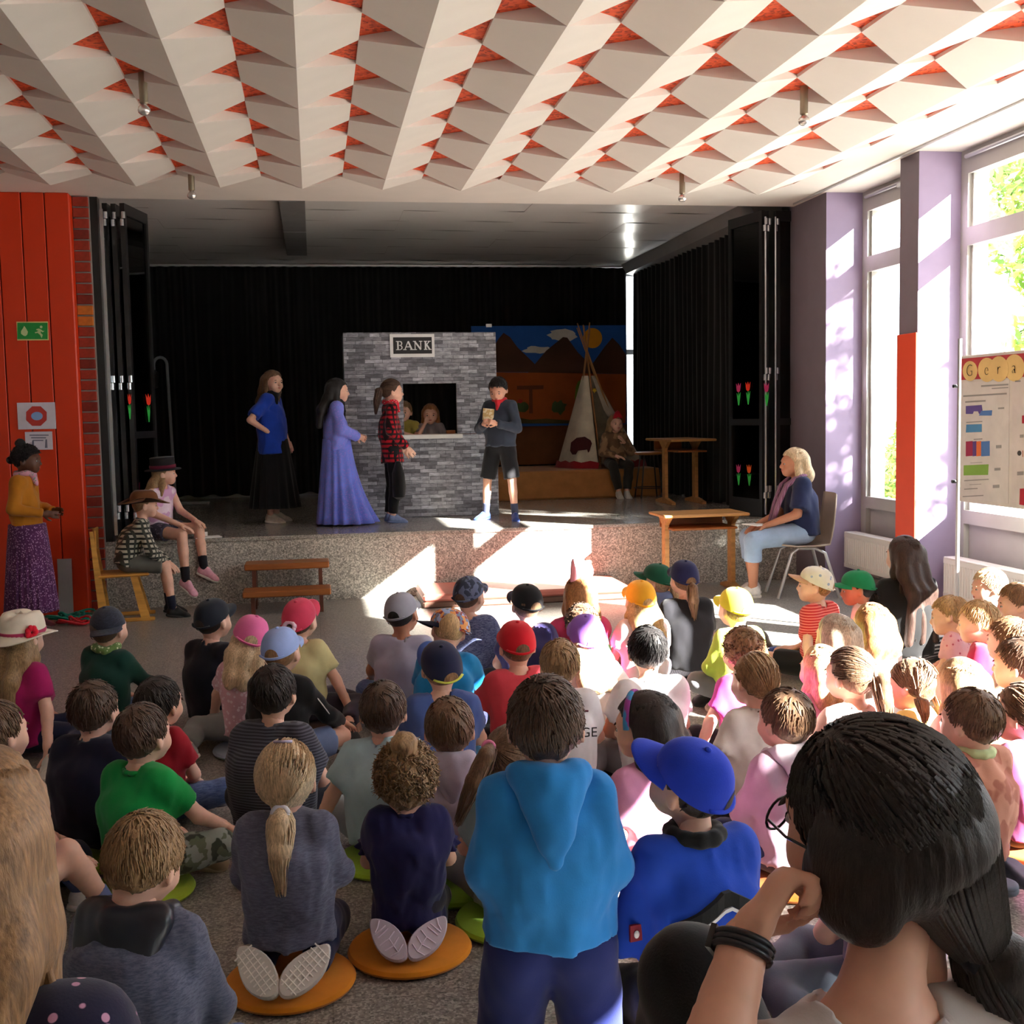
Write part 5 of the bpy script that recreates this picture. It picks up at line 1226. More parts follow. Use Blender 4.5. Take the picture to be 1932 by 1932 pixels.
def bandana(c, kind='plain', **k):
    m = fab(c, kind, **k)
    def put(root, J, HMx, s):
        N = J['N']; g = Field(N-.16*s, N+.16*s, .009); fd = J['HR'] @ A3(0, 1, 0); sd = np.cross(fd, A3(0, 0, 1)); sd = nrm(sd); fd = np.cross(A3(0, 0, 1), sd)
        pts = [N+(sd*.055*math.cos(a)+fd*.058*math.sin(a))*s+A3(0, 0, (.018+.006*math.sin(a*2))*s) for a in np.linspace(0, 2*math.pi, 13)]
        for a, b2 in zip(pts[:-1], pts[1:]): g.cone(a, b2, .020*s, .020*s, k=.012)
        g.cone(N+fd*.06*s, N+fd*.085*s-A3(0, 0, .07*s), .03*s, .012*s, k=.02); g.warp(lambda X, Y, Z: .004*wob(X, Y, Z, 90, 2)); mesh_part('neck_scarf', g, m, root)
    return put
def hair_tie(c, pos, r=.022, name='hair_tie'):
    mb = MB(); mb.tube([(pos[0]+r*math.cos(a), pos[1]+.4*r*math.sin(a), pos[2]+r*.8*math.sin(a)) for a in np.linspace(0, 2*math.pi, 15)], r*.42, 6); return worn(mb, name, [fab(c)])
def skirt(m, top, hem, r0, r1, sy=.85, folds=14, amp=.05, off=(0, 0), name='skirt', n=72, train=0.0, shape=.9):
    def put(root, J, HMx, s):
        mb = MB(); rows = 12; prof = []
        for j in range(rows+1):
            t = j/rows; prof.append((r0+(r1-r0)*t**shape, top+(hem-top)*t))
        def fn(i, a, r, z):
            t = i/rows; back = max(0, math.sin(a))
            return (r*(1+amp*t*math.sin(folds*a+1.3*math.sin(2*a))+.3*amp*t*math.sin(folds*1.7*a+1))*(1+train*t*t*back), z)
        mb.lathe(prof[::-1], n, (J['P'][0]+off[0], J['P'][1]+off[1], 0), 1.0, sy, lambda i, a, r, z: fn(rows-i, a, r, z))
        link(name, mb.mesh(name, [m], True), root)
    return put
def cush(loc, c, label, group=None, r=.18, hgt=.032):
    mb = MB(); mb.lathe([(.001, 0), (r-.02, 0), (r-.004, .008), (r, hgt*.5), (r-.006, hgt-.006), (r-.025, hgt), (.001, hgt+.002)], 36); o = mb.build('seat_cushion', fab(c), smooth=True); o.location = (loc[0], loc[1], .001); tag(o, label, 'cushion', group); return o
JE = fab((72, 92, 138), 'melange', c2=(96, 116, 160), sc=40); DK = fab((34, 34, 44)); BLK = fab((16, 16, 18)); OL = fab((72, 68, 54)); GREY = fab((120, 120, 126)); NAVY = fab((28, 32, 62)); LEG = fab((60, 52, 66))
W_SH = shoe((222, 220, 216)); B_SH = shoe((40, 40, 46), (60, 60, 60)); T_SH = shoe((150, 130, 104), (190, 170, 140)); P_SH = shoe((214, 150, 170)); U_SH = shoe((60, 84, 140))
def kid(u, v, z, label, hair, top, bot=None, cushion=None, **k):
    pose = {q: k.pop(q) for q in ('lean', 'side', 'arms', 'legs', 'head', 'tw', 'low') if q in k}; turn = k.pop('turn', 0.0); yaw = k.pop('yaw', None)
    pose.setdefault('head', (0, .08, 0)); pose.setdefault('legs', 'tight'); sp = dict(hair=hair, top=top, bot=bot or DK, shoe=B_SH); sp.update(k)
    if cushion: sp['lift'] = .033; z = z-.033 if False else z
    r = audience(u, v, z, label, sp, turn, None, yaw, **pose)
    if cushion: cush(r[1], cushion[0], cushion[1])
    return r
pi = math.pi
def cp(c, kind='plain', turn=0.0, tilt=.10, roll=0.0, bm=None, **k): return dict(m=fab(c, kind, **k), turn=turn, tilt=tilt, roll=roll, bm=fab(bm) if bm else fab(c, kind, **k))

# ------------------------------------------------------------------ audience, front rows
kid(205, 1188, .53, 'boy in teal green shirt, patterned neck scarf and dark backward cap', ('cshort', 'brown'), fab((22, 66, 58)), JE, (( 110, 124, 160), 'grey blue seat cushion under the boy in teal green shirt'), leg='short', arms=('lap', 'knee'), turn=-.15, sleeve='long', cap=cp((34, 36, 48), 'melange', turn=pi+.5, tilt=.15, c2=(52, 56, 72), sc=60), extra=[bandana((110, 140, 80), 'floral', c2=(220, 230, 190), sc=60)], legs='cross')
kid(44, 1206, .545, 'girl in magenta shirt wearing a white straw hat with red flower', ('clonger', 'dblond'), fab((160, 22, 92)), NAVY, shoe=shoe((200, 196, 186)), arms=('lap', 'prop'), legs='sideR', head=(0, .05, .05), turn=-.1, extra=[worn(hat_mesh('fedora'), 'straw_hat', [M_fab('straw', srgb(222, 210, 192))]), worn(band_mesh(.1005, .034, .054), 'hat_band', [fab((170, 50, 90))]), worn(flower_mesh(), 'hat_flower', [fab((205, 22, 48))])])
kid(402, 1172, .54, 'boy in plain black shirt and dark navy cap', ('cshort', 'dark'), fab((15, 15, 30)), OL, arms=('lap', 'lap'), turn=-.35, cap=cp((26, 32, 44), tilt=.15), legs='cross')
kid(470, 1206, .525, 'girl in pink cap and pink blouse with pale curly hair', ('clong', 'pale'), fab((220, 170, 180), 'floral', c2=(240, 215, 220), sc=45), fab((132, 134, 134)), ((150, 164, 184), 'grey seat cushion under the girl in pink cap'), shoe=shoe((170, 168, 165)), arms=('floor', 'lap'), legs='sideL', lean=.03, turn=.25, head=(.1, .05, .25), cap=cp((226, 110, 165), tilt=.05, roll=.1))
def stripes3(root, J, HMx, s):
    for i in (0, 1):
        mb = MB(); a = lerp(J['N'], J['S'][i], .35); S_, E_, W_ = J['S'][i], J['E'][i], J['W'][i]; out = nrm(S_-J['N'])
        for k in (-1, 0, 1):
            o_ = np.cross(out, A3(0, 0, 1))*k*.013*s; P_ = [a+A3(0, 0, .030*s)+o_, S_+(out*.018+A3(0, 0, .043))*s+o_, lerp(S_, E_, .4)+(out*.046+A3(0, 0, .012))*s+o_, lerp(S_, E_, .9)+out*.045*s+o_]; mb.tube(P_, .0042*s, 5, True, .6)
        link('sleeve_stripe', mb.mesh('sleeve_stripe', [M_paint('stripe_white', (.8, .8, .8), .8)], True), root)
kid(531, 1232, .52, 'boy in light blue cap and black track jacket with white sleeve stripes', ('cshort', 'lbrown'), fab((20, 20, 24)), fab((120, 140, 184)), leg='short', sleeve='long', arms=('lap', 'knee'), turn=-.2, extra=[stripes3], cap=cp((150, 172, 226), tilt=.02, roll=-.08), legs='cross')
kid(566, 1172, .545, 'girl in pale yellow shirt with coral cap and long dark ponytail', ('cpony', 'brown'), fab((206, 200, 150)), LEG, ((70, 44, 36), 'dark brown seat cushion under the girl in yellow'), arms=('lap', 'propside'), legs='sideR', turn=-.1, head=(-.15, .1, .05), cap=cp((206, 62, 92), tilt=.28), extra=[hair_tie((230, 200, 220), (0, -.112, .0), .028, 'scrunchie')])
kid(758, 1160, .55, 'boy in pale grey shirt and grey cap with jeans', ('cshort', 'black'), fab((168, 166, 190)), JE, shoe=U_SH, arms=('knee', 'lap'), turn=-.12, skin='tan', head=(-.25, .0, -.1), cap=cp((150, 150, 164), tilt=.12), legs='cross')
kid(885, 1126, .55, 'boy in blue melange shirt and camouflage cap', ('cshort', 'brown'), fab((62, 70, 112), 'melange', c2=(120, 130, 165), sc=60), DK, turn=-.1, head=(-.5, .05, 0), cap=cp((46, 52, 70), 'camo', tilt=.1, c2=(92, 100, 128), sc=26))
kid(994, 1142, .54, 'boy in dark violet shirt and black cap with yellow stitching', ('cshort', 'mid'), fab((52, 48, 96)), DK, cap=cp((22, 22, 26), turn=.35, tilt=.1, bm=(30, 34, 60)))
kid(846, 1192, .51, 'child in turquoise shirt bending forward with a colourful backward cap', ('cshort', 'blond'), fab((24, 130, 196)), NAVY, lean=.14, low=.03, head=(.3, -.35, .2), turn=-.2, cap=cp((140, 60, 60), 'patch', turn=pi*.45, tilt=.1, c2=(160, 180, 220), c3=(220, 150, 90), sc=70, bm=(26, 28, 52)))
kid(833, 1262, .52, 'boy in dusty blue shirt and navy cap with yellow trim', ('cshort', 'lbrown'), fab((70, 90, 150)), fab((90, 150, 190)), leg='short', cap=dict(m=fab((28, 32, 62)), turn=.4, tilt=.35, bm=fab((52, 84, 160)), sm=fab((200, 210, 90))))
kid(975, 1220, .53, 'boy in coral red shirt and bright red cap', ('cshort', 'mid'), fab((206, 66, 80)), DK, turn=.15, arms=('knee', 'lap'), cap=cp((196, 22, 38), tilt=.08), legs='cross')
def maskhat(root, J, HMx, s):
    mb = MB()
    for i in range(14):
        a0 = math.pi*(-.25+1.5*i/14); a1 = math.pi*(-.25+1.5*(i+1)/14); w = .022+.02*math.sin(math.pi*i/14)
        V = []
        for a in (a0, a1):
            for r in (.05-w*.6, .05+w*.6):
                for y in (0, .006): V.append((r*math.cos(a)+.02, y-.02+.03*math.cos(a), r*math.sin(a)*.9+.125))
        mb.add(V, [(0, 2, 6, 4), (1, 5, 7, 3), (0, 4, 5, 1), (2, 3, 7, 6)])
    mb.prism([(-.06, .09), (-.02, .10), (-.045, .22), (-.055, .20)], -.05, -.03, 'y'); o = link('paper_mask', mb.mesh('paper_mask', [M_paint('mask_pink', srgb(224, 140, 152), .6)], False), root, mat=HMx)
kid(1092, 1124, .555, 'girl in magenta top with a pink paper mask pushed up on her head', ('long', 'copper'), fab((206, 70, 120)), LEG, sleeve='puff', turn=.0, extra=[maskhat], w=1.05)
kid(1098, 1180, .48, 'girl with curly brown hair in a green floral dress', ('curly', 'mid'), fab((82, 170, 104), 'floral', c2=(226, 190, 120), sc=26, c3=(60, 110, 150)), LEG, side=.05, lean=.05, legs='sideR', topname='dress')
kid(1108, 1206, .52, 'girl in white shirt and purple cap with pale long hair', ('clong', 'pale'), fab((226, 222, 220)), fab((200, 205, 225)), arms=('lap', 'propside'), turn=.1, cap=cp((140, 96, 196), tilt=.12, roll=-.12))
def jersey(root, J, HMx, s):
    cu = bpy.data.curves.new('print', 'FONT'); cu.body = 'TEIGE'; cu.size = .055; cu.extrude = .0006; cu.align_x = 'CENTER'
    tmp = bpy.data.objects.new('tmp', cu); COL.objects.link(tmp); bpy.context.view_layer.update(); me = bpy.data.meshes.new_from_object(tmp.evaluated_get(bpy.context.evaluated_depsgraph_get())); bpy.data.objects.remove(tmp); me.materials.clear(); me.materials.append(m_ink)
    o = link('jersey_lettering', me, root); o.matrix_local = Matrix(((1, 0, 0, .055), (0, 0, -1, min(surf_y(root, 'shirt', [(-.02, .29*s), (.05, .29*s), (.10, .29*s)]))-.003), (0, 1, 0, .275*s), (0, 0, 0, 1)))
    mb = MB(); px_ = [(-.10*s, .365*s), (-.05*s, .37*s), (0, .37*s), (.05*s, .37*s), (.10*s, .365*s)]; mb.tube([(x, y-.001, z) for (x, z), y in zip(px_, surf_y(root, 'shirt', px_, .018))], .004, 5); link('jersey_piping', mb.mesh('jersey_piping', [fab((90, 30, 50))], True), root)
kid(1056, 1256, .53, 'boy with short fair brown hair in a white lettered jersey', ('short3', 'dblond'), fab((220, 220, 224)), GREY, turn=-.05, post=[jersey])
kid(1222, 1230, .56, 'boy with black hair in a plain white shirt', ('short2', 'black'), fab((226, 224, 226)), GREY, head=(-.2, .12, 0), turn=.05, arms=('lap', 'lap'), skin='light')
kid(1208, 1134, .52, 'girl in yellow cap and white pink blouse', ('clong', 'blond'), fab((232, 214, 216)), LEG, turn=.05, cap=cp((232, 170, 44), tilt=.1))
kid(1240, 1098, .50, 'child in dark green cap and faded denim blue hoodie', ('cpony', 'pale'), fab((104, 118, 158)), DK, sleeve='long', hood=1, turn=.05, head=(.6, .05, 0), cap=cp((20, 84, 62), tilt=.1))
kid(1291, 1094, .575, 'girl in navy cap and black shirt with one striped legging stretched out', ('cpony', 'mid'), fab((20, 20, 26)), fab((150, 150, 165), 'stripe', c2=(70, 72, 90), sc=40, axis=0), legs='sideR', shoe=shoe((176, 134, 92)), turn=-.1, cap=cp((24, 28, 72), tilt=.1))
kid(1388, 1150, .53, 'boy in neon yellow cap and lime green jacket', ('cshort', 'lbrown'), fab((186, 206, 84)), GREY, ((168, 150, 130), 'beige seat cushion under the boy in lime green jacket'), sleeve='long', turn=.1, w=1.1, cap=cp((232, 222, 60), tilt=.05))
kid(1538, 1106, .54, 'boy in red striped shirt and white dinosaur print cap', ('cshort', 'copper'), fab((190, 34, 40), 'stripe', c2=(226, 120, 110), sc=22), BLK, leg='short', turn=.25, head=(.55, .1, 0), arms=('prop', 'lap'), legs='stretch', shoe=shoe((84, 74, 60)), sock=fab((60, 84, 150)), cap=cp((222, 220, 208), 'dots', tilt=.12, c2=(150, 165, 190), sc=24, bm=(190, 150, 122)))
kid(1618, 1112, .48, 'child in green cap and white top with short black ponytail', ('cponyblack', 'black'), fab((226, 224, 222)), GREY, turn=.65, head=(.2, -.05, 0), skin='tan', cap=cp((20, 132, 84), tilt=.05))
kid(1577, 1204, .52, 'girl with long grey blond hair beside the boy in red stripes', ('longer', 'grey'), fab((214, 190, 188)), LEG, turn=.1)
kid(1644, 1182, .52, 'girl with smooth copper blond bob in white top', ('bob', 'copper'), fab((234, 228, 224)), LEG, turn=.1, head=(-.1, .05, 0))
kid(1402, 1232, .52, 'girl with frizzy brown hair in a magenta shirt', ('curly', 'lbrown'), fab((186, 60, 150)), DK, ((196, 160, 140), 'pale pink seat cushion under the girl in magenta shirt'), arms=('propside', 'lap'), turn=.1)
kid(1424, 1286, .52, 'girl with low fair bun and white shirt', ('bunlow', 'dblond'), fab((224, 220, 214)), fab((80, 96, 140)), arms=('propside', 'lap'), side=.02, turn=.15, head=(.1, .0, .1), extra=[hair_tie((40, 36, 40), (0, -.105, -.05), .016)])
kid(1482, 1362, .535, 'boy with short brown hair in a mauve and white hoodie', ('short', 'mid'), fab((182, 150, 172)), fab((44, 52, 88)), ((226, 130, 50), 'orange seat cushion beside the boy in mauve hoodie'), sleeve='long', hood=1, hoodm=fab((214, 206, 216)), turn=.2, head=(.1, .05, .05), loose=.008)
kid(1549, 1266, .44, 'toddler with fair fine hair in a pink shirt', ('bob', 'blond'), fab((206, 140, 175)), LEG, turn=.15)
kid(1604, 1276, .54, 'girl with brown hair tied high by a white band in a rose top', ('ponymid', 'mid'), fab((220, 172, 162)), LEG, turn=.1, head=(.25, .05, -.05), extra=[hair_tie((235, 235, 235), (.02, -.115, .03), .018)])
kid(1722, 1295, .44, 'girl with brown pigtails in a yellow strap dress', ('pig', 'mid'), fab((222, 206, 130)), LEG, sleeve='none', turn=.2, head=(.25, -.1, .1), topname='dress')
kid(1812, 1296, .50, 'girl with very long light brown hair in a pink shirt', ('longer', 'dblond'), fab((222, 176, 176)), LEG, turn=.1, head=(-.1, .05, 0))
kid(1832, 1364, .54, 'boy with short dark blond hair in a brown tie-dye sweatshirt', ('short3', 'mid'), fab((168, 104, 86), 'camo', c2=(196, 138, 116), sc=12), fab((92, 102, 122)), sleeve='long', legs='kneel', shoe=shoe((92, 98, 112), (92, 98, 112)), turn=.15, head=(.2, .0, .05), collar=fab((190, 200, 150)))
kid(1922, 1256, .53, 'boy with short brown hair in a red shirt at the radiator side', ('short', 'brown'), fab((150, 60, 70)), DK, turn=.25, head=(.25, 0, 0))
kid(1930, 1350, .49, 'girl with tied brown hair in a bright pink shirt', ('bunlow', 'mid'), fab((206, 110, 165)), LEG, ((224, 120, 40), 'orange seat cushion under the girl in bright pink shirt'), turn=.2, head=(.2, 0, 0))
kid(1905, 1210, .50, 'small child with light brown hair in a beige top', ('short2', 'lbrown'), fab((190, 160, 140)), LEG, turn=.3)
kid(1866, 1108, .50, 'toddler with white blond hair in a grey green shirt by the radiator', ('short3', 'pale'), fab((84, 92, 88)), DK, turn=.75, head=(.1, -.05, 0))
kid(1918, 1140, .51, 'toddler with brown hair in a blue grey shirt by the radiator', ('short', 'lbrown'), fab((110, 132, 150)), JE, turn=.7, head=(.1, -.05, 0))
kid(1792, 1164, .44, 'toddler with fair hair in a pink dotted blouse', ('short2', 'blond'), fab((224, 168, 178), 'dots', c2=(190, 90, 110), sc=30), fab((210, 170, 160)), turn=.55, head=(.05, -.1, .25), shoe=W_SH, legs='sideL')
kid(1846, 1176, .49, 'toddler with fair hair in a crimson shirt', ('short', 'blond'), fab((176, 34, 76)), NAVY, turn=.5, head=(.1, -.1, .15))

# ------------------------------------------------------------------ audience, near rows
kid(178, 1342, .53, 'boy with tousled brown hair in a dark navy shirt', ('short2', 'brown'), fab((22, 20, 44)), DK, ((150, 176, 50), 'green seat cushion under the boy in dark navy shirt'), loose=.012, w=1.12, turn=-.1)
kid(270, 1390, .52, 'boy with brown hair in a bright green shirt and camouflage trousers', ('short', 'brown'), fab((16, 142, 66)), fab((150, 160, 152), 'camo', c2=(64, 70, 58), sc=22, c3=(100, 110, 90)), ((160, 188, 50), 'lime seat cushion beside the boy in bright green shirt'), turn=-.35, arms=('lap', 'knee'), shoe=T_SH, lean=.02, legs='cross')
kid(300, 1330, .46, 'boy with dark brown hair in a red shirt and blue jeans', ('short3', 'dark'), fab((150, 16, 36)), JE, turn=-.3, legs='cross')
kid(-4, 1386, .55, 'boy with cropped hair in a pale lilac shirt beside the magenta girl', ('short', 'mid'), fab((136, 134, 168)), NAVY, turn=-.4)
kid(-20, 1478, .50, 'child in blue shirt hugging bare knees with white sneakers', ('short2', 'lbrown'), fab((78, 112, 210)), fab((110, 110, 150), 'dots', c2=(200, 200, 220), sc=50), leg='short', shortlen=.5, legs='up', arms=('hug', 'hug'), yaw=-.95, shoe=shoe((214, 206, 196), (206, 198, 186)), sock=fab((90, 100, 140)))
kid(517, 1310, .55, 'boy with dark hair in a charcoal pinstriped shirt', ('short', 'dark'), fab((44, 44, 56), 'stripe', c2=(84, 86, 100), sc=30), DK, w=1.12, loose=.008, turn=-.15)
kid(723, 1344, .53, 'boy with brown hair in a pale mint shirt', ('short3', 'brown'), fab((166, 192, 200)), fab((150, 160, 165)), ((150, 190, 50), 'lime green seat cushion under the boy in pale mint shirt'), arms=('propside', 'lap'), loose=.01)
kid(848, 1378, .525, 'boy with brown hair in a lavender grey hoodie', ('short', 'mid'), fab((166, 156, 172)), GREY, ((146, 190, 44), 'lime green seat cushion under the boy in lavender hoodie'), sleeve='long', hood=1, hooddrop=.1, w=1.05)
kid(962, 1436, .50, 'girl with high brown side ponytail and pink tie', ('ponyhigh', 'mid'), fab((136, 160, 166)), GREY, ((150, 190, 44), 'lime green seat cushion under the girl with side ponytail'), head=(-.2, .1, .1), extra=[hair_tie((226, 130, 170), (-.06, -.09, .078), .016)])
def ruffle(root, J, HMx, s):
    for i in (0, 1):
        a = lerp(J['S'][i], J['E'][i], .55); d = nrm(J['E'][i]-J['S'][i]); mb = MB()
        for rr, off in ((.046, 0), (.060, .022)):
            pass
        u_ = nrm(np.cross(d, A3(0, 1, 0))); w_ = np.cross(d, u_); V = []; F = []; n = 40
        for j, (rr, off) in enumerate(((.044, -.01), (.054, .012), (.060, .030))):
            for k in range(n): an = 2*pi*k/n; r2 = rr*s*(1+.10*j*math.sin(9*an)); V.append(a+d*off*s+u_*r2*math.cos(an)+w_*r2*math.sin(an))
        for j in range(2):
            for k in range(n): F.append((j*n+k, j*n+(k+1) % n, (j+1)*n+(k+1) % n, (j+1)*n+k))
        link('sleeve_ruffle', mesh_np('sleeve_ruffle', V, F, [fab((34, 32, 78))], None, True), root)
def clip(root, J, HMx, s):
    mb = MB(); mb.tube([(-.025, -.02, .118), (0, -.03, .121), (.025, -.02, .118)], .004, 6); o = link('hair_clip', mb.mesh('hair_clip', [M_paint('clip_lilac', srgb(190, 180, 210), .3)], True), root, mat=HMx)
def big_soles(c, grooves):
    def put(root, J, HMx, s):
        for i, sg in ((0, -1), (1, 1)):
            heel = J['A'][i]+A3(0, -.03, .03)*s; base = A3(sg*.075, -.145, .085)*s; yv = nrm(A3(-sg*.55, -.50, -.42)); nv = nrm(A3(sg*.08, -.72, .70)); yv = nrm(yv-nv*(yv @ nv)); xv = np.cross(yv, nv); L = .20*s
            out = []
            for k in range(28):
                a = 2*pi*k/28; yy = .5*math.cos(a); xx = (.20+.06*yy-.03*math.cos(2*a+.6))*math.sin(a)*1.12; out.append((xx, yy))
            V = []; F = []; n = len(out)
            for j, (sc, dz) in enumerate(((1.0, -.13), (1.04, -.02), (.97, .02))):
                for x, y in out: V.append(base+(xv*x*sc+yv*y*sc+nv*dz)*L)
            for j in range(2):
                for k in range(n): F.append((j*n+k, j*n+(k+1) % n, (j+1)*n+(k+1) % n, (j+1)*n+k))
            F += [tuple(range(n-1, -1, -1)), tuple(range(2*n, 3*n))]
            o = link('shoe', mesh_np('shoe', V, F, [M_paint('sole_'+'%d' % c[0], srgb(*c), .7)], None, False), root)
            mb = MB()
            for (x0, y0, x1, y1) in grooves:
                if sg < 0: x0, x1 = -x0, -x1
                mb.tube([base+(xv*x0+yv*y0+nv*.022)*L, base+(xv*(x0+x1)/2+yv*(y0+y1)/2+nv*.026)*L, base+(xv*x1+yv*y1+nv*.022)*L], .007*L*2, 5)
            mb.build('sole_tread', M_paint('tread_'+'%d' % c[0], mul(srgb(*c), 1.35), .6), root); bpy.data.objects[-1] if False else None
    return put
zig = [(-.17, .30, -.02, .33), (-.02, .33, .14, .28), (-.02, .33, .0, .18), (-.18, .14, .0, .18), (.0, .18, .17, .12), (.0, .18, .02, .02), (-.19, .0, .02, .02), (.02, .02, .18, -.02), (-.13, -.14, .13, -.14), (-.13, -.22, .13, -.22), (0, -.30, .1, -.38), (0, -.30, -.1, -.26)]
wavy = [(-.17+.0*k, .36-.09*k, .17, .34-.09*k) for k in range(9)]+[(-.10+.1*k, .40, -.08+.09*k, -.40) for k in range(3)]
kid(540, 1472, .565, 'girl with fair ponytail kneeling in a grey sweater', ('ponylow', 'pale'), fab((84, 86, 104), 'melange', c2=(104, 106, 126), sc=50), NAVY, ((212, 130, 26), 'orange seat cushion under the girl in grey sweater'), legs='kneel', sleeve='long', shoe=None, hem=.06, head=(0, .05, 0), extra=[hair_tie((220, 220, 230), (0, -.103, -.055), .02), clip, big_soles((206, 202, 196), wavy)], h=.0085, w=1.05)
kid(766, 1474, .50, 'girl with curly bun kneeling in a navy ruffled top', ('bun', 'dblond'), fab((32, 30, 76)), fab((30, 24, 44), 'dots', c2=(214, 160, 210), sc=9), ((216, 134, 26), 'orange seat cushion under the girl in navy ruffled top'), legs='kneel', shoe=None, hem=.10, slen=.5, hs=1.06, extra=[ruffle, big_soles((196, 184, 196), zig)], h=.0085, arms=('lap', 'lap'))
kid(270, 1628, .585, 'boy with fair brown hair looking down in a grey jacket with black hood', ('shortbig', 'dblond'), fab((88, 92, 110), 'melange', c2=(66, 70, 90), sc=60), JE, legs='kneel', sleeve='long', hood=1, hoodm=M_paint('shiny_black', (.012, .014, .022), .3, .2), hooddrop=.25, hoodw=1.6, lean=.05, low=.03, head=(0, -.25, .12), turn=-.25, w=1.1, loose=.01, shoe=shoe((60, 90, 140)), h=.0085)
def jacket_band(root, J, HMx, s):
    N = J['N']; mb = MB(); V = []; P_ = []
    for dz, hw_, nm, m in ((0, .016, 'jacket_band', BLK), (-.021, .004, 'reflective_piping', M_paint('piping_silver', (.6, .6, .65), .3))):
        q = [(-.11*s+.22*s*k/12, J['C'][2]+(.045-.13*abs(k/12-.55)+dz)*s) for k in range(13)]; ys = surf_y(root, 'shirt', q, .016); V = []; n = len(q)
        for (x, z), y in zip(q, ys): V += [(x, y-.004, z-hw_*s), (x, y-.004, z+hw_*s), (x, y+.01, z-hw_*s), (x, y+.01, z+hw_*s)]
        F = []
        for k in range(n-1): F += [(k*4, k*4+4, k*4+5, k*4+1), (k*4+1, k*4+5, k*4+7, k*4+3), (k*4, k*4+2, k*4+6, k*4+4)]
        link(nm, mesh_np(nm, V, F, [m], None, False), root)
    mb = MB(); e = lerp(J['S'][0], J['E'][0], .75)+nrm(J['S'][0]-J['N'])*.045*s; mb.box((-.014*s, -.052*s, -.018*s), (.014*s, -.045*s, .018*s)); o = link('sleeve_badge', mb.mesh('sleeve_badge', [M_paint('badge_red', srgb(120, 20, 40), .6)], False), root); o.location = (e[0]+.03*s, e[1], e[2])
    mb = MB(); mb.ell((0, -.054*s, -.002*s), (.007*s, .002*s, .009*s), 8, 5); o = link('badge_emblem', mb.mesh('badge_emblem', [M_paint('badge_white', (.7, .7, .7), .6)], True), root); o.location = (e[0]+.03*s, e[1], e[2])
kid(1300, 1482, .67, 'boy in royal blue cap and royal blue jacket with black band', ('cshort', 'dark'), fab((22, 66, 178)), BLK, legs='kneel', sleeve='long', turn=.25, head=(.45, .25, -.1), collar=BLK, post=[jacket_band], loose=.004, w=.9, h=.0085, cap=cp((26, 58, 190), tilt=.25, turn=.3))
def headband(root, J, HMx, s):
    mb = MB(); P_ = [(.084*math.cos(a), .02+.0*a, .02+.094*math.sin(a)) for a in np.linspace(-.1, pi+.1, 17)]; mb.tube([(x, y+.015, z) for x, y, z in P_], .010, 6, True, .5); link('headband', mb.mesh('headband', [M_fab('band_tie', srgb(150, 60, 140), 'camo', srgb(60, 140, 190), 18)], True), root, mat=HMx)
kid(1218, 1372, .585, 'girl with long dark hair and headband in a pink dress', ('long', 'dark'), fab((214, 148, 186)), fab((206, 138, 178)), ((150, 190, 44), 'lime green seat cushion under the girl in pink dress'), turn=.45, head=(.55, -.05, 0), arms=('prop', 'lap'), extra=[headband, skirt(fab((212, 146, 184)), .16, .045, .125, .185, .95, 16, .06)], topname='dress', hem=.0)

kid(1668, 1535, .52, 'child in grey jeans and navy sneakers mostly hidden behind the woman with dark ponytail', ('short', 'mid'), fab((150, 130, 150)), fab((92, 100, 116)), legs='sideL', shoe=shoe((34, 36, 56), (216, 212, 206), (210, 206, 200)), turn=.1)
# ------------------------------------------------------------------ standing and seated figures with their own poses
def pose_stand(s, arms=None, head=(0, 0, 0), legs=None, lean=0.0):
    J = dict(P=A3(0, 0, .735), C=A3(0, lean*.4-.012, .95), N=A3(0, lean, 1.135)); N = J['N']
    J['S'] = [N+A3(x*.122, -.004, -.036) for x in (-1, 1)]
    a = arms or {}
    J['E'] = [A3(*a.get('E0', (-.185, -.02, .885))), A3(*a.get('E1', (.185, -.02, .885)))]; J['W'] = [A3(*a.get('W0', (-.20, .06, .69))), A3(*a.get('W1', (.20, .06, .69)))]
    J['palm'] = [A3(*a.get('p0', (1, 0, 0))), A3(*a.get('p1', (-1, 0, 0)))]
    l = legs or {}
    J['H'] = [A3(-.072, 0, .70), A3(.072, 0, .70)]; J['K'] = [A3(*l.get('K0', (-.085, .015, .385))), A3(*l.get('K1', (.085, .015, .385)))]
    J['A'] = [A3(*l.get('A0', (-.085, -.02, .068))), A3(*l.get('A1', (.085, -.02, .068)))]; J['T'] = [A3(*l.get('T0', (-.105, .11, .05))), A3(*l.get('T1', (.105, .11, .05)))]; J['sole'] = [A3(0, 0, 1)]*2
    J['HR'] = Rz(head[0]) @ Rx(head[1]) @ Ry(head[2]); J['HC'] = N+A3(0, .022, .105)+J['HR'] @ A3(0, 0, .012)
    return scaleJ(J, s)
def stand(u_feet, v_feet, zf, v_top, yaw, label, sp, **k):
    p = at(u_feet, v_feet, z=zf); top = at(u_feet, v_top, y=p[1])[2]-zf; s = top/1.372
    J = pose_stand(s, **k); sp.setdefault('h', .0125); sp.setdefault('face', 1); sp.setdefault('hs', 1.04)
    return person((p[0], p[1], zf+.003), yaw, J, s, sp, label), s
def dup_hair(style, col): return (style, col)
ZS = .57
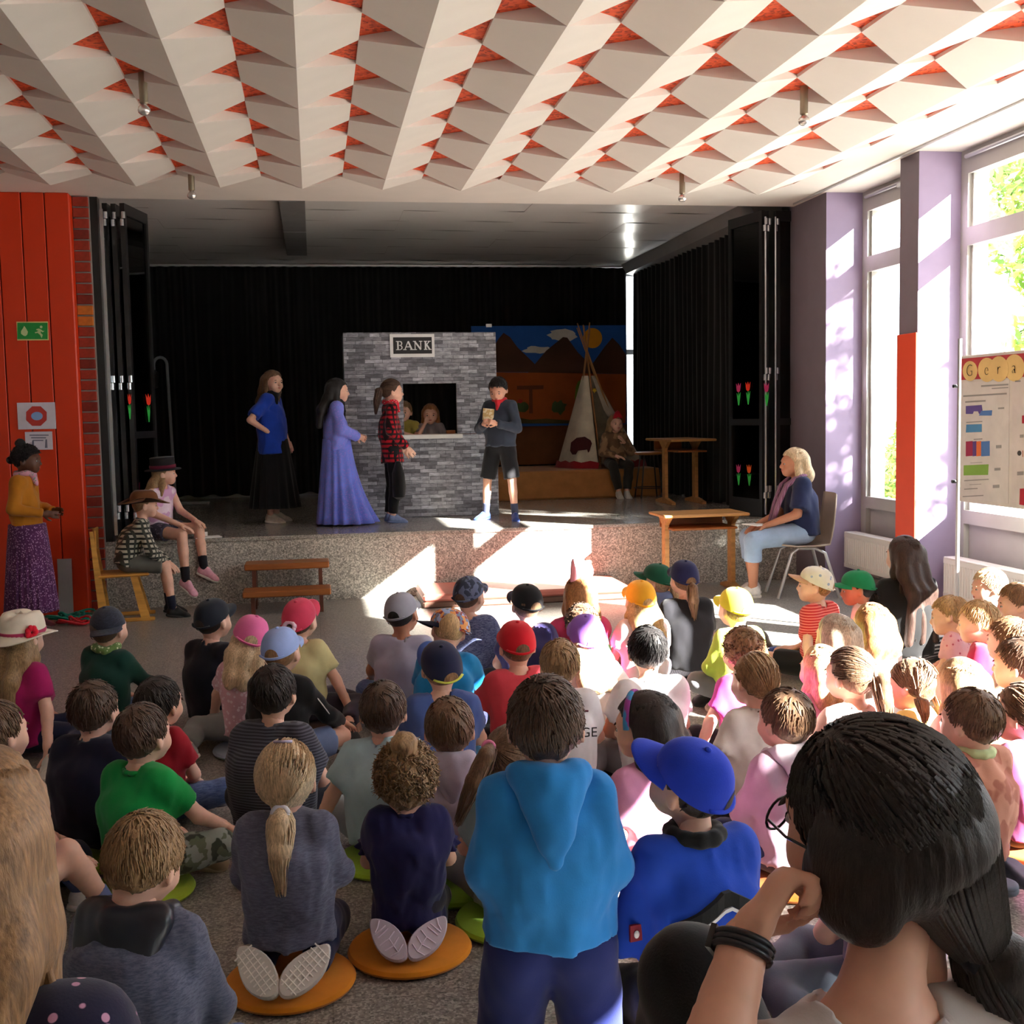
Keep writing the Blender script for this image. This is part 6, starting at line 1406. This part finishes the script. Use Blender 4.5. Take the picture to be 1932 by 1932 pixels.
# girl in blue blouse, hand on hip
stand(520, 985, ZS, 697, -1.85, 'girl in bright blue blouse and long black skirt on the stage', dict(hair=('wavy', 'mid'), top=fab((28, 66, 176)), bot=None, shoe=shoe((196, 184, 168)), sleeve='short', slen=.8, girth=1.25, hem=.12, hs=1.06, loose=.012, topname='blouse', extra=[skirt(M_fab('black_skirt', srgb(14, 14, 18)), .80, .14, .150, .25, .95, 16, .08), bandana((22, 22, 26)), worn(MB().ell((0, -.09, .03), (.06, .05, .05), 10, 6), 'hair_knot', [HC['mid']])]), head=(-.62, .02, 0), arms=dict(E1=(.30, -.10, .92), W1=(.145, .03, .80), p1=(-1, 0, 0), E0=(-.2, .02, .9), W0=(-.19, .08, .72)))
# girl in lilac dress
stand(640, 990, ZS, 714, -1.5, 'girl with long dark hair in a floor-length lilac dress', dict(hair=('longer', 'black'), top=fab((120, 132, 226), 'floral', c2=(150, 130, 226), sc=60), bot=None, shoe=B_SH, sleeve='long', loose=.028, topname='dress_bodice', extra=[skirt(fab((110, 126, 224), 'floral', c2=(140, 124, 220), sc=60), .80, .015, .135, .215, .95, 13, .09, name='dress_skirt', n=110, train=.75, shape=1.0), bandana((24, 24, 28))]), head=(0, -.02, 0), arms=dict(E0=(-.17, .03, .90), W0=(-.05, .20, .83), E1=(.17, .03, .90), W1=(.05, .20, .82), p0=(1, 0, 0), p1=(-1, 0, 0)))
# girl in plaid shirt
stand(742, 985, ZS, 716, -1.45, 'girl with ponytail in a red and black plaid shirt holding a black bag', dict(hair=('ponymid', 'brown'), top=fab((176, 18, 36), 'plaid', c2=(60, 8, 18), sc=7, c3=(26, 8, 14)), bot=BLK, shoe=shoe((116, 132, 170), (90, 104, 140)), sleeve='long', hem=.16, loose=.012, extra=[bandana((200, 30, 50), 'dots', c2=(235, 235, 235), sc=50)]), head=(0, .02, 0), arms=dict(E1=(.17, -.03, .88), W1=(.14, .13, .71), E0=(-.17, -.0, .88), W0=(-.13, .14, .70)))
q = at(752, 905, y=10.78); mb = MB()
mb.lathe([(.001, -.02), (.03, -.02), (.075, .0), (.085, .10), (.075, .22), (.045, .30), (.03, .33), (.001, .335)], 24, (0, 0, 0), .75, 1.0, lambda i, a, r, z: (r*(1+.08*math.sin(5*a+z*20)), z)); o = mb.build('cloth_bag', M_fab('black_cloth', srgb(12, 12, 14)), smooth=True); o.location = (q[0]+.0, 10.78, q[2]-.16); tag(o, 'limp black cloth bag hanging from the hand of the plaid girl', 'bag')
# boy reading a card
stand(947, 981, ZS, 712, 2.55, 'boy in dark grey sweatshirt and black shorts reading a card', dict(hair=('short2', 'black'), skin='light', top=fab((52, 60, 74)), bot=fab((22, 22, 26)), leg='short', shortlen=.95, shoe=shoe((44, 66, 130), (60, 80, 140)), sock=fab((60, 66, 90)), sleeve='long', loose=.014, girth=1.1, extra=[bandana((196, 40, 50))], hands=('grip', 'grip')), head=(.12, -.42, 0), legs=dict(K0=(-.12, .01, .385), A0=(-.14, 0, .068), T0=(-.2, .11, .05), K1=(.14, .01, .385), A1=(.17, 0, .068), T1=(.23, .11, .05)), arms=dict(E0=(-.20, .04, .88), W0=(-.055, .215, .93), p0=(1, 0, .2), E1=(.20, .04, .88), W1=(.07, .215, .93), p1=(-1, 0, .2)))
q = at(921, 786, y=10.72); mb = MB(); mb.box((-.052, -.002, -.075), (.052, .002, .075)); o = mb.build('reading_card', fab((206, 176, 120), 'camo', c2=(226, 214, 180), sc=30)); o.location = (q[0], q[1], q[2]); o.rotation_euler = (.15, .12, -.3); tag(o, 'printed yellow card held by the reading boy', 'card')
# mustard girl standing by the orange wall
stand(62, 1185, 0, 838, -1.75, 'girl in mustard jacket and long purple pleated skirt by the orange wall', dict(hair=('bun', 'black'), skin='brown', top=fab((178, 112, 24)), bot=None, shoe=shoe((120, 60, 70)), sleeve='long', hem=.02, topname='jacket', extra=[skirt(fab((84, 40, 84), 'floral', c2=(170, 130, 170), sc=70), .80, .13, .140, .20, .95, 26, .05, name='pleated_skirt', n=110), bandana((206, 150, 170), 'floral', c2=(120, 150, 140), sc=50), worn(MB().ell((0, -.115, .0), (.035, .03, .03), 10, 6), 'hair_knot', [HC['black']])]), head=(.1, -.03, 0), arms=dict(E1=(.19, -.02, .90), W1=(.10, .17, .86), p1=(-1, 0, 0), E0=(-.19, -.02, .90), W0=(-.08, .18, .87), p0=(1, 0, 0)))
mb = MB(); o = None
# ---- seated on furniture
def seated(loc, yaw, seat, s, label, sp, head=(0, 0, 0), lean=.0, E=None, W=None, K=None, A=None, T=None, palm=None, floor=0.0, HCo=None):
    """joint coordinates in metres relative to the seat point on the floor"""
    J = dict(P=A3(0, 0, seat+.085*s), C=A3(0, lean*.5-.01, seat+.275*s), N=A3(0, lean, seat+.415*s)); N = J['N']
    J['S'] = [N+A3(x*.105, -.004, -.034)*s for x in (-1, 1)]; J['H'] = [A3(x*.068, .02, 0)*s+A3(0, 0, seat+.075*s) for x in (-1, 1)]
    J['E'] = [A3(*p) for p in E]; J['W'] = [A3(*p) for p in W]; J['K'] = [A3(*p) for p in K]; J['A'] = [A3(*p) for p in A]; J['T'] = [A3(*p) for p in T]; J['sole'] = [A3(0, 0, 1)]*2; J['palm'] = [A3(*p) for p in (palm or ((0, 0, -1), (0, 0, -1)))]
    J['HR'] = Rz(head[0]) @ Rx(head[1]) @ Ry(head[2]); hs = sp.get('hs', 1.03); J['HC'] = N+A3(0, .026, .098)*hs*1.02+J['HR'] @ A3(0, 0, .012)
    if HCo is not None: J['HC'] = J['HC']+A3(*HCo)
    sp.setdefault('face', 1); sp.setdefault('h', .0115); return person((loc[0], loc[1], floor), yaw, J, s, sp, label)
# wooden chair + cowboy boy
ch = empty('wooden_chair', (-1.52, 9.50, 0), -1.45); tag(ch, 'light wooden school chair by the orange wall', 'chair'); m_cw = M_wood('chair_wood', srgb(206, 150, 70), .45, 'Y')
MB().box((-.19, -.19, .355), (.19, .19, .375), bev=.012).build('seat', m_cw, ch)
V = []; F = []
for j in range(5):
    for i in range(9):
        x = -.17+.34*i/8; V.append((x, -.205-.03*math.cos(x*6)+.02, .56+.17*j/4))
for j in range(5):
    for i in range(9): p = V[j*9+i]; V.append((p[0], p[1]+.012, p[2]))
for j in range(4):
    for i in range(8): a = j*9+i; F += [(a, a+1, a+10, a+9), (45+a, 45+a+9, 45+a+10, 45+a+1)]
for i in range(8): F += [(i, 45+i, 46+i, i+1), (36+i, 37+i, 82+i, 81+i)]
for j in range(4): F += [(j*9, j*9+9, 45+j*9+9, 45+j*9), (j*9+8, 45+j*9+8, 45+j*9+17, j*9+17)]
link('backrest', mesh_np('backrest', V, F, [m_cw], None, False), ch)
for sx in (-1, 1):
    MB().prism([(-.19, 0), (-.12, 0), (-.17, .40), (-.21, .72), (-.235, .72), (-.215, .36)], sx*.165-.012, sx*.165+.012, 'x').build('leg', m_cw, ch); MB().prism([(.12, 0), (.19, 0), (.10, .355), (.05, .355)], sx*.165-.012, sx*.165+.012, 'x').build('leg', m_cw, ch); MB().box((sx*.165-.014, -.22, 0), (sx*.165+.014, .22, .03), bev=.006).build('runner', m_cw, ch)
seated((-1.50, 9.50), -1.40, .376, .98, 'boy in brown cowboy hat and plaid shirt sitting on the wooden chair', dict(hair=('cshort', 'lbrown'), top=fab((190, 186, 170), 'plaid', c2=(40, 44, 40), sc=8, c3=(64, 66, 60)), bot=fab((92, 92, 86)), leg='short', shortlen=.92, shoe=shoe((20, 20, 22), (24, 24, 24)), sock=fab((24, 26, 44)), sleeve='long', loose=.01, extra=[worn(hat_mesh('cowboy'), 'cowboy_hat', [fab((104, 62, 32))])]), head=(.05, -.02, .0), lean=.13, E=((-.17, .19, .54), (.17, .19, .54)), W=((-.05, .33, .42), (.06, .30, .42)), K=((-.10, .29, .42), (.10, .29, .42)), A=((-.11, .32, .075), (.10, .33, .075)), T=((-.13, .45, .05), (.12, .46, .05)))
# girl with black hat on the stage edge
seated((-1.34, 10.10), -2.15, ZS, 1.06, 'girl in black top hat and white pink shirt sitting on the stage edge', dict(hair=('clong', 'dblond'), top=fab((226, 206, 222), 'camo', c2=(206, 160, 200), sc=10), bot=fab((60, 60, 76), 'floral', c2=(120, 120, 140), sc=40), leg='short', shortlen=.5, shoe=shoe((230, 170, 190)), sock=fab((24, 22, 30)), sleeve='none', extra=[worn(hat_mesh('topper'), 'black_hat', [fab((20, 17, 22))]), worn(band_mesh(.0955, .045, .075), 'hat_band', [fab((96, 16, 44))])]), head=(.62, .05, .05), lean=.08, E=((-.17, .12, .80), (.17, .12, .80)), W=((-.10, .34, .72), (.08, .33, .70)), K=((-.13, .34, .655), (.09, .34, .62)), A=((-.10, .40, .33), (.10, .37, .25)), T=((-.12, .52, .28), (.11, .50, .17)))
# woman on a chair
wc = empty('shell_chair', (4.02, 9.12, 0), 1.45); tag(wc, 'grey beige shell chair with tubular legs under the blond woman', 'chair'); m_sh = M_paint('shell_beige', srgb(176, 160, 146), .45, .05)
V = []; F = []; rows = [(.22, .440), (.10, .425), (-.08, .425), (-.17, .45), (-.215, .52), (-.235, .62), (-.25, .74), (-.262, .86)]; n = 9
for j, (y, z) in enumerate(rows):
    w_ = .21 if j < 4 else .20-.012*(j-4)
    for i in range(n): t = -1+2*i/(n-1); V.append((w_*t, y+.03*t*t*(1 if j > 3 else 0), z+.015*t*t*(1 if j < 3 else 0)))
m_ = len(V); V += [(x, y-(.010 if j_ > 30 else 0), z-.012) for j_, (x, y, z) in enumerate(V)]
for j in range(len(rows)-1):
    for i in range(n-1): a = j*n+i; F += [(a, a+1, a+n+1, a+n), (m_+a, m_+a+n, m_+a+n+1, m_+a+1)]
for j in range(len(rows)-1): F += [(j*n, j*n+n, m_+j*n+n, m_+j*n), (j*n+n-1, m_+j*n+n-1, m_+j*n+2*n-1, j*n+2*n-1)]
for i in range(n-1): F += [(i, m_+i, m_+i+1, i+1), ((len(rows)-1)*n+i, (len(rows)-1)*n+i+1, m_+(len(rows)-1)*n+i+1, m_+(len(rows)-1)*n+i)]
link('shell', mesh_np('shell', V, F, [m_sh], None, True), wc)
for sx in (-1, 1): MB().tube([(sx*.19, .26, 0), (sx*.17, .14, .37), (sx*.15, .08, .41), (sx*.15, -.06, .41), (sx*.17, -.14, .37), (sx*.21, -.25, 0)], .014, 10).build('leg_frame', m_alu, wc, smooth=True)
MB().tube([(-.15, 0, .41), (.15, 0, .41)], .012, 8).build('cross_bar', m_alu, wc, smooth=True)
def longscarf(root, J, HMx, s):
    N = J['N']; m = fab((112, 70, 96), 'stripe', c2=(160, 120, 150), sc=40, axis=0)
    for sx in (-1, 1):
        mb = MB(); P_ = [N+A3(sx*.045, -.055, .03)*s, N+A3(sx*.075, .01, .02)*s, N+A3(sx*.06, .09, -.04)*s, N+A3(sx*.045, .135, -.15)*s, N+A3(sx*.035, .17, -.27)*s]; mb.tube(P_, [.03*s, .03*s, .028*s, .03*s, .026*s], 10, True, .45); link('long_scarf', mb.mesh('long_scarf', [m], True), root)
seated((4.02, 9.12), 1.45, .435, 1.32, 'woman with bright blond bob in navy shirt and light blue trousers', dict(hair=('bob', 'pale'), skin='tan', hs=1.15, top=fab((30, 38, 72)), bot=fab((150, 172, 200)), leg='crop', shoe=W_SH, sleeve='short', slen=.85, hem=.03, extra=[longscarf], foot=1.0, loose=.012), head=(.0, .03, 0), lean=.04, E=((-.19, .10, .70), (.20, .10, .70)), W=((-.08, .33, .60), (.08, .35, .60)), K=((-.11, .45, .48), (.12, .43, .49)), A=((-.08, .44, .085), (.14, .38, .085)), T=((-.07, .60, .06), (.16, .55, .06)))
mb = MB(); mb.box((-.07, -.10, 0), (.07, .10, .008)); o = mb.build('paper_sheets', m_pap); o.location = (3.63, 9.17, .60); o.rotation_euler = (0, 0, .3); 
tag(o, 'folded white papers on the lap of the blond woman', 'papers')
# girl at the tepee
seated((3.50, 13.30), pi+.1, .908, 1.0, 'girl with red feathered headdress sitting before the tepee', dict(hair=('long', 'dblond'), top=fab((110, 84, 62), 'camo', c2=(150, 120, 90), sc=14), bot=fab((46, 44, 40)), shoe=shoe((190, 186, 180), (190, 186, 180)), sleeve='long', loose=.015, topname='poncho', extra=[worn(MB().prism([(-.06, .06), (.06, .06), (.03, .13), (0, .155), (-.03, .13)], .05, .075, 'y'), 'red_headdress', [fab((170, 24, 40))], False)]), head=(0, 0, 0), lean=.03, E=((-.18, .08, 1.10), (.18, .08, 1.10)), W=((-.06, .16, 1.22), (.05, .20, 1.06)), K=((-.10, .22, .95), (.10, .22, .95)), A=((-.05, .27, .655), (.05, .27, .655)), T=((-.04, .38, .62), (.06, .38, .62)), palm=((1, -.5, 0), (0, 0, -1)))
# two children behind the bank hatch
def behind(u, v, y, label, hair_, top, yaw, arms):
    p = at(u, v, y=y); s = 1.0; J = pose_stand(1.0, arms=arms, head=(0, -.05, 0)); dz = p[2]-J['HC'][2]
    person((p[0], p[1], ZS+.003), yaw, scaleJ(J, (p[2]-ZS)/J['HC'][2]), (p[2]-ZS)/J['HC'][2], dict(hair=hair_, top=top, bot=DK, shoe=B_SH, face=1, h=.0135), label)
behind(812, 783, 11.80, 'girl in pale vest leaning behind the bank hatch', ('long', 'copper'), fab((150, 146, 150)), pi-.1, dict(E0=(-.2, .14, .92), W0=(-.17, .24, .90), E1=(.16, .20, .98), W1=(.06, .14, 1.16), p1=(0, -1, 0)))
behind(763, 778, 11.82, 'child in yellow shirt holding a microphone behind the bank hatch', ('short', 'lbrown'), fab((170, 160, 80)), pi-.3, dict(E0=(-.18, .10, .94), W0=(-.02, .20, 1.0), E1=(.18, .02, .9), W1=(.1, .2, .92)))
q = at(760, 795, y=11.58); mb = MB(); mb.tube([(0, 0, -.08), (0, 0, .04)], .012, 10); mb.ell((0, 0, .058), (.024, .024, .028), 12, 8); o = mb.build('microphone', m_grey, smooth=True); o.location = tuple(q); tag(o, 'silver headed microphone held up behind the bank hatch', 'microphone')
mb = MB(); mb.box((-.045, -.03, 0), (.045, .03, .035), bev=.004); o = mb.build('cash_box', m_brn); o.location = (1.345, 11.5, 1.386); tag(o, 'small brown box on the bank counter', 'box')
# young woman with very long dark hair sitting on the floor
r, loc, yw, s_ = kid(1705, 1050, .66, 'young woman with very long dark brown hair in black shirt', ('longbig', 'espresso'), BLK, fab((40, 40, 44), 'stripe', c2=(200, 200, 205), sc=14), yaw=-.05, head=(.28, .05, 0), arms=('prop', 'lap'), legs='sideR', hs=1.12, shoe=W_SH)
# kneeling boy in blue hoodie
T = at(1030, 1372, z=.842); s = 1.0
J = dict(P=A3(0, 0, .385), C=A3(0, -.015, .57), N=A3(0, 0, .70)); N = J['N']
J['S'] = [N+A3(x*.100, -.004, -.036) for x in (-1, 1)]; J['E'] = [A3(-.142, -.02, .50), A3(.142, -.01, .50)]; J['W'] = [A3(-.10, .09, .37), A3(.10, .10, .39)]; J['palm'] = [A3(1, 0, 0), A3(-1, 0, 0)]
J['H'] = [A3(x*.07, 0, .35) for x in (-1, 1)]; J['K'] = [A3(x*.10, .05, .065) for x in (-1, 1)]; J['A'] = [A3(x*.11, -.19, .05) for x in (-1, 1)]; J['T'] = [A3(x*.10, -.31, .03) for x in (-1, 1)]; J['sole'] = [A3(0, .2, -1)]*2
J['HR'] = Rz(-.12) @ Rx(.03); J['HC'] = N+A3(0, .02, .10)+A3(0, 0, .012); yw = -.1
off = Rz(yw) @ J['HC']; L_ = (T[0]-off[0], T[1]-off[1], .03)
person(L_, yw, J, 1.0, dict(hair=('shortbig', 'brown'), hs=1.05, top=fab((36, 124, 196)), bot=fab((28, 38, 96)), bgirth=1.25, botname='sweatpants', shoe=shoe((206, 202, 200)), sleeve='long', hood=1, hooddrop=.15, loose=.008, girth=1.04, hem=.045, topname='hoodie', h=.0085), 'boy with dark brown hair kneeling upright in a blue hoodie')
cush((L_[0]-.0, L_[1]+.02), (214, 130, 30), 'orange seat cushion under the kneeling boy in blue hoodie')

# ---- the two nearest grown-ups
def at_depth(u, v, d): return CAMP+(FW+RT*(u-966)/FOC-UP*(v-966)/FOC)*d
HCw = at_depth(1658, 1560, 1.36); yw = .30; Rw = Rz(yw)
def loc_of(p): return Rw.T @ (np.asarray(p)-A3(rx, ry, 0))
N_ = at_depth(1645, 1895, 1.31); rx, ry = N_[0]+.02, N_[1]-.10
J = {}
J['N'] = loc_of(N_); N = J['N']; J['P'] = A3(0, -.10, .44); J['C'] = lerp(J['P'], N, .60)+A3(0, -.03, 0)
J['S'] = [N+A3(-.155, .01, -.075), N+A3(.16, -.01, -.06)]
hand = loc_of(at_depth(1490, 1640, 1.34)); wr = loc_of(at_depth(1408, 1768, 1.31)); el = loc_of(at_depth(1345, 2000, 1.24))
J['E'] = [el, N+A3(.24, .05, -.30)]; J['W'] = [wr, A3(.16, .32, .50)]; J['palm'] = [nrm(loc_of(HCw)-hand), A3(0, 0, -1)]
kn = loc_of(at_depth(1310, 1850, 1.62)); J['H'] = [A3(-.09, -.06, .43), A3(.09, -.06, .43)]; J['K'] = [kn, A3(.10, .34, .40)]; J['A'] = [kn+A3(.04, .14, -.36), A3(.14, .42, .09)]; J['T'] = [J['A'][0]+A3(0, .14, -.03), A3(.16, .56, .06)]; J['sole'] = [A3(0, 0, 1)]*2
J['A'][0][2] = max(.09, J['A'][0][2]); J['T'][0][2] = .06
J['HR'] = Rz(.28) @ Rx(.10) @ Ry(-.20); J['HC'] = loc_of(HCw)
def watch(root, J, HMx, s):
    d = nrm(J['W'][0]-J['E'][0]); c = J['W'][0]-d*.012; u_ = nrm(np.cross(d, A3(0, 0, 1))); w_ = np.cross(d, u_); mb = MB()
    for k in (-1, 0, 1): mb.tube([c+d*.0065*k+(u_*math.cos(a)+w_*math.sin(a))*.0315 for a in np.linspace(0, 2*pi, 25)], .0042, 6)
    o = link('watch_strap', mb.mesh('watch_strap', [M_paint('strap_black', (.012, .012, .016), .4)], True), root)
    mb = MB(); f_ = c+(-u_)*.034; mb.box((-.016, -.014, -.003), (.016, .014, .004), np.stack([w_, d, -u_], 1), f_); o2 = link('watch_case', mb.mesh('watch_case', [m_black], False), root)
def glasses(root, J, HMx, s):
    mb = MB()
    for sx in (-1, 1):
        mb.tube([(sx*(.034+.022*math.cos(a)), .096, -.004+.016*math.sin(a)) for a in np.linspace(0, 2*pi, 17)], .0016, 5); mb.tube([(sx*.056, .094, .0), (sx*.074, .06, .002), (sx*.080, -.005, .0)], .0016, 5)
    mb.tube([(-.012, .098, 0), (.012, .098, 0)], .0016, 5); link('glasses', mb.mesh('glasses', [m_black], True), root, mat=HMx)
HSPEC['womanhair'] = dict(kind='pony', seed=8, L=.22, tie=(.035, -.090, -.115), n=1300, thick=.036, h=.0045, wave=.004, tail_dir=(.25, -.30, -1), bulk=True)
person((rx, ry, 0), yw, J, 1.32, dict(hair=('womanhair', 'dark'), hs=1.17, skin='light', top=fab((190, 182, 180)), bot=fab((15, 15, 18)), shoe=shoe((50, 52, 60)), sleeve='short', slen=.5, hand=1.02, hands=('fist', 'open'), hdir=(hand-wr, None), face=1, h=.0085, hem=.02, girth=.96, neckcut=1.2, extra=[watch, glasses, hair_tie((24, 24, 34), (.035, -.094, -.118), .026)]), 'woman with dark ponytail resting her cheek on her fist')
bn = empty('low_bench', (rx, ry-.05, 0), yw); tag(bn, 'low wooden bench under the woman with dark ponytail', 'bench'); MB().box((-.30, -.36, .30), (.32, .04, .335), bev=.006).build('seat', m_beech, bn)
for sx in (-1, 1): MB().box((sx*.25-.015, -.32, 0), (sx*.25+.015, .0, .30)).build('leg', m_beech, bn)
# blond girl at the left edge
HCb = at_depth(-64, 1612, 1.30); yb_ = -.25; Rb = Rz(yb_); z = HCb[2]; base = pose_sit(1.0); s = 1.34
J = pose_sit(s, arms=('lap', 'lap'), legs='cross', head=(.05, .0, -.05)); dz = z-J['HC'][2]
HSPEC['leftblond'] = dict(kind='long', seed=11, L=.40, n=1100, h=.0055, wave=.006, spread=1.5)
loc = HCb-Rb @ J['HC']
person((loc[0], loc[1], dz), yb_, J, s, dict(hair=('leftblond', 'sand'), hs=1.12, top=fab((24, 22, 50), 'dots', c2=(190, 140, 170), sc=44), bot=DK, shoe=B_SH, sleeve='long', h=.0095, bzmin=None, zmin=None), 'girl with very long blond hair in a navy dotted top')
bx = empty('low_bench', (loc[0], loc[1], 0), yb_); tag(bx, 'low wooden bench under the girl with very long blond hair', 'bench'); zt_b = dz+.01
MB().box((-.32, -.2, zt_b-.035), (.32, .36, zt_b), bev=.006).build('seat', m_beech, bx)
for sx in (-1, 1): MB().box((sx*.26-.015, -.16, 0), (sx*.26+.015, .30, zt_b-.035)).build('leg', m_beech, bx)
# ------------------------------------------------------------------ trees and bushes outside
m_leaf = [M_paint('leaf_a', (.16, .30, .05), .6, .3, 3), M_paint('leaf_b', (.30, .42, .08), .6, .3, 3), M_paint('leaf_c', (.45, .48, .10), .6, .3, 3)]; m_bark = M_paint('bark', (.16, .12, .09), .9, .3, 12)
def tree(name, loc, crowns, n, leaf, label, trunk_h, seed):
    r = empty(name, loc); tag(r, label, 'tree' if trunk_h > .8 else 'bush'); rng = np.random.default_rng(seed)
    k = len(crowns); V = []; C = np.array([c[:3] for c in crowns]); R_ = np.array([c[3] for c in crowns]); w = R_**2/np.sum(R_**2)
    ci = rng.choice(k, n, p=w); d = rng.normal(size=(n, 3)); d /= np.linalg.norm(d, axis=1, keepdims=True); p = C[ci]+d*(R_[ci]*(.45+.55*rng.random(n)))[:, None]
    a = rng.normal(size=(n, 3)); a /= np.linalg.norm(a, axis=1, keepdims=True); b_ = np.cross(a, rng.normal(size=(n, 3))); b_ /= np.linalg.norm(b_, axis=1, keepdims=True); L = leaf*(.6+.8*rng.random((n, 1)))
    V = np.stack([p-a*L, p+b_*L*.42, p+a*L, p-b_*L*.42], 1).reshape(-1, 3); Q = np.arange(4*n, dtype=np.int32).reshape(-1, 4)
    o = link('foliage', mesh_np('foliage', V, Q, m_leaf, rng.integers(0, 3, n), False), r); o['kind'] = 'stuff'
    mb = MB()
    for c in crowns: mb.tube([(0, 0, 0), (0, 0, trunk_h*.6), (c[0]*.6, c[1]*.6, trunk_h*.6+(c[2]-trunk_h*.6)*.6), tuple(c[:3])], [.02+.05*trunk_h, .018+.04*trunk_h, .03, .012], 7)
    mb.build('trunk', m_bark, r, smooth=True)
tree('garden_tree', (9.2, 4.1, -.1), [(0, 0, 4.6, .6), (.5, .6, 5.2, .5), (-.4, -.3, 3.8, .55), (.2, .3, 3.3, .4), (-.6, .5, 4.6, .4), (0, .1, 5.9, .55), (.1, -.7, 4.5, .65), (.1, -.9, 5.3, .5)], 7600, .055, 'airy tree outside shading the window beside the stage', 2.6, 3)
tree('garden_tree', (10.0, -7.7, -.1), [(0, 0, 4.2, 1.6), (1.2, 1.2, 4.8, 1.4), (-1.0, -.8, 3.8, 1.4), (.2, -1.4, 5.6, 1.4), (-.4, .8, 2.6, 1.2), (1.5, -2.5, 3.5, 1.6), (.4, .9, 6.0, 1.3)], 16000, .10, 'unseen dense tree added outside to keep sun off the rear windows', 2.4, 4)  # out of view, added to block direct sun while skylight still enters
tree('garden_tree', (10.2, 14.6, -.1), [(0, 0, 4.2, 1.2), (.6, -.4, 3.2, 1.1), (.3, .5, 5.3, 1.0), (.2, -.1, 2.3, 1.0)], 9000, .09, 'leafy tree seen through the window behind the poster board', 1.6, 5)
tree('garden_bush', (8.9, 15.9, -.1), [(0, 0, .8, .65), (.2, .1, 1.35, .55), (-.1, .2, .4, .5)], 5000, .06, 'green bush seen through the window beside the stage', .6, 6)
